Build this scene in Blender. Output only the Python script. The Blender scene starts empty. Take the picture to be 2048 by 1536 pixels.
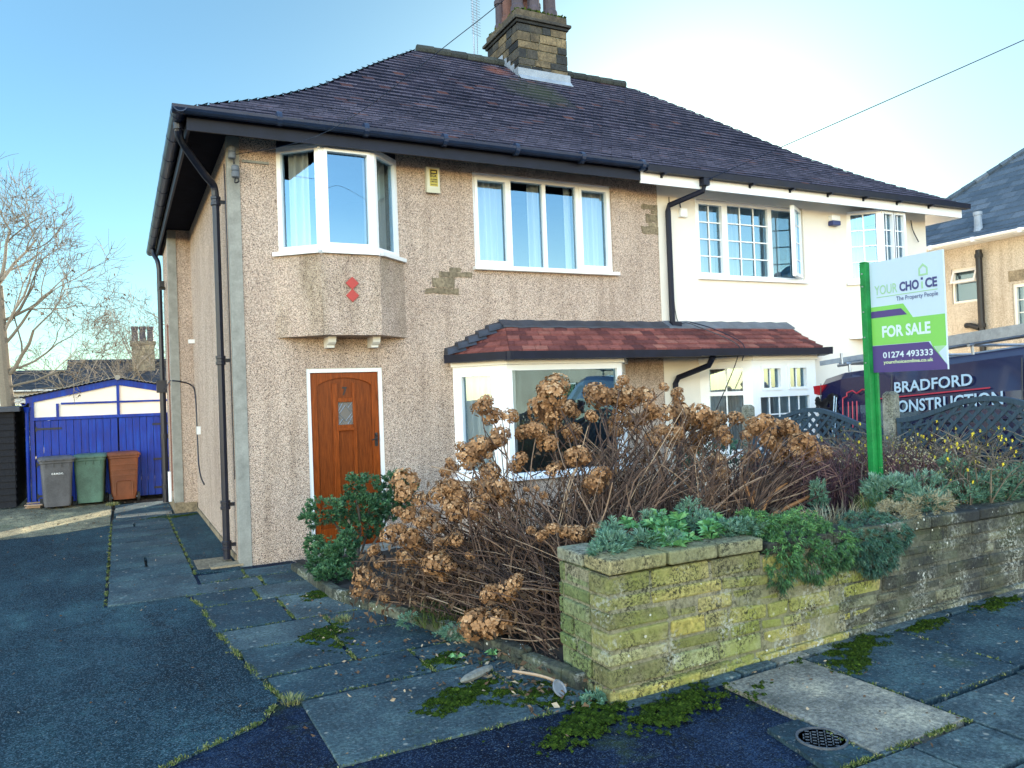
import bpy, math, random
from mathutils import Vector, Matrix
random.seed(7)
R = math.radians
scene = bpy.context.scene
COL = scene.collection

# ------------------------------------------------------------------ camera
F_PX, YAW, PITCH, ROLL = 1558.0, 0.467828, 0.0143909, 0.0373291
cam_d = bpy.data.cameras.new("camera")
cam_d.sensor_width = 36.0
cam_d.lens = F_PX / 2048.0 * 36.0
cam_d.clip_end = 2000.0
cam = bpy.data.objects.new("camera", cam_d)
COL.objects.link(cam)
fw = Vector((math.sin(YAW) * math.cos(PITCH), math.cos(YAW) * math.cos(PITCH), math.sin(PITCH)))
rt0 = Vector((math.cos(YAW), -math.sin(YAW), 0))
dn0 = fw.cross(rt0)
rt = rt0 * math.cos(ROLL) + dn0 * math.sin(ROLL)
dn = dn0 * math.cos(ROLL) - rt0 * math.sin(ROLL)
m = Matrix.Identity(4)
m.col[0][:3] = rt
m.col[1][:3] = -dn
m.col[2][:3] = -fw
m.col[3][:3] = (-1.1076, -8.7114, 1.70)
cam.matrix_world = m
scene.camera = cam

# ------------------------------------------------------------------ sky, sun, exposure
SUN_AZ, SUN_EL = R(40), R(15)
world = bpy.data.worlds.new("World")
scene.world = world
world.use_nodes = True
wt = world.node_tree
bg = wt.nodes["Background"]
sky = wt.nodes.new("ShaderNodeTexSky")
sky.sky_type = 'NISHITA'
sky.sun_disc = False
sky.sun_elevation = SUN_EL
sky.sun_rotation = SUN_AZ
sky.air_density = 1.0
sky.dust_density = 0.6
sky.ozone_density = 1.0
# added gain brightens the sky away from the sun to light the shaded fronts
tc = wt.nodes.new("ShaderNodeTexCoord")
dot = wt.nodes.new("ShaderNodeVectorMath"); dot.operation = 'DOT_PRODUCT'
wt.links.new(tc.outputs["Generated"], dot.inputs[0])
dot.inputs[1].default_value = (-math.sin(R(20)), -math.cos(R(20)), 0.35)
mr = wt.nodes.new("ShaderNodeMapRange"); mr.interpolation_type = 'SMOOTHSTEP'
wt.links.new(dot.outputs["Value"], mr.inputs["Value"])
mr.inputs["From Min"].default_value = -0.75; mr.inputs["From Max"].default_value = 0.55
mr.inputs["To Min"].default_value = 0.0; mr.inputs["To Max"].default_value = 1.0
gain = wt.nodes.new("ShaderNodeMix"); gain.data_type = 'RGBA'
wt.links.new(mr.outputs["Result"], gain.inputs[0])
gain.inputs[6].default_value = (.42, .66, .74, 1)
# the added gain is warm low down opposite the sun, near neutral above
sz = wt.nodes.new("ShaderNodeSeparateXYZ"); wt.links.new(tc.outputs["Generated"], sz.inputs[0])
mz_ = wt.nodes.new("ShaderNodeMapRange"); wt.links.new(sz.outputs[2], mz_.inputs["Value"])
mz_.inputs["From Min"].default_value = 0.03; mz_.inputs["From Max"].default_value = 0.24
low = wt.nodes.new("ShaderNodeMix"); low.data_type = 'RGBA'
wt.links.new(mz_.outputs["Result"], low.inputs[0])
low.inputs[6].default_value = (5.6, 4.2, 2.9, 1)
low.inputs[7].default_value = (3.0, 2.95, 2.8, 1)
wt.links.new(low.outputs[2], gain.inputs[7])
mul = wt.nodes.new("ShaderNodeMix"); mul.data_type = 'RGBA'; mul.blend_type = 'MULTIPLY'
mul.inputs[0].default_value = 1.0
wt.links.new(sky.outputs["Color"], mul.inputs[6])
wt.links.new(gain.outputs[2], mul.inputs[7])
# added factor dims the sky round the sun so that side clips less
dot2 = wt.nodes.new("ShaderNodeVectorMath"); dot2.operation = 'DOT_PRODUCT'
wt.links.new(tc.outputs["Generated"], dot2.inputs[0])
dot2.inputs[1].default_value = (math.sin(SUN_AZ) * math.cos(SUN_EL), math.cos(SUN_AZ) * math.cos(SUN_EL), math.sin(SUN_EL))
mr2 = wt.nodes.new("ShaderNodeMapRange"); mr2.interpolation_type = 'SMOOTHSTEP'
wt.links.new(dot2.outputs["Value"], mr2.inputs["Value"])
mr2.inputs["From Min"].default_value = 0.55; mr2.inputs["From Max"].default_value = 1.0
mr2.inputs["To Min"].default_value = 1.0; mr2.inputs["To Max"].default_value = 0.60
mul2 = wt.nodes.new("ShaderNodeVectorMath"); mul2.operation = 'SCALE'
wt.links.new(mul.outputs[2], mul2.inputs[0]); wt.links.new(mr2.outputs["Result"], mul2.inputs["Scale"])
wt.links.new(mul2.outputs["Vector"], bg.inputs["Color"])
bg.inputs["Strength"].default_value = 0.1
sun_d = bpy.data.lights.new("sun", 'SUN')
sun_d.energy = 5.0
sun_d.angle = R(0.5)
sun_d.color = (1.0, 0.86, 0.66)
sun = bpy.data.objects.new("sun", sun_d)
COL.objects.link(sun)
sdir = Vector((math.sin(SUN_AZ) * math.cos(SUN_EL), math.cos(SUN_AZ) * math.cos(SUN_EL), math.sin(SUN_EL)))
sun.rotation_euler = sdir.to_track_quat('Z', 'Y').to_euler()
sun.location = sdir * 60
scene.view_settings.view_transform = 'Standard'
scene.view_settings.look = 'None'
scene.view_settings.gamma = 1.0
scene.view_settings.exposure = 1.85

# ------------------------------------------------------------------ material kit
class NT:
    def __init__(s, name):
        s.m = bpy.data.materials.new(name); s.m.use_nodes = True
        s.t = s.m.node_tree; s.t.nodes.clear()
        s.out = s.t.nodes.new("ShaderNodeOutputMaterial")
        s._c = None
    def n(s, kind): return s.t.nodes.new(kind)
    def put(s, sock, v):
        if hasattr(v, "is_linked"): s.t.links.new(v, sock)
        elif v is not None:
            if sock.type == 'RGBA' and len(v) == 3: v = (*v, 1)
            sock.default_value = v
    def co(s, scale=(1, 1, 1), kind="Object", rot=(0, 0, 0)):
        if s._c is None: s._c = s.n("ShaderNodeTexCoord")
        mp = s.n("ShaderNodeMapping"); mp.inputs["Scale"].default_value = scale; mp.inputs["Rotation"].default_value = rot
        s.t.links.new(s._c.outputs[kind], mp.inputs[0]); return mp.outputs[0]
    def noise(s, scale, detail=4, rough=.55, co=None, dist=0, out=0):
        x = s.n("ShaderNodeTexNoise"); x.inputs["Scale"].default_value = scale
        x.inputs["Detail"].default_value = detail; x.inputs["Roughness"].default_value = rough; x.inputs["Distortion"].default_value = dist
        s.t.links.new(co or s.co(), x.inputs["Vector"]); return x.outputs[out]
    def voro(s, scale, co=None, feature='F1', out="Distance", rnd=1):
        x = s.n("ShaderNodeTexVoronoi"); x.feature = feature; x.inputs["Scale"].default_value = scale
        x.inputs["Randomness"].default_value = rnd
        s.t.links.new(co or s.co(), x.inputs["Vector"]); return x.outputs[out]
    def ramp(s, f, stops, interp='LINEAR'):
        x = s.n("ShaderNodeValToRGB"); r = x.color_ramp; r.interpolation = interp
        while len(r.elements) < len(stops): r.elements.new(.5)
        for e, (p, c) in zip(r.elements, stops):
            e.position = p; e.color = (*c, 1) if hasattr(c, "__len__") and len(c) == 3 else ((c, c, c, 1) if not hasattr(c, "__len__") else c)
        s.put(x.inputs[0], f); return x.outputs[0]
    def mix(s, f, a, b, mode='MIX'):
        x = s.n("ShaderNodeMix"); x.data_type = 'RGBA'; x.blend_type = mode; x.clamp_factor = True
        s.put(x.inputs[0], f); s.put(x.inputs[6], a); s.put(x.inputs[7], b); return x.outputs[2]
    def math(s, op, a, b=None, clamp=False):
        x = s.n("ShaderNodeMath"); x.operation = op; x.use_clamp = clamp
        s.put(x.inputs[0], a)
        if b is not None: s.put(x.inputs[1], b)
        return x.outputs[0]
    def sep(s, v):
        x = s.n("ShaderNodeSeparateXYZ"); s.put(x.inputs[0], v); return x.outputs
    def attr(s, name="rnd", out="Fac"):
        x = s.n("ShaderNodeAttribute"); x.attribute_name = name; return x.outputs[out]
    def bump(s, h, strength=.5, dist=.01, normal=None):
        x = s.n("ShaderNodeBump"); x.inputs["Strength"].default_value = strength; x.inputs["Distance"].default_value = dist
        s.put(x.inputs["Height"], h)
        if normal is not None: s.put(x.inputs["Normal"], normal)
        return x.outputs[0]
    def bsdf(s, col, rough=.8, normal=None, metal=0, spec=.5, coat=0, **kw):
        x = s.n("ShaderNodeBsdfPrincipled")
        s.put(x.inputs["Base Color"], col); s.put(x.inputs["Roughness"], rough); s.put(x.inputs["Metallic"], metal)
        s.put(x.inputs["Specular IOR Level"], spec)
        if coat: x.inputs["Coat Weight"].default_value = coat; x.inputs["Coat Roughness"].default_value = .05
        if normal is not None: s.put(x.inputs["Normal"], normal)
        return x.outputs[0]
    def done(s, sh): s.t.links.new(sh, s.out.inputs[0]); return s.m

def simple(name, col, rough=.6, var=.25, scale=6, bump=0, metal=0, spec=.5, fine=60, coat=0):
    t = NT(name)
    a = t.noise(scale, 5, .6); b = t.noise(fine, 2)
    f = t.math('ADD', t.math('MULTIPLY', a, .7), t.math('MULTIPLY', b, .3))
    c = t.ramp(f, [(.3, tuple(x * (1 - var) for x in col)), (.7, tuple(min(1, x * (1 + var)) for x in col))])
    nm = t.bump(b, bump, .004) if bump else None
    return t.done(t.bsdf(c, rough, nm, metal, spec, coat))

def pebble(name, cols, scale=46, stain=None, tint=None):
    t = NT(name)
    co = t.co()
    col = t.voro(scale, co, out="Color")
    f = t.sep(col)[0]
    c = t.ramp(f, cols, 'CONSTANT')
    big = t.noise(1.3, 4, .6, t.co((1, 1, .6)))
    c = t.mix(.55, c, t.ramp(big, [(.32, (.72, .68, .66)), (.62, (1.0, 1.0, 1.0))]), 'MULTIPLY')
    if stain:
        z = t.noise(2.2, 5, .65, t.co((1.0, 1, .25)))
        c = t.mix(t.ramp(z, [(.42, 0.0), (.68, .8)]), c, stain, 'MULTIPLY')
    sk = t.noise(1.0, 5, .6, t.co((5.5, 5.5, .45)))
    c = t.mix(t.ramp(sk, [(.50, 0.0), (.70, .42)]), c, (.46, .42, .38), 'MULTIPLY')
    d = t.voro(scale, co)
    nm = t.bump(t.math('SUBTRACT', 1.0, d), .55, .012)
    return t.done(t.bsdf(c, .9, nm, spec=.25))

MAT = {}
PB = [(0, (.040, .030, .034)), (.17, (.18, .12, .095)), (.30, (.53, .39, .30)), (.5, (.71, .54, .425)), (.8, (.84, .69, .565))]
MAT['pebble'] = pebble("pebbledash", PB, 215)
MAT['pebble_stained'] = pebble("pebbledash_stained", PB, 215, stain=(.50, .50, .40))
MAT['pebble_cream'] = pebble("pebbledash_cream", [(0, (.34, .28, .20)), (.22, (.52, .44, .34)), (.55, (.66, .575, .46)), (.8, (.80, .72, .59))], 170)
MAT['render'] = simple("white_render", (.81, .745, .65), .85, .05, 2.5, .25)
MAT['upvc'] = simple("white_plastic", (.86, .87, .88), .35, .03, 3)
MAT['paint_white'] = simple("white_paint", (.80, .80, .78), .45, .06, 5)
MAT['concrete'] = simple("concrete", (.27, .265, .235), .9, .3, 7, .4)
MAT['black_plastic'] = simple("black_plastic", (.008, .011, .024), .35, .3, 8, spec=.4)
MAT['fascia_black'] = simple("black_paint", (.006, .008, .020), .5, .4, 5, spec=.25)
MAT['gutter_lit'] = simple("blue_lit_gutter", (.014, .026, .060), .35, .3, 5, spec=.35)  # blue skylight on the dark gutter is put into its colour
MAT['soffit'] = simple("dark_soffit", (.010, .011, .018), .95, .3, 5, spec=.05)
MAT['lead'] = simple("lead", (.10, .115, .14), .55, .4, 4, .2)
MAT['lead_light'] = simple("light_lead", (.24, .28, .33), .5, .35, 5, .2)
MAT['felt'] = simple("roofing_felt", (.035, .04, .055), .6, .5, 5, .4)
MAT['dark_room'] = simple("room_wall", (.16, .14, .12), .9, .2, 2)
MAT['rubber'] = simple("rubber", (.02, .02, .02), .8, .2, 8)
MAT['steel'] = simple("galvanised_steel", (.35, .37, .40), .45, .25, 10, metal=.8)
MAT['iron'] = simple("black_iron", (.007, .007, .009), .5, .4, 20, .3)
MAT['cover_iron'] = simple("worn_cover_iron", (.07, .08, .095), .5, .5, 18, .4)
MAT['terracotta'] = simple("terracotta", (.13, .06, .045), .8, .4, 6, .3)
MAT['pot_dark'] = simple("sooty_clay", (.055, .042, .052), .7, .45, 6, .3)
MAT['brown_pipe'] = simple("brown_pipe", (.20, .075, .05), .5, .3, 9)

def glass():
    t = NT("window_glass")
    fr = t.n("ShaderNodeFresnel"); fr.inputs["IOR"].default_value = 1.5
    f = t.math('ADD', t.math('MULTIPLY', fr.outputs[0], 3.0), .17, True)
    g = t.n("ShaderNodeBsdfGlossy"); g.inputs["Roughness"].default_value = 0.0; g.inputs["Color"].default_value = (.34, .56, .74, 1)
    g.inputs["Normal"].default_value = (0, 0, 0)
    wav = t.noise(1.1, 2, .5)
    nm = t.bump(wav, .05, .02); t.t.links.new(nm, g.inputs["Normal"])
    tr = t.n("ShaderNodeBsdfTransparent"); tr.inputs["Color"].default_value = (.88, .92, .92, 1)
    mx = t.n("ShaderNodeMixShader"); t.put(mx.inputs[0], f)
    t.t.links.new(tr.outputs[0], mx.inputs[1]); t.t.links.new(g.outputs[0], mx.inputs[2])
    return t.done(mx.outputs[0])
MAT['glass'] = glass()

def curtain(name, col):
    t = NT(name)
    c = t.ramp(t.noise(2, 3, .5, t.co((6, 6, .4))), [(.3, tuple(x * .85 for x in col)), (.7, col)])
    return t.done(t.bsdf(c, .9, spec=.1))
MAT['curtain'] = curtain("curtain", (.78, .80, .80))
MAT['blind'] = curtain("blind", (.50, .50, .52))

def asphalt(name, a, b, speck, scale=140, moss=0.0):
    t = NT(name)
    co = t.co()
    big = t.noise(.9, 6, .68, co)
    c = t.ramp(big, [(.34, a), (.64, b)])
    pt_ = t.noise(.42, 4, .6, t.co((1, 1, 1), rot=(0, 0, 1.1)), .6)
    c = t.mix(.9, c, t.ramp(pt_, [(.36, (.55, .58, .62)), (.5, (.95, .95, .95)), (.64, (1.7, 1.65, 1.5))]), 'MULTIPLY')
    wr_ = t.noise(3.2, 6, .7, t.co((1, .35, 1), rot=(0, 0, .35)))
    c = t.mix(.75, c, t.ramp(wr_, [(.34, (.42, .48, .54)), (.52, (1, 1, 1)), (.66, (2.0, 1.85, 1.6))]), 'MULTIPLY')
    mid = t.noise(11, 6, .75, co)
    c = t.mix(.8, c, t.ramp(mid, [(.34, (.45, .47, .5)), (.5, (.95, .95, .95)), (.66, (1.6, 1.5, 1.4))]), 'MULTIPLY')
    cr = t.n('ShaderNodeTexVoronoi'); cr.feature = 'DISTANCE_TO_EDGE'; cr.inputs['Scale'].default_value = .55
    wv_ = t.n('ShaderNodeVectorMath'); wv_.operation = 'ADD'; t.t.links.new(co, wv_.inputs[0]); t.t.links.new(t.noise(2.5, 5, .7, co, out=1), wv_.inputs[1]); t.t.links.new(wv_.outputs[0], cr.inputs['Vector'])
    c = t.mix(t.ramp(cr.outputs['Distance'], [(.004, .75), (.010, 0.0)]), c, (.008, .011, .012))
    v = t.voro(scale, co, out="Color"); r = t.sep(v)[0]
    c = t.mix(t.ramp(r, [(0, 0.0), (.80, 0.0), (.82, .55), (1, .9)], 'CONSTANT'), c, speck)
    c = t.mix(t.ramp(r, [(0, .75), (.25, .75), (.27, 0.0)], 'CONSTANT'), c, tuple(x * .35 for x in a))
    # scattered bits of leaf and grit, a few centimetres long
    d = t.voro(13, t.co((1, 1.7, 1)))
    c = t.mix(t.ramp(d, [(.055, .55), (.075, 0.0)]), c, (.42, .38, .30))
    if moss:
        g = t.noise(1.6, 6, .7, t.co((1, 1, 1)))
        c = t.mix(t.ramp(g, [(.56, 0.0), (.70, moss)]), c, (.07, .10, .018))
    h = t.math('ADD', t.voro(scale, co), t.math('MULTIPLY', mid, 1.4))
    return t.done(t.bsdf(c, t.ramp(mid, [(.3, .62), (.7, .9)]), t.bump(h, .6, .006), spec=.10))
MAT['drive'] = asphalt("worn_tarmac", (.011, .031, .045), (.026, .060, .076), (.12, .18, .21), 150)
MAT['footway'] = asphalt("dark_tarmac", (.004, .011, .030), (.009, .020, .047), (.06, .09, .13), 160, .5)
MAT['yard'] = asphalt("worn_yard_concrete", (.15, .145, .10), (.27, .25, .17), (.38, .35, .25), 120, .3)
MAT['ground'] = asphalt("ground", (.06, .06, .055), (.09, .09, .08), (.16, .16, .15), 60)

def flag():
    t = NT("flagstone")
    co = t.co()
    r = t.attr()
    c = t.ramp(r, [(0, (.022, .046, .062)), (.35, (.042, .077, .093)), (.7, (.080, .112, .120)), (1, (.30, .27, .215))])
    big = t.noise(2.2, 6, .68, co)
    c = t.mix(.85, c, t.ramp(big, [(.34, (.38, .42, .46)), (.5, (.9, .9, .9)), (.64, (1.7, 1.6, 1.4))]), 'MULTIPLY')
    f = t.noise(45, 6, .8, co)
    c = t.mix(.9, c, t.ramp(f, [(.36, (.35, .35, .35)), (.5, (.95, .95, .95)), (.64, (1.8, 1.75, 1.65))]), 'MULTIPLY')
    gr = t.sep(t.voro(110, co, out='Color'))[0]
    c = t.mix(t.ramp(gr, [(0, 0.0), (.94, 0.0), (.945, .4)], 'CONSTANT'), c, (.20, .22, .22))
    li = t.voro(9, co, out="Distance")
    c = t.mix(t.ramp(t.math('ADD', li, t.math('MULTIPLY', f, .12)), [(.14, .75), (.20, 0.0)]), c, (.33, .32, .27))
    g = t.noise(1.9, 6, .7, t.co((1, 1, 1), rot=(0, 0, .7)))
    c = t.mix(t.ramp(g, [(.60, 0.0), (.74, .55)]), c, (.05, .075, .018))
    return t.done(t.bsdf(c, t.ramp(big, [(.3, .55), (.7, .85)]), t.bump(t.math('ADD', f, t.math('MULTIPLY', big, .8)), .8, .008), spec=.14))
MAT['flag'] = flag()

def stone(name, stops, algae=None, lichen=.0, soot=0.0, scale=1.0):
    t = NT(name)
    co = t.co((scale,) * 3)
    c = t.ramp(t.attr(), stops)
    n1 = t.noise(5, 6, .7, co); n2 = t.noise(34, 5, .75, co)
    c = t.mix(.8, c, t.ramp(n1, [(.28, (.5, .5, .48)), (.7, (1.3, 1.28, 1.2))]), 'MULTIPLY')
    c = t.mix(.85, c, t.ramp(n2, [(.33, (.35, .35, .35)), (.5, (.95, .95, .95)), (.7, (1.4, 1.4, 1.35))]), 'MULTIPLY')
    if algae:
        g = t.noise(1.7, 5, .65, co)
        c = t.mix(t.ramp(g, [(.40, 0.0), (.64, .7)]), c, algae)
        blk = t.math('MULTIPLY', t.ramp(t.noise(55, 6, .8, co), [(.49, 0.0), (.55, .92)]), t.ramp(t.noise(4.5, 4, .65, co), [(.40, 0.0), (.58, 1.0)]))
        c = t.mix(blk, c, (.022, .022, .016))
        gl = t.math('MULTIPLY', t.ramp(t.noise(38, 5, .75, co), [(.50, 0.0), (.57, .8)]), t.ramp(t.noise(2.7, 4, .6, t.co((1, 1, 1), rot=(.5, .3, .9))), [(.50, 0.0), (.62, 1.0)]))
        c = t.mix(gl, c, (.40, .41, .36))
    if soot:
        s_ = t.noise(2.6, 5, .7, co, 0.4)
        c = t.mix(t.ramp(s_, [(.45, 0.0), (.62, soot)]), c, (.022, .024, .028))
    if lichen:
        v = t.voro(17, t.co((1, 1, 1)), out="Distance")
        w = t.math('ADD', v, t.math('MULTIPLY', t.noise(22, 3, .7, co), .35))
        big = t.noise(1.2, 3, .6, t.co((1, 1, 2)))
        k = t.math('MULTIPLY', t.ramp(w, [(.27, 1.0), (.31, 0.0)]), t.ramp(big, [(.42, 0.0), (.6, lichen)]))
        c = t.mix(k, c, (.62, .62, .56))
    return t.done(t.bsdf(c, .92, t.bump(t.math('ADD', n2, n1), .7, .012), spec=.2))
MAT['wall_stone'] = stone("mossy_wall_stone", [(0, (.13, .12, .07)), (.3, (.25, .235, .12)), (.6, (.34, .30, .14)), (.8, (.42, .34, .11)), (1, (.33, .34, .24))], (.22, .25, .045), .9)
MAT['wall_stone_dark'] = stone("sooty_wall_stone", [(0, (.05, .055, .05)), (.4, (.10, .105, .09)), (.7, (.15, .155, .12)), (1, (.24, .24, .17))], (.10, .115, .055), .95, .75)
MAT['wall_stone_green'] = stone("green_wall_stone", [(0, (.12, .14, .07)), (.5, (.19, .22, .10)), (1, (.27, .29, .17))], (.13, .19, .065), .5)
MAT['coping'] = stone("coping_stone", [(0, (.20, .20, .13)), (.4, (.31, .28, .16)), (.75, (.38, .31, .16)), (1, (.30, .30, .23))], (.20, .21, .09), .4)
MAT['mortar'] = stone("mortar", [(0, (.25, .23, .16)), (1, (.31, .28, .20))], (.16, .17, .08), .2)
MAT['mortar_dark'] = stone("dark_mortar", [(0, (.12, .12, .10)), (1, (.16, .155, .12))], (.08, .09, .05), .2, .4)
MAT['chimney_stone'] = stone("chimney_stone", [(0, (.022, .025, .030)), (.4, (.055, .06, .065)), (.7, (.14, .115, .08)), (1, (.24, .19, .12))], None, 0, .5)
MAT['bare_stone'] = stone("bare_stone", [(0, (.24, .19, .13)), (1, (.36, .29, .20))], None, 0, .3)
MAT['soil'] = simple("soil", (.022, .017, .013), .95, .6, 10, .8)

def tiles(name, stops, moss_at=None, rough=.8, spec=.08):
    t = NT(name)
    co = t.co()
    c = t.ramp(t.attr(), stops)
    n = t.noise(1.6, 6, .65, co)
    c = t.mix(.6, c, t.ramp(n, [(.3, (.55, .55, .6)), (.7, (1.25, 1.2, 1.2))]), 'MULTIPLY')
    f = t.noise(30, 4, .7, co)
    c = t.mix(.7, c, t.ramp(f, [(.3, (.5, .5, .5)), (.7, (1.35, 1.35, 1.35))]), 'MULTIPLY')
    if moss_at:
        for (p, rad, colr, k) in moss_at:
            x = t.n("ShaderNodeVectorMath"); x.operation = 'DISTANCE'
            t.t.links.new(co, x.inputs[0]); x.inputs[1].default_value = p
            dd = t.math('ADD', x.outputs["Value"], t.math('MULTIPLY', t.noise(2.5, 5, .7, co), rad * 1.3))
            c = t.mix(t.ramp(t.math('DIVIDE', dd, rad * 2), [(.45, k), (.85, 0.0)]), c, colr)
    return t.done(t.bsdf(c, rough, t.bump(f, .4, .005), spec=spec))
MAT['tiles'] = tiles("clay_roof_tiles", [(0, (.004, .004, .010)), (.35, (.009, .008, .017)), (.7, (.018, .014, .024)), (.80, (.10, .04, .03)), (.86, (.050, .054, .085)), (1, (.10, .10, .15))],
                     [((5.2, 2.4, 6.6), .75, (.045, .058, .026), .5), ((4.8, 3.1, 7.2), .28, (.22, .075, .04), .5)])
MAT['ridge_tile'] = tiles("ridge_tiles", [(0, (.03, .035, .04)), (1, (.075, .085, .075))])
MAT['tiles_red'] = tiles("red_roof_tiles", [(0, (.10, .04, .04)), (.4, (.20, .07, .06)), (.8, (.28, .10, .08)), (1, (.34, .15, .11))],
                         [((5.95, -.3, 2.35), .16, (.07, .085, .035), .75)])
MAT['slates'] = tiles("grey_slates", [(0, (.05, .075, .10)), (.5, (.085, .115, .145)), (1, (.15, .18, .21))], None, .5, .3)
MAT['slates_dark'] = tiles("dark_slates", [(0, (.025, .032, .042)), (1, (.07, .08, .10))], None, .55)
MAT['orange_tiles'] = tiles("orange_tiles", [(0, (.22, .09, .06)), (1, (.40, .17, .11))])

def wood(name, a, b, rough=.35):
    t = NT(name)
    g = t.noise(9, 6, .65, t.co((9, 9, .6)), .3)
    c = t.ramp(g, [(.3, a), (.7, b)])
    f = t.noise(60, 3, .6, t.co((4, 4, .12)))
    c = t.mix(.5, c, t.ramp(f, [(.35, (.55, .5, .45)), (.6, (1.15, 1.15, 1.15))]), 'MULTIPLY')
    return t.done(t.bsdf(c, rough, t.bump(f, .25, .003), spec=.15))
MAT['oak'] = wood("varnished_oak", (.13, .026, .004), (.32, .068, .010))
MAT['oak_dark'] = wood("dark_varnished_oak", (.10, .021, .004), (.25, .055, .009))
MAT['shed_wood'] = wood("dark_shed_boards", (.010, .011, .016), (.022, .022, .026), .7)
MAT['fence_wood'] = wood("grey_blue_fence_paint", (.03, .055, .085), (.055, .09, .125), .6)
MAT['post_green'] = simple("green_paint", (.010, .20, .045), .55, .35, 9, .2, spec=.3)
MAT['blue_paint'] = NT and simple("blue_gloss_paint", (.003, .026, .27), .35, .3, 3, spec=.2)
def faded():
    t = NT("faded_blue_gloss_paint")
    a = t.noise(3, 6, .7, t.co((7, 7, .55))); b = t.noise(2.2, 5, .65); f = t.noise(50, 4, .7)
    c = t.ramp(t.math('ADD', t.math('MULTIPLY', a, .65), t.math('MULTIPLY', b, .35)), [(.36, (.002, .014, .17)), (.52, (.004, .032, .30)), (.66, (.012, .075, .42))])
    c = t.mix(t.ramp(f, [(.62, 0.0), (.68, .5)]), c, (.05, .06, .10))
    return t.done(t.bsdf(c, t.ramp(a, [(.3, .3), (.7, .6)]), spec=.25))
MAT['blue_paint'] = faded()
MAT['cream_panel'] = simple("cream_panel", (.86, .79, .68), .7, .06, 4)

def by_attr(name, stops, rough=.7, spec=.3, var=True):
    t = NT(name)
    c = t.ramp(t.attr(), stops)
    if var:
        n = t.noise(40, 3, .6)
        c = t.mix(.5, c, t.ramp(n, [(.3, (.7, .7, .7)), (.7, (1.2, 1.2, 1.2))]), 'MULTIPLY')
    return t.done(t.bsdf(c, rough, spec=spec))
MAT['petal'] = by_attr("dry_petals", [(0, (.065, .032, .016)), (.3, (.21, .105, .048)), (.65, (.41, .225, .11)), (1, (.66, .42, .23))], .8, .15)
MAT['stem'] = by_attr("dry_stems", [(0, (.020, .013, .011)), (.4, (.075, .044, .033)), (.75, (.20, .125, .085)), (1, (.46, .33, .22))], .75, .2)
MAT['stem_purple'] = by_attr("purple_stems", [(0, (.03, .016, .024)), (.5, (.10, .048, .06)), (1, (.20, .12, .11))], .7, .2)
MAT['stem_grey'] = by_attr("grey_stems", [(0, (.06, .05, .04)), (1, (.26, .22, .17))], .8, .2)
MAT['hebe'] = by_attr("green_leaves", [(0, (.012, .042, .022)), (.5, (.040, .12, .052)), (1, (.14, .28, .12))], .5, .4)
MAT['silver_leaf'] = by_attr("silver_leaves", [(0, (.03, .08, .05)), (.5, (.09, .20, .13)), (1, (.23, .36, .27))], .65, .3)
MAT['dark_leaf'] = by_attr("dark_leaves", [(0, (.008, .03, .024)), (.5, (.030, .090, .060)), (1, (.11, .25, .15))], .5, .4)
MAT['green_cushion'] = by_attr("green_cushion_leaves", [(0, (.008, .03, .018)), (.5, (.045, .13, .042)), (.8, (.12, .28, .075)), (1, (.20, .40, .11))], .5, .4)
MAT['rosette'] = by_attr("rosette_leaves", [(0, (.03, .11, .035)), (.6, (.09, .26, .09)), (1, (.20, .40, .16))], .5, .4)
MAT['grass'] = by_attr("grass_blades", [(0, (.035, .06, .015)), (.6, (.10, .145, .03)), (1, (.30, .28, .12))], .6, .3)
MAT['dry_grass'] = by_attr("dry_grass", [(0, (.14, .11, .06)), (1, (.44, .40, .26))], .8, .2)
MAT['bark'] = by_attr("pale_bark", [(0, (.12, .10, .075)), (.6, (.24, .20, .15)), (1, (.38, .32, .25))], .85, .2)
MAT['yellow_flower'] = by_attr("yellow_petals", [(0, (.55, .42, .02)), (1, (.80, .68, .06))], .6, .3)
MAT['bush_leaf'] = by_attr("bush_leaves", [(0, (.03, .05, .012)), (.6, (.10, .13, .025)), (1, (.24, .25, .05))], .6, .3)
MAT['moss'] = by_attr("moss", [(0, (.012, .024, .003)), (.6, (.038, .066, .006)), (1, (.10, .14, .016))], .95, .1)
MAT['leaf_litter'] = by_attr("leaf_litter", [(0, (.05, .03, .02)), (.6, (.16, .10, .06)), (1, (.40, .32, .22))], .85, .2)

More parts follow.
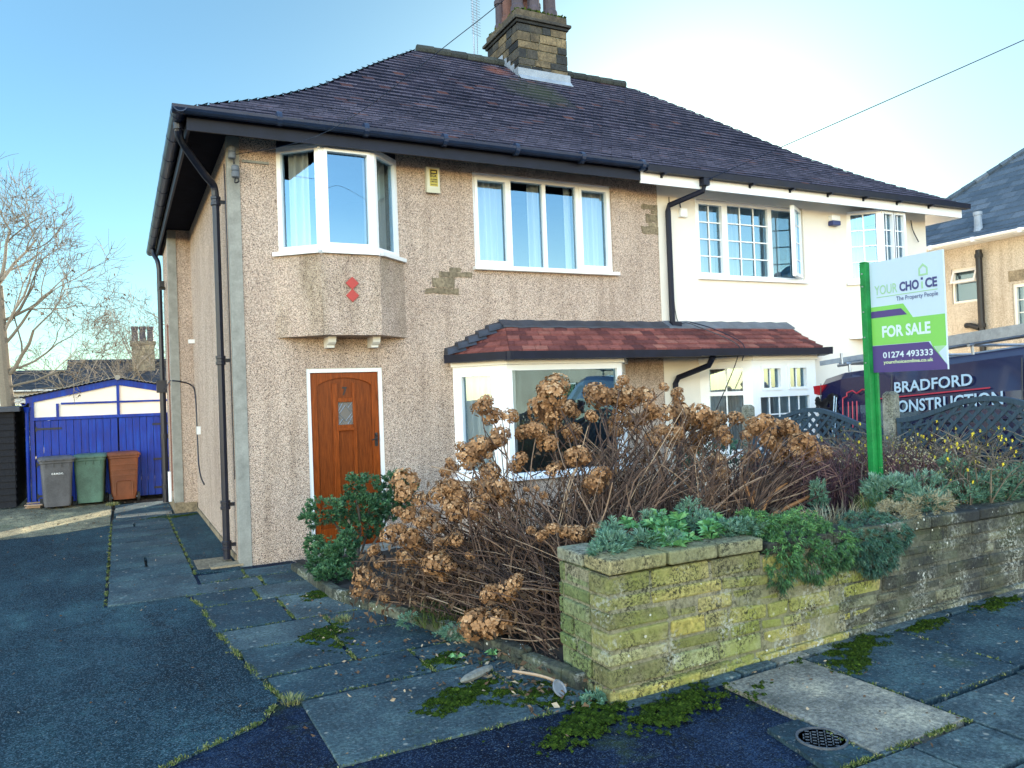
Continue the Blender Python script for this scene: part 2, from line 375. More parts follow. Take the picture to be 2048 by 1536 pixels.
# ------------------------------------------------------------------ geometry kit
ORIG = {}
Z3 = Vector((0, 0, 1))
class MB:
    def __init__(s): s.v = []; s.f = []; s.r = []
    def face(s, pts, r=None):
        i = len(s.v); s.v += [tuple(p) for p in pts]; s.f.append(tuple(range(i, i + len(pts)))); s.r.append(random.random() if r is None else r)
    def hexa(s, p, r=None):   # p: 8 points, bottom 4 then top 4
        if r is None: r = random.random()
        i = len(s.v); s.v += [tuple(q) for q in p]
        for f in ((3, 2, 1, 0), (4, 5, 6, 7), (0, 1, 5, 4), (1, 2, 6, 5), (2, 3, 7, 6), (3, 0, 4, 7)):
            s.f.append(tuple(i + k for k in f)); s.r.append(r)
    def box(s, x0, x1, y0, y1, z0, z1, r=None):
        s.hexa([(x0, y0, z0), (x1, y0, z0), (x1, y1, z0), (x0, y1, z0), (x0, y0, z1), (x1, y0, z1), (x1, y1, z1), (x0, y1, z1)], r)
    def fbox(s, F, u0, u1, v0, v1, w0, w1, r=None):
        P = F.p
        s.hexa([P(u0, v0, w0), P(u1, v0, w0), P(u1, v0, w1), P(u0, v0, w1), P(u0, v1, w0), P(u1, v1, w0), P(u1, v1, w1), P(u0, v1, w1)], r)
    def tube(s, path, rad, n=6, r=None, caps=True):
        if r is None: r = random.random()
        pts = [Vector(p) for p in path]
        if not hasattr(rad, "__len__"): rad = [rad] * len(pts)
        i0 = len(s.v); prev = None
        for k, p in enumerate(pts):
            t = (pts[min(k + 1, len(pts) - 1)] - pts[max(k - 1, 0)])
            if t.length < 1e-9: t = Vector((0, 0, 1))
            t.normalize()
            if prev is None:
                a = t.cross(Vector((0, 0, 1)) if abs(t.z) < .9 else Vector((1, 0, 0))).normalized()
            else:
                a = prev - t * prev.dot(t)
                a = a.normalized() if a.length > 1e-6 else t.orthogonal().normalized()
            prev = a; b = t.cross(a)
            for j in range(n):
                q = 2 * math.pi * j / n
                s.v.append(tuple(p + (a * math.cos(q) + b * math.sin(q)) * rad[k]))
        for k in range(len(pts) - 1):
            for j in range(n):
                s.f.append((i0 + k * n + j, i0 + k * n + (j + 1) % n, i0 + (k + 1) * n + (j + 1) % n, i0 + (k + 1) * n + j)); s.r.append(r)
        if caps:
            s.f.append(tuple(i0 + j for j in range(n))[::-1]); s.r.append(r)
            s.f.append(tuple(i0 + (len(pts) - 1) * n + j for j in range(n))); s.r.append(r)
    def lathe(s, c, prof, n=16, r=None, axis='z'):
        if r is None: r = random.random()
        i0 = len(s.v)
        for (rad, z) in prof:
            for j in range(n):
                q = 2 * math.pi * j / n
                o = (rad * math.cos(q), rad * math.sin(q), z)
                if axis == 'x': o = (z, rad * math.cos(q), rad * math.sin(q))
                if axis == 'y': o = (rad * math.cos(q), z, rad * math.sin(q))
                s.v.append((c[0] + o[0], c[1] + o[1], c[2] + o[2]))
        for k in range(len(prof) - 1):
            for j in range(n):
                s.f.append((i0 + k * n + j, i0 + k * n + (j + 1) % n, i0 + (k + 1) * n + (j + 1) % n, i0 + (k + 1) * n + j)); s.r.append(r)
        s.f.append(tuple(i0 + j for j in range(n))[::-1]); s.r.append(r)
        s.f.append(tuple(i0 + (len(prof) - 1) * n + j for j in range(n))); s.r.append(r)
    def prism(s, poly, F, w0, w1, r=None):   # poly in (u,v), extruded along w
        if r is None: r = random.random()
        n = len(poly); i = len(s.v)
        s.v += [tuple(F.p(u, v, w0)) for u, v in poly] + [tuple(F.p(u, v, w1)) for u, v in poly]
        s.f.append(tuple(i + k for k in range(n))[::-1]); s.r.append(r)
        s.f.append(tuple(i + n + k for k in range(n))); s.r.append(r)
        for k in range(n):
            s.f.append((i + k, i + (k + 1) % n, i + n + (k + 1) % n, i + n + k)); s.r.append(r)
    def loft(s, rings, r=None, cap=True):
        if r is None: r = random.random()
        n = len(rings[0]); i = len(s.v)
        for rg in rings: s.v += [tuple(p) for p in rg]
        for k in range(len(rings) - 1):
            for j in range(n):
                s.f.append((i + k * n + j, i + k * n + (j + 1) % n, i + (k + 1) * n + (j + 1) % n, i + (k + 1) * n + j)); s.r.append(r)
        if cap:
            s.f.append(tuple(i + j for j in range(n))[::-1]); s.r.append(r)
            s.f.append(tuple(i + (len(rings) - 1) * n + j for j in range(n))); s.r.append(r)
    def holes(s, F, u0, u1, v0, v1, hs, depth=.1, back=False):   # a wall sheet with openings and their reveals
        us = sorted({u0, u1, *[h[0] for h in hs], *[h[1] for h in hs]}); vs = sorted({v0, v1, *[h[2] for h in hs], *[h[3] for h in hs]})
        us = [u for u in us if u0 <= u <= u1]; vs = [v for v in vs if v0 <= v <= v1]
        for a, b in zip(us, us[1:]):
            for c, d in zip(vs, vs[1:]):
                mu, mv = (a + b) / 2, (c + d) / 2
                if any(h[0] < mu < h[1] and h[2] < mv < h[3] for h in hs): continue
                s.face([F.p(a, c, 0), F.p(b, c, 0), F.p(b, d, 0), F.p(a, d, 0)], .5)
                if back: s.face([F.p(a, c, -depth), F.p(a, d, -depth), F.p(b, d, -depth), F.p(b, c, -depth)], .5)
        for a, b, c, d in hs:
            P = F.p
            for q in ([P(a, c, 0), P(a, d, 0), P(a, d, -depth), P(a, c, -depth)], [P(b, c, 0), P(b, c, -depth), P(b, d, -depth), P(b, d, 0)],
                      [P(a, d, 0), P(b, d, 0), P(b, d, -depth), P(a, d, -depth)], [P(a, c, 0), P(a, c, -depth), P(b, c, -depth), P(b, c, 0)]):
                s.face(q, .5)
    def build(s, name, mat, parent=None, smooth=False, bevel=0, orig=None):
        o_ = ORIG.get(parent.name, Vector((0, 0, 0))) if parent else Vector(orig or (0, 0, 0))
        me = bpy.data.meshes.new(name)
        me.from_pydata([(a - o_[0], b - o_[1], c - o_[2]) for a, b, c in s.v], [], s.f)
        at = me.attributes.new("rnd", 'FLOAT', 'FACE'); at.data.foreach_set("value", s.r)
        me.materials.append(MAT[mat] if isinstance(mat, str) else mat)
        if smooth: me.polygons.foreach_set("use_smooth", [True] * len(me.polygons))
        me.update()
        ob = bpy.data.objects.new(name, me); COL.objects.link(ob)
        if parent: ob.parent = parent; ORIG[ob.name] = o_
        else: ob.location = o_; ORIG[ob.name] = o_
        if bevel:
            b = ob.modifiers.new("bevel", 'BEVEL'); b.width = bevel; b.segments = 2; b.limit_method = 'ANGLE'; b.angle_limit = R(40)
        return ob

class Fr:   # a local frame: u along, v up, w outwards
    def __init__(s, o, u, v=(0, 0, 1)):
        s.o = Vector(o); s.u = Vector(u).normalized(); s.v = Vector(v).normalized(); s.w = s.u.cross(s.v).normalized()
    def p(s, u, v, w=0): return s.o + s.u * u + s.v * v + s.w * w

def tag(o, label=None, cat=None, group=None, kind=None):
    if label: o["label"] = label
    if cat: o["category"] = cat
    if group: o["group"] = group
    if kind: o["kind"] = kind
    return o
def thing(name, label, cat, loc=(0, 0, 0), group=None, local=False, rz=0):
    o = bpy.data.objects.new(name, None); COL.objects.link(o); o.location = loc; o.rotation_euler = (0, 0, rz)
    o.empty_display_size = .2
    ORIG[o.name] = Vector((0, 0, 0)) if local else Vector(loc)
    return tag(o, label, cat, group)
def copy_tree(o, parent=None):
    c = o.copy(); COL.objects.link(c); c.parent = parent
    ORIG[c.name] = ORIG.get(o.name, Vector((0, 0, 0)))
    for ch in o.children: copy_tree(ch, c)
    return c
def text(name, s, F, u0, u1, v0, v1, w, mat, parent, bold=0.0, depth=.002, shear=0.0, fit=True):
    cu = bpy.data.curves.new(name, 'FONT'); cu.body = s; cu.size = 1; cu.offset = bold; cu.extrude = 0; cu.resolution_u = 3; cu.shear = shear
    ob = bpy.data.objects.new(name, cu); COL.objects.link(ob)
    dg = bpy.context.evaluated_depsgraph_get()
    me = bpy.data.meshes.new_from_object(ob.evaluated_get(dg))
    bpy.data.objects.remove(ob)
    xs = [v.co.x for v in me.vertices]; ys = [v.co.y for v in me.vertices]
    a, b, c, d = min(xs), max(xs), min(ys), max(ys)
    mb = MB()
    mb.v = [tuple(F.p(u0 + (v.co.x - a) / (b - a) * (u1 - u0), v0 + (v.co.y - c) / (d - c) * (v1 - v0), w)) for v in me.vertices]
    mb.f = [tuple(p.vertices) for p in me.polygons]; mb.r = [.5] * len(mb.f)
    bpy.data.meshes.remove(me)
    return mb.build(name, mat, parent)

def window(parent, F, W, H, lights, mat='upvc', sash=(), depth=.06, bars=None, sill=True, cur=None, name='window', curmat='curtain'):
    """lights: (u0,u1,v0,v1,nx,ny); F origin at lower left of the frame, w=0 its face."""
    mb = MB()
    mb.holes(F, 0, W, 0, H, [l[:4] for l in lights], depth)
    for k, l in enumerate(lights):
        u0, u1, v0, v1 = l[:4]
        if k in sash:
            t, d = .038, .016
            for q in ((u0 - t, u1 + t, v0 - t, v0, ), (u0 - t, u1 + t, v1, v1 + t), (u0 - t, u0, v0, v1), (u1, u1 + t, v0, v1)):
                mb.fbox(F, *q, .001, d)
        nx, ny = (l[4], l[5]) if len(l) > 4 else (1, 1)
        for i in range(1, nx):
            u = u0 + (u1 - u0) * i / nx; mb.fbox(F, u - .009, u + .009, v0, v1, -.036, -.024)
        for j in range(1, ny):
            v = v0 + (v1 - v0) * j / ny; mb.fbox(F, u0, u1, v - .009, v + .009, -.0355, -.0235)
    # edges of the frame
    for (a, b, c, d) in ((0, W, 0, 0), (0, W, H, H)):
        mb.face([F.p(0, c, 0), F.p(W, c, 0), F.p(W, c, -depth), F.p(0, c, -depth)])
    for u in (0, W): mb.face([F.p(u, 0, 0), F.p(u, H, 0), F.p(u, H, -depth), F.p(u, 0, -depth)])
    w_ = mb.build(name, mat, parent)
    g = MB()
    for l in lights:
        u0, u1, v0, v1 = l[:4]; g.face([F.p(u0, v0, -.042), F.p(u1, v0, -.042), F.p(u1, v1, -.042), F.p(u0, v1, -.042)])
    g.build('pane', 'glass', w_)
    if cur:
        cb = MB()
        for (u0, u1, v0, v1) in cur:
            n = max(8, int((u1 - u0) / .012)); ph = random.random() * 6
            pts = [(u0 + (u1 - u0) * i / n, -.16 + .028 * math.sin(ph + i * .95) + .014 * math.sin(i * .37 + ph)) for i in range(n + 1)]
            for (ua, wa), (ub, wb) in zip(pts, pts[1:]):
                cb.face([F.p(ua, v0, wa), F.p(ub, v0, wb), F.p(ub, v1, wb), F.p(ua, v1, wa)])
        cb.build('curtain', curmat, w_, smooth=True)
    return w_

def catmull(pts, n=6):
    pts = [Vector(p) for p in pts]; out = []
    P = [pts[0]] + pts + [pts[-1]]
    for i in range(1, len(P) - 2):
        for k in range(n):
            t = k / n
            a, b, c, d = P[i - 1], P[i], P[i + 1], P[i + 2]
            out.append(.5 * ((2 * b) + (c - a) * t + (2 * a - 5 * b + 4 * c - d) * t * t + (3 * b - a - 3 * c + d) * t ** 3))
    out.append(pts[-1]); return out
def lerp_tab(x, tab):
    if x <= tab[0][0]: return tab[0][1]
    for (a, b), (c, d) in zip(tab, tab[1:]):
        if x <= c: return b + (d - b) * (x - a) / (c - a)
    return tab[-1][1]

# ------------------------------------------------------------------ ground
FX = Fr((0, 0, 0), (1, 0, 0))              # the street fronts: w points to the street
def flat(name, poly, z, mat, thick=.03):
    mb = MB(); mb.prism(poly, Fr((0, 0, 0), (1, 0, 0), (0, 1, 0)), z - thick, z)
    return tag(mb.build(name, mat), kind='structure')
g = MB()
g.face([(-400, -400, -.06), (400, -400, -.06), (400, 400, -.06), (-400, 400, -.06)])
tag(g.build('ground', 'ground'), kind='structure')
flat('footway', [(-18, -9.2), (14, -9.2), (14, -3.6), (1.3, -3.6), (.5, .1), (-2, .1), (-18, -3)], -.012, 'footway')
flat('road', [(-60, -16.5), (60, -16.5), (60, -9.35), (-60, -9.35)], -.05, 'drive', .005)
kb = MB()
for i in range(40): kb.box(-18 + i * .9, -18 + i * .9 + .885, -9.34, -9.21, -.06, -.006)
tag(kb.build('kerb', 'concrete'), kind='structure')
flat('driveway', [(-14, 14), (-14, -7.4), (-6, -6.9), (-.96, -4.62), (-.47, -4.33), (-.33, -4.05), (-.40, -3.4), (-.50, -2.37), (-.53, -1.5), (-.62, -1.08), (-1.27, -1.085), (-1.26, 14)], 0, 'drive')

flat('yard', [(-14, 13.9), (-14, 3.2), (-1.9, 3.9), (-1.275, 4.3), (-1.275, 13.9)], .004, 'yard', .003)
pb = MB()
def slab(x0, x1, y0, y1, r=None, tilt=.004, z=None, sk=0):
    a, b = random.uniform(-tilt, tilt), random.uniform(-tilt, tilt)
    zz = (lambda x: .003 + .023 * max(0, x - 1.25)) if z is None else (lambda x: z)
    e = .009
    c = [(x0 + random.uniform(0, e), y0 + random.uniform(0, e)), (x1 - random.uniform(0, e), y0 + random.uniform(0, e) + sk), (x1 - random.uniform(0, e), y1 - random.uniform(0, e) + sk), (x0 + random.uniform(0, e), y1 - random.uniform(0, e))]
    pb.hexa([(x, y, -.05) for x, y in c] + [(x, y, zz(x) + (a if i in (0, 3) else b)) for i, (x, y) in enumerate(c)], random.uniform(.1, .75) if r is None else r)
G = .02
# side path of narrow flags, running to the garage
y = -1.05
while y < 5.0:
    L = random.choice((.36, .45, .52, .62))
    if random.random() < .25:
        xs = random.uniform(-1.0, -.75)
        slab(-1.245, xs - G / 2, y, y + L - G); slab(xs + G / 2, -.475, y, y + L - G)
    else: slab(-1.245, -.475, y, y + L - G)
    y += L
slab(-1.2, -.38, 5.05, 5.42, 1.0)
slab(-1.23, -.35, 5.45, 6.1, .3); slab(-1.22, -.35, 6.12, 7.0, .45)
# front path of larger flags
rows = [(-.22, -.62, [-.46, -.02, .5]), (-.63, -1.06, [-.60, .08, .62]), (-1.07, -1.60, [-.57, -.05, .66]), (-1.61, -2.42, [-.53, .08, .72]), (-2.43, -2.98, [-.48, .3, .95]),
        (-2.99, -3.62, [-.42, .24, 1.0]), (-3.63, -4.12, [-.34, .6, 1.1]), (-4.13, -5.05, [-.24, .9, 1.22])]
for (ya, yb, xs) in rows:
    for a, b in zip(xs, xs[1:]): slab(a + G / 2, b - G / 2, yb, ya - G, sk=.02)
# footway flags along the garden wall
for (x0, x1, y0, y1, r) in [(1.92, 2.555, -6.26, -5.22, .93), (2.57, 3.42, -6.02, -5.22, .25), (3.43, 4.22, -6.0, -5.22, .2), (4.23, 5.1, -6.0, -5.22, .35), (5.11, 6.0, -6.0, -5.22, .3),
                            (2.57, 3.3, -6.95, -6.04, .55), (3.32, 4.1, -6.95, -6.02, .4), (4.11, 5.0, -6.95, -6.02, .3), (5.02, 6.0, -6.95, -6.02, .5),
                            (2.1, 2.556, -6.62, -6.275, .5), (1.6, 2.556, -7.3, -6.63, .5), (2.57, 3.3, -7.9, -6.96, .4), (3.32, 4.2, -7.9, -6.96, .45), (1.6, 2.09, -6.62, -6.275, .62), (1.92, 2.09, -6.26, -6.262, .6)]:
    slab(x0, x1, y0, y1 - G, r)
# cobbled edging at the foot of the garden wall
x = 1.3
while x < 5.9:
    L = random.uniform(.18, .42); slab(x, x + L - .008, -5.205, -5.125, random.uniform(.3, .9), .006); x += L
tag(pb.build('pavement', 'flag', bevel=.004), kind='structure')
flat('path', [(-.455, 4.9), (-.455, -.1), (-.02, -.2), (-.02, 4.95)], .006, 'drive')
flat('neighbour_driveway', [(6.0, -5.3), (13.4, -5.3), (13.4, 6), (11.5, 6), (11.5, -.02), (5.75, -.02), (5.75, -5.0)], .02, 'drive', .02)

# ------------------------------------------------------------------ houses
EAVE = .45
PROF = [(0, 4.63), (.08, 4.70), (.32, 4.85), (.74, 5.09), (1.15, 5.35), (1.79, 5.80), (2.35, 6.26), (3.12, 6.89), (4.0, 7.58), (4.3, 7.80)]
zp = lambda d: lerp_tab(d, PROF)
DMAX = 4.0
SPLIT, XR, YB = 5.66, 11.32, 7.1
def tile_slope(mb, pt, lim, dmax, step=.118, wid=.165, lift=.024, slates=False):
    n = int(dmax / step)
    for k in range(n):
        d = k * step; d2 = d + step * 1.02
        a, b = lim(d + step * .3)
        if b <= a: continue
        off = (k % 2) * wid / 2
        i0 = math.floor((a - off) / wid)
        u = off + i0 * wid
        crs = random.uniform(-.1, .1)
        while u < b:
            ua, ub = max(a, u + .0015), min(b, u + wid - .0015)
            if ub - ua > .02:
                j = random.uniform(-.004, .004); r = min(.76, max(0, (random.random() ** 1.3 + crs * .5) * .76)) if random.random() > .015 else .80
                jl = random.uniform(-.003, .003)
                p0, p1 = pt(ua, d), pt(ub, d); q0, q1 = pt(ua, d2), pt(ub, d2)
                up = lambda p, h: (p[0], p[1], p[2] + h)
                mb.face([up(p0, lift + j), up(p1, lift + j + jl), up(q1, .007), up(q0, .007)], r)
                mb.face([up(p0, -.004), up(p1, -.004), up(p1, lift + j + jl), up(p0, lift + j)], (random.uniform(.88, .98) if not slates else r * .6))  # worn front edges get a paler colour, with their sky-lit line painted in
            u += wid

def house_shell(root, x0, x1, wallmat, front_holes, inner=(1, 1)):
    """front wall, rooms behind; returns the wall part"""
    w = MB()
    w.holes(FX, x0, x1, 0, 4.60, front_holes, .13)
    return w

def gutter_piece(mb, a, b, rad=.058, square=False):
    a, b = Vector(a), Vector(b); L = (b - a).length
    F = Fr(a, (b - a).cross(Z3), Z3)
    if square: poly = [(-rad, 0), (-rad * .9, -rad * 1.5), (rad * .9, -rad * 1.5), (rad, 0), (rad * .8, .0), (rad * .75, -rad * 1.3), (-rad * .75, -rad * 1.3), (-rad * .8, 0)]
    else:
        poly = [(rad * math.cos(t), -rad * math.sin(t)) for t in [math.pi * i / 8 for i in range(9)]]
        poly += [(rad * .85 * math.cos(t), -rad * .85 * math.sin(t)) for t in [math.pi * (8 - i) / 8 for i in range(9)]]
    mb.prism(poly, F, 0, -L if (F.w.dot(b - a) < 0) else L, .5)

# ---- number seven, pebbledashed
H7 = thing('semi_detached_house', 'pebbledashed semi-detached house with a brown wooden front door numbered 7', 'house', (0, 0, 0))
DOOR = (.75, 1.62, .06, 2.08)
W3 = (2.85, 4.90, 3.30, 4.475)
w = MB()
w.holes(FX, 0, SPLIT, -.05, 4.60, [DOOR, (.52, 1.84, 3.34, 4.55), W3, (2.62, 4.9, .72, 2.05)], .13)
FS = Fr((0, 0, 0), (0, -1, 0))                 # side walls facing the drive
w.holes(FS, -5.0, 0, -.05, 4.60, [], .1)
w.face([(-.33, 5.0, .16), (0, 5.0, .16), (0, 5.0, 4.6), (-.33, 5.0, 4.6)], .5)
w.face([(-.33, 5.0, .16), (-.33, 6.68, .16), (-.33, 6.68, 4.6), (-.33, 5.0, 4.6)], .5)
w.face([(-.33, 6.68, -.05), (SPLIT, 6.68, -.05), (SPLIT, 6.68, 4.6), (-.33, 6.68, 4.6)], .5)
w.build('wall', 'pebble', H7)
pl = MB()
pl.box(-.345, -.012, 4.985, 6.66, -.05, .16, .3)
pl.box(-.02, .0, .3, 4.97, -.05, .07, .5)
pl.build('plinth', 'bare_stone', H7)
st = MB()
st.box(-.012, .115, -.012, .10, -.05, 4.58, .4)
st.build('corner_strip', 'concrete', H7, bevel=.004)
st = MB()
st.box(-.345, -.21, 4.985, 5.0, .17, 4.58, .7)
st.box(-.345, -.33, 5.0, 5.12, .17, 4.58, .7)
st.build('corner_strip', 'concrete', H7, bevel=.004)
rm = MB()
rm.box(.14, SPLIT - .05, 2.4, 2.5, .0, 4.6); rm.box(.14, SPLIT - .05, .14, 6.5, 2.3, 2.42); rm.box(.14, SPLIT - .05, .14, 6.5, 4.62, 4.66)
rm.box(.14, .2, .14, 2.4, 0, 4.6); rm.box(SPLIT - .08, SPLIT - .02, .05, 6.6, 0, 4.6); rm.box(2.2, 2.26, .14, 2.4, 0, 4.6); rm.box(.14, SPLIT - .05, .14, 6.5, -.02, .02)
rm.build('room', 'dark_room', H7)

def front_roof(root, left):
    t = MB()
    x0 = -EAVE; x1 = XR + EAVE
    if left:
        tile_slope(t, lambda u, d: (u, -EAVE + d, zp(d)), lambda d: (x0 + d - .01, SPLIT), DMAX)
        tile_slope(t, lambda u, d: (x0 + d, u, zp(d)), lambda d: (-EAVE + d, YB + EAVE - d), DMAX)
    else:
        tile_slope(t, lambda u, d: (u, -EAVE + d, zp(d)), lambda d: (SPLIT, x1 - d + .01), DMAX)
    u_ = MB()
    ds = [p[0] for p in PROF if p[0] <= DMAX]
    sx = (lambda d: x0 + d) if left else (lambda d: x1 - d)
    for a, b in zip(ds, ds[1:]):
        za, zb = zp(a) - .012, zp(b) - .012
        ya, yb_, ra, rb = -EAVE + a, -EAVE + b, YB + EAVE - a, YB + EAVE - b
        u_.face([(sx(a), ya, za), (SPLIT, ya, za), (SPLIT, yb_, zb), (sx(b), yb_, zb)], .2)
        u_.face([(sx(a), ra, za), (SPLIT, ra, za), (SPLIT, rb, zb), (sx(b), rb, zb)], .2)
        u_.face([(sx(a), ya, za), (sx(a), ra, za), (sx(b), rb, zb), (sx(b), yb_, zb)], .2)
    t.v_off = len(t.v)
    for f, r in zip(u_.f, u_.r): t.f.append(tuple(i + len(t.v) for i in f)); t.r.append(r)
    t.v += u_.v
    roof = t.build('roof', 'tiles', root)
    rg = MB(); xr = (x0 + DMAX - .02, SPLIT) if left else (SPLIT, x1 - DMAX + .02)
    x = xr[0]
    while x < xr[1] - .05:
        L = min(.3, xr[1] - x); rg.tube([(x, -EAVE + DMAX, zp(DMAX) + .0), (x + L - .006, -EAVE + DMAX, zp(DMAX) + .012)], .08, 10, random.uniform(.2, .7)); x += L
    rg.build('ridge', 'ridge_tile', roof)
    return roof
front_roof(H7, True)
fa = MB()
fa.box(-.43, 5.08, -.425, -.40, 4.455, 4.60); fa.box(-.425, -.40, -.40, 7.4, 4.455, 4.60)
fa.build('fascia', 'fascia_black', H7)
sf_ = MB(); sf_.box(-.40, SPLIT, -.40, -.002, 4.585, 4.605); sf_.box(-.40, -.34, -.002, 7.3, 4.585, 4.605); sf_.box(-.34, -.002, -.002, 4.98, 4.587, 4.607); sf_.build('soffit', 'soffit', H7)
gt = MB()
gutter_piece(gt, (-.57, -.50, 4.655), (5.12, -.50, 4.625), .072)
gutter_piece(gt, (-.50, -.57, 4.655), (-.50, 7.45, 4.63), .072)
for x in [.45 + i * .92 for i in range(6)]: gt.lathe((x, -.50, 4.653 - x * .0053), [(.0745, -.025), (.0745, .025)], 14, axis='x')
for y in [-.3 + .75 * i for i in range(11)]: gt.lathe((-.50, y, 4.652), [(.0745, -.03), (.0745, .03)], 14, axis='y')
gt.build('gutter', 'gutter_lit', H7)
dp = MB()
dp.tube(catmull([(-.487, -.18, 4.60), (-.487, -.16, 4.50), (-.43, -.02, 4.42), (-.22, .2, 4.20), (-.12, .31, 4.12), (-.10, .33, 4.0)], 5), .04, 10, .4)
dp.tube([(-.10, .33, 4.0), (-.10, .33, .03)], .038, 10, .4)
for z in (3.95, 2.2, .62, .18):
    dp.lathe((-.10, .33, z), [(.05, -.05), (.053, -.045), (.053, -.02), (.046, -.015), (.046, .015), (.053, .02), (.053, .045), (.05, .05)], 12, .4)
    dp.box(-.10, .0, .345, .36, z - .02, z + .02, .4)
dp.lathe((-.487, -.18, 4.57), [(.05, -.04), (.055, .03)], 12, .4)
dp.build('downpipe', 'black_plastic', H7)
dp = MB()
dp.tube(catmull([(-.487, 6.75, 4.60), (-.47, 6.72, 4.48), (-.42, 6.6, 4.35), (-.40, 6.58, 4.2)], 5) + [Vector((-.40, 6.58, 2.2))], .04, 8, .4)
dp.box(-.5, -.335, 6.5, 6.66, 1.98, 2.2); dp.tube([(-.40, 6.58, 2.0), (-.40, 6.58, .02)], .055, 10, .4)
for z in (1.2, .3): dp.lathe((-.40, 6.58, z), [(.065, -.04), (.065, .04)], 10, .4)
dp.build('downpipe', 'black_plastic', H7)
pp = MB()
pp.tube([(-.35, 5.45, 3.05), (-.35, 5.45, .32)], .012, 6); pp.tube([(-.35, 5.45, 3.05), (-.35, 5.52, 3.09)], .014, 6)
pp.build('waste_pipe', 'brown_pipe', H7)
wp = MB(); wp.tube([(-.37, 5.75, .62), (-.37, 5.70, .12)], .028, 8); wp.build('drain_pipe', 'upvc', H7)
cb = MB()
cb.tube(catmull([(-.36, 6.2, 2.05), (-.36, 5.4, 2.12), (-.35, 5.02, 2.14), (-.2, 4.985, 2.12), (-.05, 4.97, 2.06), (-.015, 4.7, 1.9), (-.012, 4.6, 1.2), (-.012, 4.5, .8), (-.012, 4.2, .62), (-.012, 3.7, .55)], 5), .011, 5)
cb.build('cable', 'black_plastic', H7)
cb = MB()
cb.tube(catmull([(-.012, .25, 4.35), (-.012, .2, 3.6), (-.012, .22, 2), (-.012, .2, .9)], 4), .006, 5)
cb.build('cable', 'black_plastic', H7)
bx = MB(); bx.box(-.05, 0, 4.1, 4.22, 1.28, 1.4); bx.build('vent_box', 'paint_white', H7)
bx = MB(); bx.box(-.09, 0, 4.65, 4.75, 2.72, 2.78); bx.build('vent_box', 'paint_white', H7)
tr = MB(); tr.box(-.42, -.05, .05, .6, -.03, .012, .3); tr.box(-.3, .02, -.03, .16, .008, .03, .9); tr.build('drain_surround', 'bare_stone', H7)
# bare stone where the dash has fallen away
bs = MB()
for k_, (x0, x1, z0, z1) in enumerate([(2.18, 2.62, 2.95, 3.02), (2.28, 2.56, 3.025, 3.15), (2.36, 2.80, 3.155, 3.22), (2.5, 2.66, 3.225, 3.27), (5.38, 5.66, 3.86, 3.96), (5.46, 5.66, 4.02, 4.14), (5.38, 5.66, 4.2, 4.27), (5.5, 5.66, 3.965, 4.015), (5.55, 5.66, 4.145, 4.195)]):
    if k_ == 4: bs.build('bare_patch', 'bare_stone', H7); bs = MB()
    n = 5; top = [(x0 + (x1 - x0) * i / n, z1 + random.uniform(-.012, .01)) for i in range(n, -1, -1)]; bot = [(x0 + (x1 - x0) * i / n, z0 + random.uniform(-.01, .012)) for i in range(n + 1)]
    bs.prism([(a + random.uniform(-.01, .01), b) for a, b in bot + top], FX, -.02, .006 + random.uniform(0, .004))
bs.build('bare_patch', 'bare_stone', H7)

def canted_frames(pts):   # faces of a canted bay from plan points, left to right
    return [(Fr((a[0], a[1], 0), (b[0] - a[0], b[1] - a[1], 0)), math.hypot(b[0] - a[0], b[1] - a[1])) for a, b in zip(pts, pts[1:])]

# front door
fr = MB()
x0, x1, z0, z1 = DOOR
FD = Fr((x0, .075, z0), (1, 0, 0))
fr.fbox(FD, 0, .045, 0, z1 - z0, 0, .06); fr.fbox(FD, x1 - x0 - .045, x1 - x0, 0, z1 - z0, 0, .06); fr.fbox(FD, .046, x1 - x0 - .046, z1 - z0 - .05, z1 - z0, 0, .06)
door_frame = fr.build('door_frame', 'paint_white', H7, bevel=.004)
DW, DH = x1 - x0 - .095, z1 - z0 - .055
FL = Fr((x0 + .0475, .07, z0 + .002), (1, 0, 0))
d = MB()
fx = lambda a: a * DW
d.fbox(FL, 0, fx(.093), 0, DH, 0, .03); d.fbox(FL, fx(.90), DW, 0, DH, 0, .0302)
d.fbox(FL, fx(.315), fx(.395), .22, DH * .94, 0, .028); d.fbox(FL, fx(.61), fx(.665), .22, DH * .94, 0, .028)
d.fbox(FL, fx(.093), fx(.90), 0, .22, 0, .0298)
arch = [(fx(.093), DH), (fx(.093), DH * .925)] + [(fx(.093) + fx(.807) * i / 16, DH * (.925 + .045 * math.sin(math.pi * i / 16) ** .7)) for i in range(1, 16)] + [(fx(.90), DH * .925), (fx(.90), DH)]
d.prism(arch, FL, 0, .0315)
for v in (.675, .83): d.fbox(FL, fx(.395), fx(.61), DH * v, DH * (v + .024), 0, .034)
d.fbox(FL, fx(.38), fx(.625), DH * .665, DH * .68, 0, .042)
leaf = d.build('door', 'oak', H7, bevel=.004)
d = MB(); d.fbox(FL, fx(.05), fx(.95), .1, DH * .97, -.02, .012); d.build('door_panel', 'oak_dark', leaf)
d = MB(); d.fbox(FL, fx(.395), fx(.61), DH * .70, DH * .83, .013, .018)
d.build('door_light', 'dark_room', leaf)
d = MB(); cx, cz, hw, hh = fx(.5025), DH * .765, fx(.105), DH * .064
lead = lambda a, b: d.tube([FL.p(*a, .021), FL.p(*b, .021)], .004, 4)
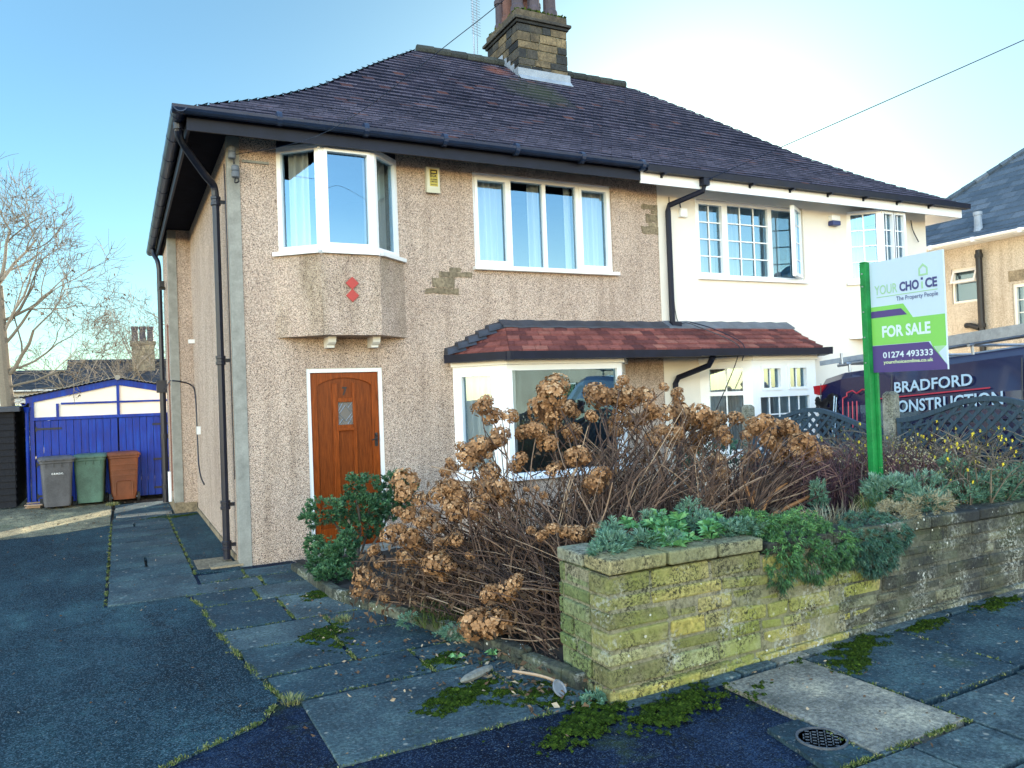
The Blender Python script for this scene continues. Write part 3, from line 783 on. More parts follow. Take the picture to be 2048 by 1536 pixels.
for sx_, sz in ((1, 1), (-1, 1), (1, -1), (-1, -1)):
    lead((cx + sx_ * hw * .9, cz), (cx, cz + sz * hh * .72)); lead((cx + sx_ * hw, cz + sz * hh * .25), (cx + sx_ * hw * .3, cz + sz * hh)); lead((cx + sx_ * hw * .4, cz + sz * hh * .5), (cx + sx_ * hw, cz + sz * hh))
d.build('leading', 'steel', leaf)
text('house_number', '7', FL, fx(.465), fx(.54), DH * .868, DH * .918, .0145, 'iron', leaf, bold=.03)
d = MB()
d.fbox(FL, fx(.925), fx(.97), DH * .565, DH * .64, .03, .038)
d.tube([FL.p(fx(.947), DH * .61, .038), FL.p(fx(.947), DH * .61, .075), FL.p(fx(.90), DH * .607, .08), FL.p(fx(.865), DH * .603, .078)], .009, 8)
d.lathe(FL.p(fx(.947), DH * .635, .04), [(.012, -.02), (.014, 0), (.01, .02)], 8)
d.build('handle', 'iron', leaf)
d = MB(); d.fbox(FL, -.04, DW + .04, -.06, .0, -.06, .16); d.fbox(FL, -.08, DW + .3, -.07, -.042, .165, .42); d.build('doorstep', 'concrete', H7, bevel=.006)
d = MB(); d.fbox(FL, fx(.06), fx(.94), .03, .075, .031, .06); d.build('weather_bar', 'oak_dark', leaf)

# oriel above the door
PL = [(.44, 0), (.87, -.37), (1.52, -.37), (1.93, 0)]
ap = MB()
for k, (F, L) in enumerate(canted_frames(PL)):
    ap.face([F.p(0, 2.42, .012 if k == 1 else 0), F.p(L, 2.42, .012 if k == 1 else 0), F.p(L, 3.30, 0), F.p(0, 3.30, 0)], .5)
ap.face([(x, y - .012 * (y < 0), 2.42) for x, y in PL][::-1], .5)
o_ap = ap.build('oriel_apron', 'pebble_stained', H7)
pl_ = MB()
for k, (F, L) in enumerate(canted_frames(PL)): pl_.fbox(F, .012 if k == 1 else .01, L - .012, 3.302, 3.345, -.06, .045)
pl_.build('sill', 'paint_white', H7)
PW = [(.50, 0), (.885, -.335), (1.505, -.335), (1.875, 0)]
for k, (F, L) in enumerate(canted_frames(PW)):
    G2 = Fr(F.p(0, 3.346, 0), F.u)
    Hh = 1.165
    cl = [[(.05, .30, .02, Hh - .02)], None, [(.03, L - .08, .02, Hh - .02)]][k]
    window(H7, G2, L, Hh, [(.05, L - .05, .06, Hh - .07)] if k != 1 else [(.09, L - .085, .08, Hh - .09)], 'upvc', (0,) if k == 1 else (), cur=cl)
hd = MB()
for k, (F, L) in enumerate(canted_frames(PW)): hd.fbox(F, .003, L - .003, 4.513, 4.584, -.05, -.005)
hd.build('window_head', 'fascia_black', H7)
cl_ = MB()
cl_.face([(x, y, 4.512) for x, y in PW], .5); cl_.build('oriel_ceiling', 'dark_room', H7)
oc = MB()
oc.tube([(.887, -.35, 4.44), (.887, -.35, 4.52)], .018, 6); oc.build('hinge', 'paint_white', H7)
dm = MB(); FO = Fr((.87, -.382, 0), (1, 0, 0))
for zc in (2.985, 2.85): dm.prism([(.325 - .072, zc), (.325, zc - .07), (.325 + .072, zc), (.325, zc + .07)], FO, -.005, .012, .5)
MAT['red_diamond'] = simple("red_ceramic", (.42, .035, .025), .5, .15, 8)
dm.build('diamond', 'red_diamond', o_ap)
for xc in (1.0, 1.5):
    c_ = MB(); FC = Fr((xc - .045, 0, 0), (0, -1, 0))
    prof = [(0, 2.30), (.14, 2.30), (.15, 2.33), (.19, 2.335), (.22, 2.355), (.235, 2.40), (.235, 2.419), (0, 2.419)]
    c_.prism(prof, FC, 0, -.085, .5)
    c_.build('corbel', 'paint_white', H7)

# four-light bedroom window
x0, x1, z0, z1 = W3
FW = Fr((x0, .035, z0), (1, 0, 0)); WW, HH = x1 - x0, z1 - z0
q = WW / 4.02
window(H7, FW, WW, HH, [(.075, q - .05, .085, HH - .09), (q + .035, 2 * q - .02, .03, HH - .06), (2 * q + .03, 3 * q - .025, .03, HH - .06), (3 * q + .06, WW - .07, .085, HH - .09)],
       'upvc', (0, 3), cur=[(.05, q - .02, .02, HH - .03), (1.72 * q, 1.98 * q, .02, HH - .03), (2.72 * q, 2.98 * q, .02, HH - .03), (3 * q + .03, WW - .03, .02, HH - .03)])
sl = MB(); sl.box(x0 - .03, x1 + .05, -.07, .03, z0 - .045, z0 - .002); sl.build('sill', 'paint_white', H7, bevel=.005)

# ground floor canted bay
BP = [(2.50, 0), (2.95, -.56), (4.57, -.56), (5.02, 0)]
bw = MB()
for F, L in canted_frames(BP): bw.face([F.p(0, -.05, 0), F.p(L, -.05, 0), F.p(L, .72, 0), F.p(0, .72, 0)], .5)
bw.build('bay_wall', 'pebble', H7)
for k, (F, L) in enumerate(canted_frames(BP)):
    G2 = Fr(F.p(0, .72, 0), F.u); Hh = 1.34
    if k == 0: lt, cu_, sh = [(.12, L - .2, .10, Hh - .12)], [(.08, L - .05, .02, Hh - .05)], (0,)
    elif k == 1: lt, cu_, sh = [(.07, L - .07, .06, Hh - .07)], [(.04, .2, .02, Hh - .05)], ()
    else: lt, cu_, sh = [(.12, L - .12, .10, Hh - .12)], None, ()
    window(H7, G2, L, Hh, lt, 'upvc', sh, cur=cu_)
bf = MB()
for k, (F, L) in enumerate(canted_frames(BP)): bf.fbox(F, -.01, L + .01, 2.062, 2.125, -.03, .03 + .002 * k)
bf.build('bay_head', 'upvc', H7)
bf = MB()
for k, (F, L) in enumerate(canted_frames(BP)): bf.fbox(F, -.005, L + .005, .70, .735, -.03, .05 + .002 * k)
bf.build('bay_sill', 'upvc', H7)
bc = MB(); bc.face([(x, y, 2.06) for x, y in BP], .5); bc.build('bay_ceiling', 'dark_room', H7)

# the tiled canopy over both bays
A = [Vector((2.46, -.02, 2.205)), Vector((2.93, -.68, 2.205)), Vector((8.02, -.68, 2.225)), Vector((8.60, -.02, 2.225))]
T = [Vector((3.15, -.03, 2.555)), Vector((3.18, -.10, 2.555)), Vector((7.95, -.10, 2.565)), Vector((7.98, -.03, 2.565))]
def canopy(root, left):
    mb = MB(); n = 5
    for k in range(n):
        t0, t1 = k / n, (k + 1.0) / n
        for s_ in range(3):
            a0, b0 = A[s_].lerp(T[s_], t0), A[s_ + 1].lerp(T[s_ + 1], t0); a1, b1 = A[s_].lerp(T[s_], t1), A[s_ + 1].lerp(T[s_ + 1], t1)
            L = (b0 - a0).length; m_ = max(1, int(L / .17)); off = (k % 2) * .5
            edges = [0] + [min(1, max(0, (i + off) / m_)) for i in range(0 if off else 1, m_ + 1)]
            if edges[-1] < 1: edges.append(1)
            for e0, e1 in zip(edges, edges[1:]):
                if e1 - e0 < 1e-4: continue
                mid = a0.lerp(b0, (e0 + e1) / 2)
                if (mid.x < SPLIT) != left: continue
                j = random.uniform(-.003, .004); l = Vector((0, 0, .024 + j)); r = random.random()
                g0 = .003 / L
                p0, p1, q0, q1 = a0.lerp(b0, e0 + g0), a0.lerp(b0, e1 - g0), a1.lerp(b1, e0 + g0), a1.lerp(b1, e1 - g0)
                dn_ = Vector((0, 0, .004))
                mb.face([p0 + l, p1 + l, q1 + dn_, q0 + dn_], r); mb.face([p0 - dn_, p1 - dn_, p1 + l, p0 + l], r * .5)
    for s_ in range(3):
        xa, xb = (A[s_], A[s_ + 1]), (T[s_], T[s_ + 1])
        def cut(p, q): 
            t = (SPLIT - p.x) / (q.x - p.x) if abs(q.x - p.x) > 1e-6 else 0
            return p.lerp(q, t)
        P0, P1, Q0, Q1 = A[s_], A[s_ + 1], T[s_], T[s_ + 1]
        if s_ == 1:
            if left: P1, Q1 = cut(P0, P1), cut(Q0, Q1)
            else: P0, Q0 = cut(P0, P1), cut(Q0, Q1)
        elif (s_ == 0) != left: continue
        d_ = Vector((0, 0, -.012))
        mb.face([P0 + d_, P1 + d_, Q1 + d_, Q0 + d_], .1)
    roof = mb.build('bay_roof', 'tiles_red', root)
    # lead or felt apron against the wall
    fl = MB()
    xa, xb = (3.12, SPLIT) if left else (SPLIT, 8.02)
    nx = 22; za = 2.645 if left else 2.655
    for i in range(nx):
        u0, u1 = xa + (xb - xa) * i / nx, xa + (xb - xa) * (i + 1) / nx
        b0, b1 = .006 * math.sin(i * 2.1), .006 * math.sin((i + 1) * 2.1)
        fl.face([(u0, -.17, 2.555 + b0), (u1, -.17, 2.555 + b1), (u1, -.012, za + b1), (u0, -.012, za + b0)], random.random())
        fl.face([(u0, -.172, 2.535 + b0), (u1, -.172, 2.535 + b1), (u1, -.17, 2.556 + b1), (u0, -.17, 2.556 + b0)], random.random())
    if left:
        for k in range(5):
            t = k / 5; p = A[0].lerp(T[0], t); q_ = A[0].lerp(T[0], t + .24)
            fl.hexa([(p.x - .07, -.14, p.z - .0), (q_.x, -.16, q_.z - .03), (q_.x, -.004, q_.z - .03), (p.x - .07, -.004, p.z), (p.x - .06, -.10, p.z + .075), (q_.x, -.10, q_.z + .035), (q_.x, -.004, q_.z + .06), (p.x - .06, -.004, p.z + .09)])
    else:
        for k in range(5):
            t = k / 5; p = A[3].lerp(T[3], t); q_ = A[3].lerp(T[3], t + .2)
            fl.hexa([(p.x + .0, -.05, p.z), (q_.x, -.05, q_.z), (q_.x, -.004, q_.z), (p.x, -.004, p.z), (p.x + .02, -.05, p.z + .06), (q_.x, -.05, q_.z + .06), (q_.x, -.004, q_.z + .06), (p.x + .02, -.004, p.z + .06)])
    fl.build('flashing', 'felt' if left else 'lead', roof)
    gm = MB()
    off = [Vector((2.40, -.06, 2.205)), Vector((2.90, -.745, 2.205)), Vector((8.05, -.745, 2.225)), Vector((8.66, -.06, 2.225))]
    if left: segs = [(off[0], off[1]), (off[1], Vector((SPLIT, -.745, 2.215)))]
    else: segs = [(Vector((SPLIT, -.745, 2.215)), off[2]), (off[2], off[3])]
    for a, b in segs: gutter_piece(gm, a, b, .062, True)
    gm.lathe((off[1] if left else off[2]) + Vector((0, 0, -.05)), [(.062, -.05), (.066, 0), (.066, .05)], 10)
    x_a, x_b = (2.95, SPLIT) if left else (SPLIT, 8.0)
    gm.box(x_a, x_b, -.685, -.60, 2.13, 2.2); 
    gm.face([A[0 if left else 3] + Vector((0, 0, -.06)), A[1 if left else 2] + Vector((0, 0, -.06)), Vector((x_a if left else x_b, -.02, 2.14))], .5)
    gm.face([(x_a, -.68, 2.132), (x_b, -.68, 2.132), (x_b, -.01, 2.132), (x_a, -.01, 2.132)], .5)
    gm.build('bay_gutter', 'fascia_black', roof)
canopy(H7, True)

# chimney shared by the pair
ch = MB(); mo = MB()
CX0, CX1, CY0, CY1 = 5.17, 6.15, 3.0, 4.22
def block_course(mb, x0, x1, y0, y1, z0, z1, ln, gap=.012, out=.0):
    for face in range(4):
        L = (x1 - x0) if face % 2 == 0 else (y1 - y0)
        a = 0
        cuts = [0]
        while cuts[-1] < L - ln * .7: cuts.append(cuts[-1] + random.uniform(ln * .6, ln * 1.5))
        cuts[-1] = L
        if len(cuts) < 2: cuts = [0, L]
        for u0, u1 in zip(cuts, cuts[1:]):
            o = out + random.uniform(-.006, .01); g_ = gap / 2; dp_ = .06
            if face == 0: mb.box(x0 + u0 + g_, x0 + u1 - g_, y0 - o, y0 + dp_, z0 + g_, z1 - g_)
            elif face == 1: mb.box(x1 - dp_, x1 + o, y0 + u0 + g_, y0 + u1 - g_, z0 + g_, z1 - g_)
            elif face == 2: mb.box(x0 + u0 + g_, x0 + u1 - g_, y1 - dp_, y1 + o, z0 + g_, z1 - g_)
            else: mb.box(x0 - o, x0 + dp_, y0 + u0 + g_, y0 + u1 - g_, z0 + g_, z1 - g_)
z = 6.9
for hgt in (.17, .15, .16, .12, .17, .13, .16, .14):
    block_course(ch, CX0, CX1, CY0, CY1, z, z + hgt, .27); z += hgt
ZC = z
ch.box(CX0 - .03, CX1 + .03, CY0 - .03, CY1 + .03, ZC, ZC + .05); ch.box(CX0 - .07, CX1 + .07, CY0 - .07, CY1 + .07, ZC + .05, ZC + .10)
ch.box(CX0 - .01, CX1 + .01, CY0 - .01, CY1 + .01, ZC + .10, ZC + .24)
chim = ch.build('chimney', 'chimney_stone', H7, bevel=.008)
mo.box(CX0 + .012, CX1 - .012, CY0 + .012, CY1 - .012, 6.6, ZC, .3)
mo.build('mortar', 'mortar_dark', chim)
fm = MB()
fm.hexa([(CX0 + .0, CY0 + .0, ZC + .241), (CX1, CY0, ZC + .241), (CX1, CY1, ZC + .241), (CX0, CY1, ZC + .241), (CX0 + .2, CY0 + .2, ZC + .36), (CX1 - .2, CY0 + .2, ZC + .36), (CX1 - .2, CY1 - .2, ZC + .36), (CX0 + .2, CY1 - .2, ZC + .36)])
for i in range(420):
    x, y = random.uniform(CX0, CX1), random.choice((CY0 + random.uniform(0, .2), random.uniform(CY0, CY1)))
    fm.tube([(x, y, ZC + .25), (x + random.uniform(-.03, .03), y + random.uniform(-.03, .03), ZC + .25 + random.uniform(.015, .04))], [.022, .008], 4)
fm.build('flaunching', 'moss', chim)
for (x, y, top, rr, mt) in [(5.32, 3.25, .95, .105, 'pot_dark'), (5.62, 3.22, 1.0, .11, 'pot_dark'), (5.95, 3.22, .9, .12, 'pot_dark'), (5.36, 3.68, .95, .11, 'terracotta'), (5.75, 3.75, .9, .11, 'terracotta'), (5.36, 4.0, .9, .1, 'pot_dark'), (5.98, 3.8, .85, .1, 'pot_dark')]:
    p = MB(); p.lathe((x, y, ZC + .28), [(rr * 1.2, 0), (rr * 1.15, .12), (rr * .95, .16), (rr * .9, top * .55), (rr * 1.12, top * .56), (rr * 1.12, top * .64), (rr * .92, top * .66), (rr * .88, top * .9), (rr * 1.1, top * .92), (rr * 1.1, top), (rr * .8, top), (rr * .8, top - .1)], 14)
    p.build('chimney_pot', mt, chim, smooth=False)
lf = MB()
zf = zp(CY0 + EAVE)
lf.hexa([(CX0 - .03, CY0 - .03, zf - .05), (CX1 + .03, CY0 - .03, zf - .05), (CX1 + .03, CY0 - .012, zf - .05), (CX0 - .03, CY0 - .012, zf - .05),
         (CX0 - .03, CY0 - .03, zf + .16), (CX1 + .03, CY0 - .03, zf + .16), (CX1 + .03, CY0 - .012, zf + .165), (CX0 - .03, CY0 - .012, zf + .165)], .8)
lf.hexa([(CX0 - .03, CY0 - .12, zp(CY0 - .12 + EAVE) + .028), (CX1 + .03, CY0 - .12, zp(CY0 - .12 + EAVE) + .028), (CX1 + .03, CY0 - .03, zf + .03), (CX0 - .03, CY0 - .03, zf + .03),
         (CX0 - .03, CY0 - .12, zp(CY0 - .12 + EAVE) + .036), (CX1 + .03, CY0 - .12, zp(CY0 - .12 + EAVE) + .036), (CX1 + .03, CY0 - .031, zf + .04), (CX0 - .03, CY0 - .031, zf + .04)], .6)
for i in range(5):
    y = CY0 + i * .14
    lf.box(CX0 - .03, CX0 - .014, y, y + .15, zp(y + EAVE) - .02, zp(y + EAVE) + .17, .3)
lf.build('flashing', 'lead_light', chim)

# ---- the white rendered neighbour
H9 = thing('semi_detached_house', 'smooth white rendered semi-detached house with square-paned windows', 'house', (SPLIT, 0, 0))
DW9 = (9.72, 10.6, .06, 2.08)
W9 = (6.36, 8.47, 3.30, 4.43)
w = MB()
w.holes(FX, SPLIT + .004, XR + .08, -.05, 4.60, [W9, (9.5, 10.8, 3.34, 4.46), (6.44, 8.3, .72, 2.05), DW9], .12)
w.face([(XR + .08, 0, -.05), (XR + .08, 7.1, -.05), (XR + .08, 7.1, 4.6), (XR + .08, 0, 4.6)], .5)
w.face([(SPLIT, 6.68, -.05), (XR + .08, 6.68, -.05), (XR + .08, 6.68, 4.6), (SPLIT, 6.68, 4.6)], .5)
w.box(SPLIT + .002, SPLIT + .012, -.012, -.001, 2.66, 4.45)
w.build('wall', 'render', H9)
rm = MB()
rm.box(SPLIT + .05, XR, 2.4, 2.5, .0, 4.6); rm.box(SPLIT + .05, XR, .14, 6.5, 2.3, 2.42); rm.box(SPLIT + .05, XR, .14, 6.5, 4.62, 4.66)
rm.box(9.1, 9.16, .14, 2.4, 0, 4.6); rm.box(XR - .06, XR, .14, 6.5, 0, 4.6); rm.box(SPLIT + .05, XR, .14, 6.5, -.02, .02)
rm.build('room', 'dark_room', H9)
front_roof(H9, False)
fa = MB()
fa.box(5.085, XR + .43, -.427, -.40, 4.425, 4.595); fa.box(SPLIT + .01, XR + .43, -.40, -.002, 4.575, 4.60); fa.box(XR + .40, XR + .43, -.40, 7.4, 4.425, 4.595); fa.box(XR + .082, XR + .40, -.002, 7.3, 4.575, 4.60)
fa.build('fascia', 'upvc', H9)
gt = MB()
gutter_piece(gt, (5.125, -.482, 4.645), (XR + .52, -.482, 4.645), .055, True)
x = 5.4
while x < XR + .3: gt.box(x, x + .035, -.53, -.43, 4.54, 4.562); gt.box(x, x + .035, -.44, -.428, 4.515, 4.56); x += .78
gt.build('gutter', 'fascia_black', H9)
dp = MB()
sq = lambda a, b: dp.tube([a, b], .042, 4, .5)
dp.box(6.06, 6.16, -.53, -.43, 4.46, 4.56, .5)
dp.tube([(6.11, -.47, 4.50), (6.11, -.45, 4.40), (5.80, -.09, 4.26), (5.79, -.075, 4.18), (5.79, -.075, 2.62)], .04, 8, .5)
dp.box(5.74, 5.90, -.14, -.02, 2.55, 2.63, .5)
dp.tube([(5.95, -.70, 2.12), (5.95, -.60, 2.0), (5.82, -.12, 1.86), (5.80, -.075, 1.78), (5.80, -.075, 0)], .04, 8, .5)
dp.build('downpipe', 'fascia_black', H9)
cb = MB()
cb.tube(catmull([(5.86, -.02, 4.4), (5.86, -.02, 3.6), (5.9, -.03, 2.7), (6.0, -.2, 2.6), (6.3, -.72, 2.3), (6.35, -.72, 2.1), (6.2, -.5, 1.5), (6.1, -.3, 1.1)], 5), .007, 5)
cb.build('cable', 'black_plastic', H9)
cb = MB()
cb.tube(catmull([(6.0, -.2, 2.62), (6.15, -.5, 2.5), (6.45, -.72, 2.28), (6.4, -.75, 2.05)], 5), .007, 5)
cb.build('cable', 'black_plastic', H9)
cb = MB()
cb.tube(catmull([(11.0, -.02, 4.42), (11.01, -.04, 4.25), (11.12, -.06, 4.05)], 5), .009, 5)
cb.build('cable', 'black_plastic', H9)
cb = MB()
cb.tube(catmull([(6.05, -.012, 4.4), (6.06, -.012, 4.3), (6.08, -.012, 4.22)], 3), .008, 5)
cb.build('cable', 'black_plastic', H9)
x0, x1, z0, z1 = W9
FW = Fr((x0, .05, z0), (1, 0, 0)); WW, HH = x1 - x0, z1 - z0
wd = window(H9, FW, WW, HH, [(.07, .50, .07, HH - .07, 2, 4), (.62, 1.42, .05, HH - .05, 3, 4), (1.50, WW - .09, .05, HH - .05)], 'upvc', (0,), cur=[(.05, .48, .02, HH - .03), (.6, 1.0, .02, HH - .03), (1.48, 1.8, .02, HH - .03)], curmat='blind')
oc = MB(); FO = Fr((x0 + WW - .06, .02, z0 + .035), (-.85, -.53, 0))
SW, SH = .50, HH - .07
for q_ in ((0, SW, 0, .05), (0, SW, SH - .05, SH), (0, .05, .05, SH - .05), (SW - .05, SW, .05, SH - .05)): oc.fbox(FO, *q_, -.03, .03)
oc.fbox(FO, SW / 2 - .008, SW / 2 + .008, .05, SH - .05, -.008, .008)
for i in (1, 2, 3): oc.fbox(FO, .05, SW - .05, SH * i / 4 - .008, SH * i / 4 + .008, -.0075, .0075)
cas = oc.build('casement', 'upvc', wd)
oc = MB(); oc.face([FO.p(.05, .05, 0), FO.p(SW - .05, .05, 0), FO.p(SW - .05, SH - .05, 0), FO.p(.05, SH - .05, 0)], .5); oc.build('casement_pane', 'glass', wd)
sl = MB(); sl.box(x0 - .02, x1 + .02, -.05, .045, z0 - .04, z0 - .002); sl.box(x0 - .025, x0, -.004, .0, z0, z1); sl.build('sill', 'upvc', H9)
PL9 = [(XR - a_, b_) for a_, b_ in PL[::-1]]
PW9 = [(XR - a_, b_) for a_, b_ in PW[::-1]]
ap = MB()
for F, L in canted_frames(PL9): ap.face([F.p(0, 2.42, 0), F.p(L, 2.42, 0), F.p(L, 3.26, 0), F.p(0, 3.26, 0)], .5)
ap.face([(x, y, 2.42) for x, y in PL9][::-1], .5)
ap.build('oriel_apron', 'render', H9)
pl_ = MB()
for k, (F, L) in enumerate(canted_frames(PL9)): pl_.fbox(F, .012 if k == 1 else .01, L - .012, 3.262, 3.30, -.06, .05); pl_.fbox(F, .012 if k == 1 else .01, L - .012, 2.40, 2.44, -.06, .02)
pl_.build('sill', 'upvc', H9)
for k, (F, L) in enumerate(canted_frames(PW9)):
    G2 = Fr(F.p(0, 3.302, 0), F.u); Hh = 1.15
    window(H9, G2, L, Hh, [(.06, L - .06, .07, Hh - .06, 2, 4)] if k != 1 else [(.07, L / 2 - .03, .07, Hh - .07, 2, 4), (L / 2 + .03, L - .07, .07, Hh - .07, 2, 4)], 'upvc', (0, 1) if k == 1 else (), cur=[(.04, L * .6, .02, Hh - .03)], curmat='blind')
cl_ = MB(); cl_.face([(x, y, 4.4515) for x, y in PW9], .5); cl_.build('oriel_ceiling', 'dark_room', H9)
BP9 = [(6.30, 0), (6.75, -.56), (7.98, -.56), (8.43, 0)]
bw = MB()
for F, L in canted_frames(BP9): bw.face([F.p(0, -.05, 0), F.p(L, -.05, 0), F.p(L, .72, 0), F.p(0, .72, 0)], .5)
bw.build('bay_wall', 'render', H9)
for k, (F, L) in enumerate(canted_frames(BP9)):
    G2 = Fr(F.p(0, .72, 0), F.u); Hh = 1.34
    if k != 1: lt = [(.13, L - .13, .10, .86, 2, 2), (.13, L - .13, .92, Hh - .10, 2, 1)]
    else: lt = [(.14, L - .14, .08, .82, 5, 3), (.20, L / 2 - .09, .95, Hh - .12, 2, 1), (L / 2 + .09, L - .20, .95, Hh - .12, 2, 1)]
    window(H9, G2, L, Hh, lt, 'upvc', (1, 2) if k == 1 else (), cur=[(.08, L - .08, .02, Hh - .05)], curmat='blind')
bf = MB()
for k, (F, L) in enumerate(canted_frames(BP9)): bf.fbox(F, -.01, L + .01, 2.062, 2.125, -.03, .03 + .002 * k)
bf.build('bay_head', 'upvc', H9)
bf = MB()
for k, (F, L) in enumerate(canted_frames(BP9)): bf.fbox(F, -.005, L + .005, .70, .735, -.03, .05 + .002 * k)
bf.build('bay_sill', 'upvc', H9)
bc = MB(); bc.face([(x, y, 2.06) for x, y in BP9], .5); bc.build('bay_ceiling', 'dark_room', H9)
canopy(H9, False)
dd = MB(); dd.box(DW9[0], DW9[1], .03, .08, DW9[2], DW9[3]); dd.build('door', 'upvc', H9)

# small fittings on the two fronts
def fit(name, label, cat, mb, mat, **k): return tag(mb.build(name, mat, **k), label, cat)
al = thing('alarm_box', 'cream burglar alarm box with black lettering under the dark eaves', 'alarm box', (2.32, 0, 4.3))
a_ = MB(); FA = Fr((2.23, 0, 4.15), (1, 0, 0))
a_.loft([[FA.p(u, v, 0) for u, v in ((0, .02), (.17, .02), (.17, .31), (0, .31))], [FA.p(u, v, .055) for u, v in ((0, .0), (.17, .0), (.17, .31), (0, .31))], [FA.p(u, v, .068) for u, v in ((.012, .055), (.158, .055), (.158, .30), (.012, .30))]])
MAT['alarm_cream'] = simple("alarm_cream", (.62, .60, .46), .5, .1, 6)
MAT['alarm_yellow'] = simple("alarm_yellow", (.52, .42, .06), .5, .1, 6)
a_.build('cover', 'alarm_cream', al)
p_ = MB(); p_.fbox(FA, .035, .138, .075, .28, .0685, .0705); p_.build('plate', 'alarm_yellow', al)
tb = MB()
for q_ in ((.044, .058, .18, .272), (.058, .13, .256, .272), (.116, .13, .226, .256), (.058, .116, .222, .236)): tb.fbox(FA, *q_, .071, .0725)
tb.build('emblem', 'iron', al)
text('lettering', 'GK', FA, .064, .130, .182, .217, .072, 'iron', al, bold=.03)
text('lettering', 'ALARMS', FA, .042, .131, .147, .168, .072, 'iron', al, bold=.03)
text('lettering', 'LIMITED', FA, .042, .131, .120, .141, .072, 'iron', al, bold=.03)
text('lettering', 'BRADFORD', FA, .047, .126, .086, .102, .072, 'iron', al, bold=.02)
a_ = MB(); a_.box(9.02, 9.2, -.1, 0, 4.2, 4.27); MAT['blue_box'] = simple("blue_plastic", (.02, .035, .16), .4, .1, 5)
lampa = thing('alarm_box', 'small blue and white alarm box on the white rendered wall', 'alarm box', (9.1, 0, 4.2))
a_.build('base', 'blue_box', lampa, bevel=.01); a_ = MB(); a_.box(9.02, 9.2, -.09, 0, 4.272, 4.36); a_.build('cover', 'upvc', lampa, bevel=.01)
a_ = MB(); a_.box(6.03, 6.15, -.05, 0, 4.13, 4.25); a_.box(6.035, 6.145, -.058, -.051, 4.135, 4.245)
fit('junction_box', 'small white junction box beside the top of the black downpipe', 'junction box', a_, 'upvc', orig=(6.09, 0, 4.19))
ins = thing('insulator', 'grey pot insulators under the eaves at the house corner', 'insulator', (-.03, -.06, 4.3))
i_ = MB()
for (x, z) in ((.03, 4.40), (.06, 4.20)): i_.lathe((x, -.09, z - .02), [(.03, -.07), (.042, -.06), (.042, -.01), (.034, 0), (.042, .01), (.042, .05), (.03, .065)], 12)
i_.build('pot', 'lead', ins)
i_ = MB(); i_.tube([(.03, -.02, 4.44), (.03, -.09, 4.42), (.05, -.09, 4.26)], .01, 6); i_.tube(catmull([(.06, -.09, 4.12), (.05, -.09, 4.06), (.09, -.08, 4.08), (.08, -.08, 4.14)], 4), .008, 5); i_.build('bracket', 'iron', ins)
a_ = MB(); a_.box(.14, .42, -.02, -.001, 4.31, 4.335)
for x in (.19, .28, .37): a_.lathe((x, -.022, 4.322), [(.01, -.006), (.01, .006)], 8, axis='y')
fit('wall_bracket', 'flat grey metal strip bolted left of the upper bay window', 'bracket', a_, 'concrete', orig=(.28, 0, 4.32))
a_ = MB(); a_.box(-.45, -.345, 5.75, 5.82, 3.72, 3.76); a_.box(-.44, -.36, 5.70, 5.83, 3.76, 3.86)
fit('security_lamp', 'little dark floodlight high on the shaded side wall', 'lamp', a_, 'iron', orig=(-.4, 5.8, 3.75))
a_ = MB(); ax, ay = 4.93, 4.28
aer = thing('aerial', 'tall thin television aerial strapped to the chimney', 'aerial', (ax, ay, 7.4))
a_.tube([(ax, ay, 7.45), (ax, ay, 9.6)], .014, 6); a_.tube([(ax, ay, 7.9), (CX0, ay - .1, 7.9)], .012, 6); a_.build('mast', 'steel', aer)
a_ = MB(); a_.tube([(ax + .02, ay - .1, 8.0), (ax + .05, ay - .1, 9.5)], .008, 5)
for i in range(26): z = 8.35 + i * .05; a_.tube([(ax - .10, ay - .14, z), (ax + .12, ay - .06, z)], .004, 4)
a_.build('array', 'steel', aer)
wr = MB(); wr.tube(catmull([(.07, -.09, 4.36), (.75, -1.45, 4.27), (1.61, -3.0, 4.78), (3.0, -6.2, 5.6), (8.3, -17.9, 7.6)], 8), .0035, 5)
fit('overhead_wire', 'thin black wire rising from the house corner across the roof', 'wire', wr, 'black_plastic', orig=(.07, -.09, 4.36))
wr = MB(); wr.tube(catmull([(6.05, -.46, 4.5), (9.16, -3.0, 5.92), (8.3, -17.9, 8.2)][:2] + [(12.2, -5.5, 7.35)], 8), .006, 5)
fit('overhead_wire', 'thin dark wire crossing the pale sky at the right', 'wire', wr, 'black_plastic', orig=(6.05, -.46, 4.5))

# ------------------------------------------------------------------ garage, bins, shed
GX0, GX1, GY, GZ, GA = -2.57, .10, 8.0, 1.92, 2.21
ga = thing('garage', 'blue sectional garage with cream panels under its low gable', 'garage', (-1.2, 8, 0))
FG = Fr((GX0, GY, 0), (1, 0, 0)); GW = GX1 - GX0; GXA = 1.45
g = MB()
g.prism([(0, 1.60), (GW, 1.60), (GW, GZ), (GXA, GA), (0, GZ)], FG, -.06, -.02)
g.build('panel', 'cream_panel', ga)
g = MB(); g.box(GX0, GX0 + .06, GY + .02, GY + 5, 0, GZ); g.box(GX1 - .06, GX1, GY + .02, GY + 5, 0, GZ); g.box(GX0, GX1, GY + 4.95, GY + 5, 0, GZ)
for i in range(26): g.box(GX0 - .012, GX0, GY + .05 + i * .19, GY + .13 + i * .19, 0, GZ)
g.build('wall', 'concrete', ga)
g = MB()
sl_ = (GA - GZ) / GXA
for (a, b, za, zb) in ((-.06, GXA, GZ - .02, GA), (GXA, GW + .06, GA, GA - sl_ * (GW + .06 - GXA))):
    g.prism([(a, za - .03), (b, zb - .03), (b, zb + .09), (a, za + .09)], FG, -.015, .02)
g.fbox(FG, .06, GW, 1.785, 1.815, -.018, .012) if False else None
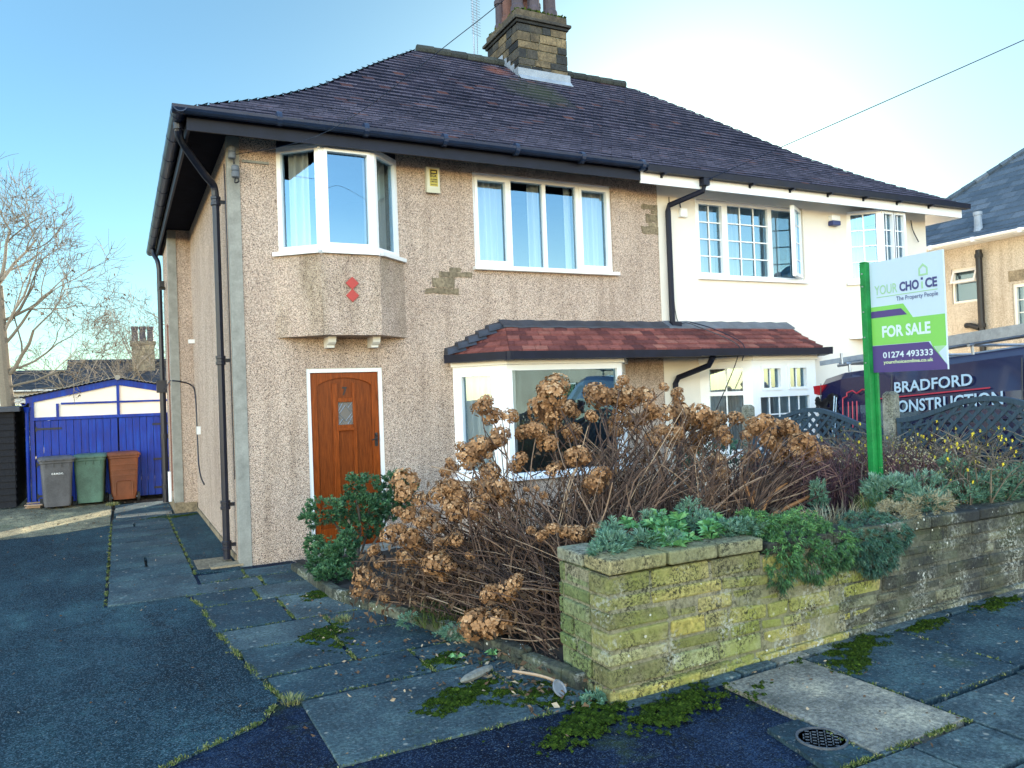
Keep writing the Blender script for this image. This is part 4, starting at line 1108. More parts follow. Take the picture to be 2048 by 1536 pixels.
g.fbox(FG, 0, GW, 1.555, 1.615, -.015, .018)
g.fbox(FG, 0, .07, 0, GZ, -.015, .019)
g.fbox(FG, GXA - .025, GXA + .025, 1.616, GA - .03, -.015, .0195)
g.fbox(FG, .42, .465, 1.616, 1.86, -.015, .0185)
g.fbox(FG, .5, GW, 1.838, 1.875, -.015, .0175)
g.build('frame', 'blue_paint', ga, bevel=.004)
for (a, b) in ((.085, GXA - .02), (GXA, GW - .02)):
    g = MB(); n = int((b - a) / .115)
    for i in range(n):
        u0, u1 = a + (b - a) * i / n, a + (b - a) * (i + 1) / n
        g.fbox(FG, u0 + .003, u1 - .003, .03, 1.55, -.03, -.004 + random.uniform(0, .002))
    dr = g.build('door', 'blue_paint', ga, bevel=.003)
    h = MB()
    us = (a + .02, a + .42) if a < 1 else (b - .62, b - .2)
    for z in (1.40, .72 if a > 1 else .75, .17): h.fbox(FG, us[0], us[1], z - .018, z + .018, .0, .008); h.fbox(FG, us[0] - .02 if a < 1 else us[1], us[0] if a < 1 else us[1] + .02, z - .045, z + .045, .0, .012)
    h.build('hinge', 'iron', dr)
g = MB()
for (a, b, za, zb) in ((-.16, GXA, GZ - .01, GA + .03), (GXA, GW + .16, GA + .03, GA + .03 - sl_ * (GW + .16 - GXA))):
    n = 22
    for i in range(n):
        u0, u1 = a + (b - a) * i / n, a + (b - a) * (i + 1) / n; w0, w1 = za + (zb - za) * i / n + .075, za + (zb - za) * (i + 1) / n + .075
        um = (u0 + u1) / 2; wm = (w0 + w1) / 2 + .018
        for (p, q_, zp_, zq_) in ((u0, um, w0, wm), (um, u1, wm, w1)):
            g.hexa([FG.p(p, zp_, .10), FG.p(q_, zq_, .10), FG.p(q_, zq_, -5.1), FG.p(p, zp_, -5.1), FG.p(p, zp_ + .01, .10), FG.p(q_, zq_ + .01, .10), FG.p(q_, zq_ + .01, -5.1), FG.p(p, zp_ + .01, -5.1)], .5)
g.tube([FG.p(GXA, GA + .11, .11), FG.p(GXA, GA + .12, -5.1)], .05, 8)
g.build('roof', 'concrete', ga)
g = MB(); g.tube([(GX0 - .04, GY - .04, GZ - .14), (GX0 - .04, GY - .04, .02)], .032, 8); gutter_piece(g, (GX0 - .08, GY - .1, GZ - .03), (GX0 - .08, GY + 5, GZ - .03), .05); g.lathe((GX0 - .04, GY - .04, GZ - .16), [(.036, -.05), (.06, .05)], 8)
g.build('downpipe', 'blue_paint', ga)

def rrect(w, d, z, r=.05, n=4, cx=0, cy=0):
    out = []
    for (sx_, sy_, a0) in ((1, 1, 0), (-1, 1, 90), (-1, -1, 180), (1, -1, 270)):
        for i in range(n + 1):
            a = R(a0 + 90 * i / n); out.append((cx + sx_ * (w / 2 - r) + r * math.cos(a), cy + sy_ * (d / 2 - r) + r * math.sin(a), z))
    return out
def wheelie(label, mat, x, y, rz, rear=False):
    b = thing('wheelie_bin', label, 'bin', (x, y, 0), 'wheelie bins in front of the garage', local=True, rz=rz)
    m_ = MB()
    m_.loft([rrect(.40, .44, .05), rrect(.42, .46, .12), rrect(.49, .56, .80), rrect(.50, .57, .81), rrect(.53, .60, .815), rrect(.53, .60, .85)])
    if not rear:
        for u in (-.18, -.06, .06, .18): m_.box(u - .006, u + .006, -.300, -.27, .74, .81)
    else:
        F = Fr((0, 0, 0), (1, 0, 0))
        pts = [(-.14, .12), (-.14, .36), (-.11, .40), (.11, .40), (.14, .36), (.14, .12)]
        for a, c in zip(pts, pts[1:]): m_.tube([(a[0], -.236 - .058 * (a[1] - .12) / .68, a[1]), (c[0], -.236 - .058 * (c[1] - .12) / .68, c[1])], .012, 6)
        for z in (.5, .6, .7): m_.box(-.22, .22, -.262 - .05 * (z - .4) / .4, -.24, z - .008, z + .008)
    bd = m_.build('body', mat, b, bevel=0)
    l = MB(); l.loft([rrect(.55, .62, .852, .05), rrect(.57, .64, .86, .05), rrect(.57, .64, .885, .05), rrect(.50, .56, .915, .06), rrect(.3, .34, .925, .06)])
    for u in (-.2, -.07, .07, .2): l.box(u - .02, u + .02, -.345, -.31, .856, .884)
    l.tube([(-.22, .33, .88), (.22, .33, .88)], .018, 8)
    l.build('lid', mat, b)
    yy = -.20 if rear else .22
    for s_ in (-1, 1):
        wv = MB(); wv.lathe((s_ * .235, yy, .085), [(.03, -.02), (.085, -.022), (.085, .022), (.03, .02)], 16, axis='x'); wv.build('wheel', 'rubber', b)
    a_ = MB(); a_.tube([(-.23, yy, .085), (.23, yy, .085)], .012, 6); a_.build('axle', 'steel', b)
    return b
MAT['bin_grey'] = simple("grey_bin_plastic", (.085, .085, .095), .6, .5, 3)
MAT['bin_green'] = simple("green_bin_plastic", (.065, .135, .10), .6, .6, 3)
MAT['bin_brown'] = simple("brown_bin_plastic", (.17, .05, .018), .55, .45, 3)
b1 = wheelie('dark grey wheelie bin with white lettering, nearest the shed', 'bin_grey', -2.13, 7.33, R(6))
FB = Fr((-.2, -.2795, 0), (1, 0, 0), (0, -.10, .75))
text('lettering', 'C.B.M.D.C.', FB, .11, .29, .625, .655, .004, 'upvc', b1, bold=.03)
wheelie('grimy green wheelie bin between the grey bin and the brown bin', 'bin_green', -1.60, 7.52, R(-4))
wheelie('brown wheelie bin with an arched recess and visible wheels', 'bin_brown', -1.07, 7.62, R(3), True)

sh = thing('shed', 'dark boarded shed at the left edge beside the garage', 'shed', (-3.5, 7.8, 0))
s_ = MB()
for i in range(15): s_.hexa([(-4.6, 7.80, .03 + i * .115), (-2.80, 7.80, .03 + i * .115), (-2.80, 7.83, .03 + i * .115), (-4.6, 7.83, .03 + i * .115), (-4.6, 7.82, .15 + i * .115), (-2.80, 7.82, .15 + i * .115), (-2.80, 7.84, .15 + i * .115), (-4.6, 7.84, .15 + i * .115)])
for i in range(15): s_.hexa([(-2.80, 7.83, .03 + i * .115), (-2.78, 7.83, .03 + i * .115), (-2.78, 9.6, .03 + i * .115), (-2.80, 9.6, .03 + i * .115), (-2.81, 7.83, .15 + i * .115), (-2.80, 7.83, .15 + i * .115), (-2.80, 9.6, .15 + i * .115), (-2.81, 9.6, .15 + i * .115)])
s_.build('wall', 'shed_wood', sh)
s_ = MB(); s_.hexa([(-4.7, 7.70, 1.74), (-2.70, 7.70, 1.74), (-2.70, 9.75, 1.78), (-4.7, 9.75, 1.78), (-4.7, 7.70, 1.82), (-2.70, 7.70, 1.82), (-2.70, 9.75, 1.86), (-4.7, 9.75, 1.86)])
s_.build('roof', 'felt', sh)
s_ = MB()
for i in range(5):
    a = random.uniform(-.6, .6); x = -2.62 + random.uniform(-.08, .1); y = 7.55 + random.uniform(-.15, .15)
    s_.hexa([(x, y, .01 + .02 * i), (x + .28, y + a * .15, .01 + .02 * i), (x + .27, y + .09 + a * .15, .01 + .02 * i), (x, y + .09, .01 + .02 * i), (x, y, .03 + .02 * i), (x + .28, y + a * .15, .025 + .02 * i), (x + .27, y + .09 + a * .15, .03 + .02 * i), (x, y + .09, .03 + .02 * i)])
MAT['scrap'] = simple("scrap_wood", (.32, .22, .15), .8, .3, 9)
tag(s_.build('scrap_wood', 'scrap', orig=(-2.6, 7.5, 0)), 'small heap of broken boards on the ground beside the shed', 'scrap wood')

# ------------------------------------------------------------------ houses further off
def plain_house(name, label, x0, x1, y0, y1, zw, zr, wallmat, roofmat, chim=(), hip=0, orig=None, ridge='x', wins=(), potmat='terracotta'):
    h = thing(name, label, 'house', orig or ((x0 + x1) / 2, y0, 0))
    w = MB()
    w.holes(Fr((x0, y0, 0), (1, 0, 0)), 0, x1 - x0, -.1, zw, wins if y0 > 0 else (), .1)
    w.holes(Fr((x1, y1, 0), (-1, 0, 0)), 0, x1 - x0, -.1, zw, wins if y0 < 0 else (), .1)
    w.holes(Fr((x0, y1, 0), (0, -1, 0)), 0, y1 - y0, -.1, zw, (), .1); w.holes(Fr((x1, y0, 0), (0, 1, 0)), 0, y1 - y0, -.1, zw, (), .1)
    e = .35; run = (y1 - y0) / 2 + e
    if not hip:
        for x in (x0, x1): w.face([(x, y0, zw), (x, y1, zw), (x, (y0 + y1) / 2, zr - .1)], .5)
    w.build('wall', wallmat, h)
    rm_ = MB(); rm_.box(x0 + .3, x1 - .3, y0 + .3, y1 - .3, 0, zw); rm_.build('room', 'dark_room', h)
    t = MB(); sl = (zr - zw) / run
    zz = lambda d: zw - .05 + d * sl
    hp = lambda d: (x0 - e + d * hip, x1 + e - d * hip)
    st_, wd_ = (.2, .28)
    tile_slope(t, lambda u, d: (u, y0 - e + d, zz(d)), hp, run, st_, wd_, .03, True)
    tile_slope(t, lambda u, d: (u, y1 + e - d, zz(d)), hp, run, st_, wd_, .03, True)
    if hip:
        tile_slope(t, lambda u, d: (x0 - e + d, u, zz(d)), lambda d: (y0 - e + d, y1 + e - d), run, st_, wd_, .03, True)
        tile_slope(t, lambda u, d: (x1 + e - d, u, zz(d)), lambda d: (y0 - e + d, y1 + e - d), run, st_, wd_, .03, True)
    a0, a1 = hp(0), hp(run)
    for (ya, yb_) in ((y0 - e, y0 - e + run), (y1 + e, y1 + e - run)):
        t.face([(a0[0], ya, zz(0) - .02), (a0[1], ya, zz(0) - .02), (a1[1], yb_, zz(run) - .02), (a1[0], yb_, zz(run) - .02)], .2)
    if hip:
        for (xa, xb) in ((a0[0], a1[0]), (a0[1], a1[1])): t.face([(xa, y0 - e, zz(0) - .02), (xa, y1 + e, zz(0) - .02), (xb, (y0 + y1) / 2, zz(run) - .02)], .2)
    t.tube([(a1[0], (y0 + y1) / 2, zr + .0), (a1[1], (y0 + y1) / 2, zr + .0)], .1, 8, .4)
    rf = t.build('roof', roofmat, h)
    gm = MB()
    for ya in (y0 - e - .04, y1 + e + .04): gutter_piece(gm, (x0 - e, ya, zw), (x1 + e, ya, zw), .06)
    for xa in (x0 - e - .04, x1 + e + .04): gutter_piece(gm, (xa, y0 - e, zw), (xa, y1 + e, zw), .06) if hip else None
    gm.build('gutter', 'paint_white', h)
    for (cx, cy, hw, hd, zt, np_) in chim:
        c = MB(); z = zr - 1.6
        while z < zt - .12: block_course(c, cx - hw, cx + hw, cy - hd, cy + hd, z, z + .2, .4); z += .2
        c.box(cx - hw + .02, cx + hw - .02, cy - hd + .02, cy + hd - .02, zr - 1.8, z, .3); c.box(cx - hw - .06, cx + hw + .06, cy - hd - .06, cy + hd + .06, z, z + .14)
        ck = c.build('chimney', 'bare_stone', rf)
        for i in range(np_):
            p = MB(); rr = .13; p.lathe((cx - hw * .7 + 1.4 * hw * i / max(1, np_ - 1), cy, z + .14), [(rr * 1.1, 0), (rr, .1), (rr * .9, .5), (rr * 1.1, .55), (rr * 1.1, .65), (rr * .8, .65)], 10); p.build('chimney_pot', potmat, ck)
    for (a, b, c, d) in wins:
        F = Fr((x0 + a, y0 + .08, c), (1, 0, 0)) if y0 > 0 else Fr((x1 - a, y1 - .08, c), (-1, 0, 0))
        W_ = b - a; H_ = d - c
        window(h, F, W_, H_, [(.08, W_ / 2 - .05, .08, H_ - .08), (W_ / 2 + .05, W_ - .08, .08, H_ - .08)], 'paint_white')
    return h
MAT['far_white'] = simple("far_white_wall", (.55, .55, .54), .8, .1, 2)
plain_house('terraced_house', 'low white house with a long dark slate roof behind the garage', -14, -2.9, 25, 32, 2.55, 3.35, 'far_white', 'slates_dark', (), wins=((8.6, 9.8, 1.0, 2.1),))
plain_house('terraced_house', 'dark roofed house with a tall sooty chimney beyond the twigs', -2.6, 8, 24.6, 32, 2.6, 3.75, 'far_white', 'slates_dark', ((-.15, 27.2, .42, .5, 4.35, 3),), potmat='pot_dark')

# house beyond the white one: its side faces the van
n_ = thing('detached_house', 'cream pebbledashed house with a blue slate roof at the right edge', 'house', (14.5, 0, 0))
NX, NY0, NY1, NZ = 14.5, -6.0, 3.6, 4.45
FN = Fr((NX, 0, 0), (0, -1, 0))       # u runs towards the street
NW = [(-1.63, -1.05, 3.25, 3.98), (-.40, .04, 2.62, 3.50)]
w = MB()
w.holes(FN, -NY1, -NY0, -.1, NZ, NW, .1)
w.face([(NX, NY1, 0), (NX + 8, NY1, 0), (NX + 8, NY1, NZ), (NX, NY1, NZ)], .5); w.face([(NX, NY0, 0), (NX + 8, NY0, 0), (NX + 8, NY0, NZ), (NX, NY0, NZ)], .5); w.face([(NX + 8, NY0, 0), (NX + 8, NY1, 0), (NX + 8, NY1, NZ), (NX + 8, NY0, NZ)], .5)
w.build('wall', 'pebble_cream', n_)
rm_ = MB(); rm_.box(NX + .4, NX + 7.6, NY0 + .4, NY1 - .4, 0, NZ); rm_.build('room', 'dark_room', n_)
t = MB(); NE = .4; nm = (NY1 - NY0) / 2 + NE
zn = lambda d: lerp_tab(d, [(0, NZ + .02), (.4, NZ + .24), (5.2, NZ + 4.3)])
tile_slope(t, lambda u, d: (NX - NE + d, u, zn(d)), lambda d: (NY0 - NE + d, NY1 + NE - d), nm - .02, .17, .3, .022, True)
tile_slope(t, lambda u, d: (u, NY1 + NE - d, zn(d)), lambda d: (NX - NE + d, NX + 8), nm - .02, .17, .3, .022, True)
for a, b in ((0, .4), (.4, nm)):
    t.face([(NX - NE + a, NY0 - NE + a, zn(a) - .015), (NX - NE + a, NY1 + NE - a, zn(a) - .015), (NX - NE + b, NY1 + NE - b, zn(b) - .015), (NX - NE + b, NY0 - NE + b, zn(b) - .015)], .2)
    t.face([(NX - NE + a, NY1 + NE - a, zn(a) - .015), (NX + 8, NY1 + NE - a, zn(a) - .015), (NX + 8, NY1 + NE - b, zn(b) - .015), (NX - NE + b, NY1 + NE - b, zn(b) - .015)], .2)
k = 0
while k < 26:
    d = k * .18; t.tube([(NX - NE + d, NY1 + NE - d, zn(d) + .03), (NX - NE + d + .2, NY1 + NE - d - .2, zn(d + .2) + .035)], [.08, .065], 6); k += 1
nr = t.build('roof', 'slates', n_)
gm = MB(); gutter_piece(gm, (NX - NE - .05, NY1 + NE, NZ + .02), (NX - NE - .05, NY0 - NE, NZ + .02), .06)
for y in (2.6, 1.7, .8, -.1): gm.box(NX - NE - .115, NX - NE + .01, y, y + .06, NZ - .06, NZ + .03)
gm.box(NX - .3, NX - .005, NY0, NY1, NZ - .04, NZ - .002)
gm.build('gutter', 'paint_white', n_)
p_ = MB(); p_.tube([(NX - .1, .97, NZ - .18), (NX - .1, .97, 0)], .06, 10)
for z in (4.15, 2.75, 2.45): p_.lathe((NX - .1, .97, z), [(.075, -.04), (.078, 0), (.075, .04)], 10)
p_.tube(catmull([(NX - .05, 1.32, 2.78), (NX - .1, 1.2, 2.77), (NX - .1, 1.02, 2.70)], 4), .055, 10); p_.box(NX - .1, NX, .95, .99, 4.13, 4.17)
p_.build('soil_pipe', 'iron', n_)
MAT['trim_cream'] = simple("cream_trim", (.72, .68, .60), .5, .05, 3)
u0, u1, v0, v1 = NW[0]
window(n_, Fr(FN.p(u0, v0, -.04), FN.u), u1 - u0, v1 - v0, [(.05, u1 - u0 - .05, .05, .42), (.05, u1 - u0 - .05, .50, v1 - v0 - .05)], 'trim_cream', (0,))
oc = MB(); F = Fr(FN.p(u0 + .03, v1 - .04, -.02), FN.u, (0, 0, 1)); F = Fr(F.o, F.u, (-.42, 0, .9)); F.v = Vector((-.40, 0, -.92)).normalized()
for q_ in ((0, u1 - u0 - .06, 0, .04), (0, u1 - u0 - .06, .24, .28), (0, .04, .04, .24), (u1 - u0 - .10, u1 - u0 - .06, .04, .24)): oc.fbox(F, *q_, -.02, .02)
oc.build('vent_sash', 'trim_cream', n_)
u0, u1, v0, v1 = NW[1]
window(n_, Fr(FN.p(u0, v0, -.03), FN.u), u1 - u0, v1 - v0, [(.07, u1 - u0 - .06, .07, v1 - v0 - .07, 2, 3)], 'trim_cream', (0,), cur=[(.06, u1 - u0 - .05, .03, v1 - v0 - .04)])
s_ = MB(); s_.fbox(FN, u0 - .06, u1 + .09, v1 + .05, v1 + .26, -.02, .012); s_.fbox(FN, .30, .40, 3.98, 4.02, -.02, .008); s_.fbox(FN, .34, .46, 4.025, 4.06, -.02, .008); s_.build('bare_patch', 'bare_stone', n_)
s_ = MB(); s_.lathe((NX - .02, -.42, 4.24), [(.075, -.02), (.075, .02), (.04, .02), (.04, .0)], 14, axis='x'); s_.build('flue', 'terracotta', n_)
s_ = MB(); s_.lathe((NX - .02, 1.0, NZ + .3), [(.09, -.1), (.075, .0), (.07, .22), (.085, .23), (.085, .30)], 12); s_.build('roof_vent', 'lead_light', nr)
s_ = MB(); s_.tube([(NX - .05, -.33, 3.18), (NX - .05, -.33, 2.7)], .02, 6); s_.tube([(NX - .06, -.36, 3.2), (NX - .06, -.9, 2.85)], .03, 8); s_.build('drain_pipe', 'iron', n_)

# houses over the road: they show in the window glass and throw back the sun
plain_house('semi_detached_house', 'sunlit house with orange roof over the road, mirrored in the panes', 8.5, 24, -33, -25, 5.0, 8.0, 'pebble_cream', 'orange_tiles', ((14.6, -28.8, .55, .5, 9.1, 4),), hip=1,
            wins=((1.5, 3.2, .8, 2.2), (5.0, 6.8, .8, 2.2), (8.6, 10.4, .8, 2.2), (12.2, 14.0, .8, 2.2), (1.5, 3.2, 3.2, 4.5), (5.0, 6.8, 3.2, 4.5), (8.6, 10.4, 3.2, 4.5), (12.2, 14.0, 3.2, 4.5)))

# ------------------------------------------------------------------ van on the neighbour's drive (built nose towards -Y, level, then tilted)
van = thing('van', 'dark blue van lettered for building work, parked behind the trellis', 'van', (7.55, -1.85, 0), local=True)
VX = .95
def vring(y, zb, zt, w, tum=.12):   # section across the van
    h = zt - zb; hw = w
    return [(-hw + .03, y, zb), (-hw, y, zb + .12), (-hw, y, zb + h * .45), (-hw + tum * .35, y, zb + h * .72), (-hw + tum, y, zt - .10), (-hw + tum + .08, y, zt - .025), (-hw * .4, y, zt), (hw * .4, y, zt),
            (hw - tum - .08, y, zt - .025), (hw - tum, y, zt - .10), (hw - tum * .35, y, zb + h * .72), (hw, y, zb + h * .45), (hw, y, zb + .12), (hw - .03, y, zb)]
MAT['van_paint'] = simple("van_paint", (.008, .010, .045), .22, .15, 2, spec=.6, coat=.8)
MAT['van_trim'] = simple("black_trim", (.012, .012, .014), .5, .2, 8)
v = MB()
rings = [vring(.02, .32, 1.72, VX - .06), vring(-.05, .28, 1.80, VX - .01), vring(-.35, .28, 1.845, VX), vring(-2.5, .28, 1.85, VX), vring(-3.1, .28, 1.82, VX), vring(-3.35, .28, 1.74, VX - .01), vring(-4.05, .28, 1.12, VX - .02, .05), vring(-4.55, .28, .98, VX - .06, .05), vring(-4.72, .32, .78, VX - .14, .05)]
v.loft(rings)
body = v.build('body', 'van_paint', van, smooth=False, bevel=.012)
wn = MB()
MAT['van_glass'] = simple("tinted_glass", (.01, .012, .016), .05, .1, 3, spec=.9)
for s_ in (-1, 1):
    q_ = lambda y, z: (s_ * (VX - .12 * max(0, min(1, (z - 1.0) / .75)) + .006), y, z)
    wn.face([q_(-2.62, 1.12), q_(-3.62, 1.12), q_(-3.22, 1.62), q_(-2.62, 1.64)], .5)
wn.face([(-.72, -3.40, 1.70), (.72, -3.40, 1.70), (.80, -4.06, 1.13), (-.80, -4.06, 1.13)], .5)
wn.face([(-.66, .028, 1.10), (.66, .028, 1.10), (.60, .012, 1.60), (-.60, .012, 1.60)], .5)
wn.build('window', 'van_glass', van)
for s_ in (-1, 1):
    for y in (-.75, -3.85):
        wv = MB(); wv.lathe((s_ * (VX - .10), y, .31), [(.12, -.10), (.30, -.11), (.32, -.06), (.32, .06), (.30, .11), (.12, .10)], 24, axis='x'); wl = wv.build('wheel', 'rubber', van)
        wv = MB(); wv.lathe((s_ * (VX - .10), y, .31), [(.10, -.112), (.19, -.112), (.19, .112), (.10, .112)], 16, axis='x'); wv.build('rim', 'steel', wl)
MAT['red_lens'] = simple("red_lens", (.35, .012, .02), .15, .1, 8, spec=.7)
for s_ in (-1, 1):
    l = MB(); xx = s_ * (VX - .14)
    l.hexa([(xx - .05, -.02, 1.58), (xx + .05, -.02, 1.58), (xx + .05, .05, 1.60), (xx - .05, .05, 1.60), (xx - .06, -.14, 1.70), (xx + .03, -.14, 1.70), (xx + .03, .045, 1.70), (xx - .06, .045, 1.70)]); l.build('tail_lamp', 'red_lens', van)
    l = MB(); l.box(s_ * .62 - .14, s_ * .62 + .14, -4.70, -4.60, .72, .84); l.build('headlight', 'upvc', van)
    l = MB(); l.box(s_ * (VX + .10) - .07, s_ * (VX + .10) + .07, -3.35, -3.25, 1.12, 1.36); l.tube([(s_ * (VX - .03), -3.3, 1.18), (s_ * (VX + .08), -3.3, 1.2)], .02, 6); l.build('wing_mirror', 'van_trim', van)
l = MB(); l.box(-VX + .05, VX - .05, .0, .10, .28, .5); l.box(-VX + .08, VX - .08, -4.8, -4.66, .28, .5); l.build('bumper', 'van_trim', van, bevel=.02)
l = MB()
for s_ in (-1, 1): l.box(s_ * (VX + .012) - .012, s_ * (VX + .012) + .012, -3.3, -.9, .62, .70)
l.build('side_moulding', 'van_trim', van)
MAT['van_letter'] = simple("pale_blue_lettering", (.36, .50, .62), .5, .05, 5)
MAT['van_red'] = simple("red_lettering", (.42, .02, .04), .5, .1, 5)
FV = Fr((-VX - .005, 0, 0), (0, -1, 0)); 
FVt = Fr((-VX + .028, 0, 1.5), (0, -1, 0), (.13, 0, 1))
FT = lambda: Fr((-VX - .002, 0, 1.13), (0, -1, 0), (.09, 0, .7))
F1 = FT()
text('lettering', 'BRADFORD', F1, 1.12, 2.02, .375, .50, .012, 'van_letter', van, bold=.02)
l = MB(); l.fbox(F1, .90, 2.2, .325, .338, .010, .014); l.build('underline', 'van_red', van)
text('lettering', 'CONSTRUCTION', F1, 1.04, 2.32, .155, .29, .010, 'van_letter', van, bold=.02)
l = MB()   # outline emblem of a tower block with a stepped top
pts = [(.42, .0), (.42, .38), (.48, .40), (.48, .44), (.56, .46), (.62, .42), (.70, .46), (.80, .44), (.80, .40), (.86, .38), (.86, 0)]
for a, b in zip(pts, pts[1:]): l.tube([F1.p(a[0], a[1], .014), F1.p(b[0], b[1], .014)], .008, 4)
for u in (.50, .56, .62): l.tube([F1.p(u, .02, .014), F1.p(u, .33, .014)], .008, 4)
l.build('emblem', 'van_red', van)
l = MB()
for i in range(60):
    u, z = random.uniform(.02, .36), random.uniform(-.3, .45)
    rr = .045; pts = [(u + rr * math.cos(R(60 * k)), z + rr * math.sin(R(60 * k))) for k in range(6)]
    l.prism(pts, F1, .004, .006)
MAT['van_hex'] = simple("gloss_black_decal", (.010, .009, .014), .3, .1, 4)
l.build('decal', 'van_hex', van)
l = MB(); l.tube([F1.p(.26, -.1, .016), F1.p(.30, .42, .016)], .008, 4); l.tube([F1.p(.295, -.1, .016), F1.p(.33, .40, .016)], .006, 4); l.build('stripe', 'van_letter', van)
for s_ in (-1, 1):
    l = MB()
    for u in (.02, 1.02, 2.45): l.tube([(s_ * (VX + .002), -u - .05, .5), (s_ * (VX + .002), -u - .05, 1.2), (s_ * (VX - .09), -u - .05, 1.72)], .006, 4)
    l.tube([(s_ * (VX + .002), -.1, 1.14), (s_ * (VX + .002), -3.2, 1.14)], .006, 4)
    l.build('panel_seam', 'van_trim', van)
rk = MB()
for x in (-.62, .62): rk.tube([(x, -.15, 1.93), (x, -3.0, 1.95)], .02, 6)
for y in (-.35, -1.1, -1.9, -2.7):
    rk.tube([(-.72, y, 1.93), (.72, y, 1.93)], .018, 6)
    for x in (-.66, .66): rk.tube([(x, y, 1.83), (x, y, 1.93)], .018, 6)
rk.tube([(-.78, -.35, 1.93), (-.78, -.35, 2.06)], .016, 6); rk.box(-.74, -.70, -3.1, -1.2, 1.95, 2.06)
rk.build('roof_rack', 'steel', van)
van.rotation_euler = (R(-4.2), 0, 0); van.location = (7.55, -1.85, -.02)
def on_van(name, label, cat): 
    o = thing(name, label, cat, van.location, local=True); o.rotation_euler = van.rotation_euler; return o
ld = on_van('ladder', 'grey aluminium ladder lying along the roof rack of the van', 'ladder')
l = MB()
for x in (-.55, -.2): l.box(x - .012, x + .012, -3.4, .18, 1.97, 2.03)
l.build('stile', 'lead_light', ld); l = MB()
y = .1
while y > -3.4: l.tube([(-.55, y, 2.0), (-.2, y, 2.0)], .012, 6); y -= .25
l.build('rung', 'lead_light', ld)
l = MB()
for i in range(10): l.tube(catmull([(-.5 + random.uniform(-.05, .1), -.95 + .03 * i, 2.04), (-.2, -.9 + random.uniform(-.1, .1), 2.14 + random.uniform(-.04, .03)), (.25, -.95 + .02 * i, 2.05)], 4), .03, 6)
dsh = on_van('dust_sheet', 'rolled grey dust sheet tied on the rear of the roof rack', 'dust sheet'); l.build('roll', 'concrete', dsh)

# ------------------------------------------------------------------ trellis fence
def fence_post(label, y, top):
    m_ = MB(); m_.hexa([(5.60, y - .06, .3), (5.72, y - .06, .3), (5.72, y + .06, .3), (5.60, y + .06, .3), (5.605, y - .055, top), (5.715, y - .055, top), (5.715, y + .055, top), (5.605, y + .055, top)])
    m_.hexa([(5.605, y - .055, top + .0), (5.715, y - .055, top), (5.715, y + .055, top), (5.605, y + .055, top), (5.63, y - .03, top + .03), (5.69, y - .03, top + .03), (5.69, y + .03, top + .03), (5.63, y + .03, top + .03)])
    return tag(m_.build('fence_post', 'concrete_post', orig=(5.66, y, .3), bevel=.006), label, 'fence post', 'concrete posts of the trellis fence')
MAT['concrete_post'] = stone("weathered_concrete", [(0, (.22, .22, .20)), (1, (.34, .34, .31))], (.20, .22, .15), .3, .3)
fence_post('short concrete post in front of the white bay window', -1.60, 1.45)
fence_post('thick weathered concrete post just behind the green sign post', -3.55, 1.57)
def trellis(label, ya, yb, ze, zpk, zb):
    t_ = thing('trellis_panel', label, 'fence panel', (5.66, ya, zb), 'wavy trellis panels between the gardens')
    L = ya - yb; F = Fr((5.66, ya, 0), (0, -1, 0))
    top = lambda u: ze + (zpk - ze) * (.5 - .5 * math.cos(2 * math.pi * min(1, max(0, u / L))))
    m_ = MB(); n = 28
    for off, th, w_ in ((0, .045, .025), (-.09, .02, .015)):
        pts = [(L * i / n, top(L * i / n) + off) for i in range(n + 1)]
        for a, b in zip(pts, pts[1:]): m_.prism([(a[0], a[1] - th), (b[0], b[1] - th), (b[0], b[1]), (a[0], a[1])], F, -w_, w_, .5)
    for u in (0, L - .04): m_.fbox(F, u, u + .04, zb, ze - .046, -.02, .02, .5)
    m_.fbox(F, .041, L - .041, zb, zb + .05, -.02, .02, .5)
    m_.build('frame', 'fence_wood', t_)
    m_ = MB()
    for s_, ww in ((1, .004), (-1, -.010)):
        c = -1.5
        while c < L + 1.5:
            prev = None; pts = []
            for i in range(61):
                u = L * i / 60; z = zb + .05 + s_ * (u - c) * 1.0
                if zb + .05 < z < top(u) - .03 and .03 < u < L - .03: pts.append((u, z))
            if len(pts) > 1:
                a, b = pts[0], pts[-1]; dx, dz = .011, -s_ * .011
                m_.prism([(a[0] - dx, a[1] - dz), (b[0] - dx, b[1] - dz), (b[0] + dx, b[1] + dz), (a[0] + dx, a[1] + dz)], F, ww, ww + .012, random.random())
            c += .115
    m_.build('lattice', 'fence_wood', t_)
    return t_
trellis('arched trellis panel nearer the house, below the van tail lamp', -1.67, -3.48, 1.24, 1.44, .62)
trellis('arched trellis panel nearer the street, crossing the van lettering', -3.62, -5.42, 1.34, 1.54, .66)

# ------------------------------------------------------------------ for sale board
sg = thing('sale_sign', 'green and purple estate agent FOR SALE board on a green post', 'sign', (4.16, -4.5, .55))
p_ = MB(); p_.box(4.138, 4.19, -4.535, -4.482, .45, 2.63, .5); p_.hexa([(4.138, -4.535, 2.631), (4.19, -4.535, 2.631), (4.19, -4.482, 2.631), (4.138, -4.482, 2.631), (4.138, -4.535, 2.645), (4.19, -4.535, 2.64), (4.19, -4.482, 2.64), (4.138, -4.482, 2.645)])
p_.build('post', 'post_green', sg, bevel=.003)
p_ = MB(); p_.box(4.192, 4.215, -4.56, -4.51, .45, 1.77, .5); p_.build('batten', 'post_green', sg, bevel=.002)
p_ = MB()
for z in (1.85, 2.05, 2.25, 2.45, 2.55): p_.lathe((4.135, -4.505 - .01 * (z % .2), z), [(.006, -.003), (.006, .003)], 8, axis='x')
p_.build('screw', 'steel', sg)
SB0, SB1, SZ0, SZ1 = -4.537, -5.147, 1.77, 2.63
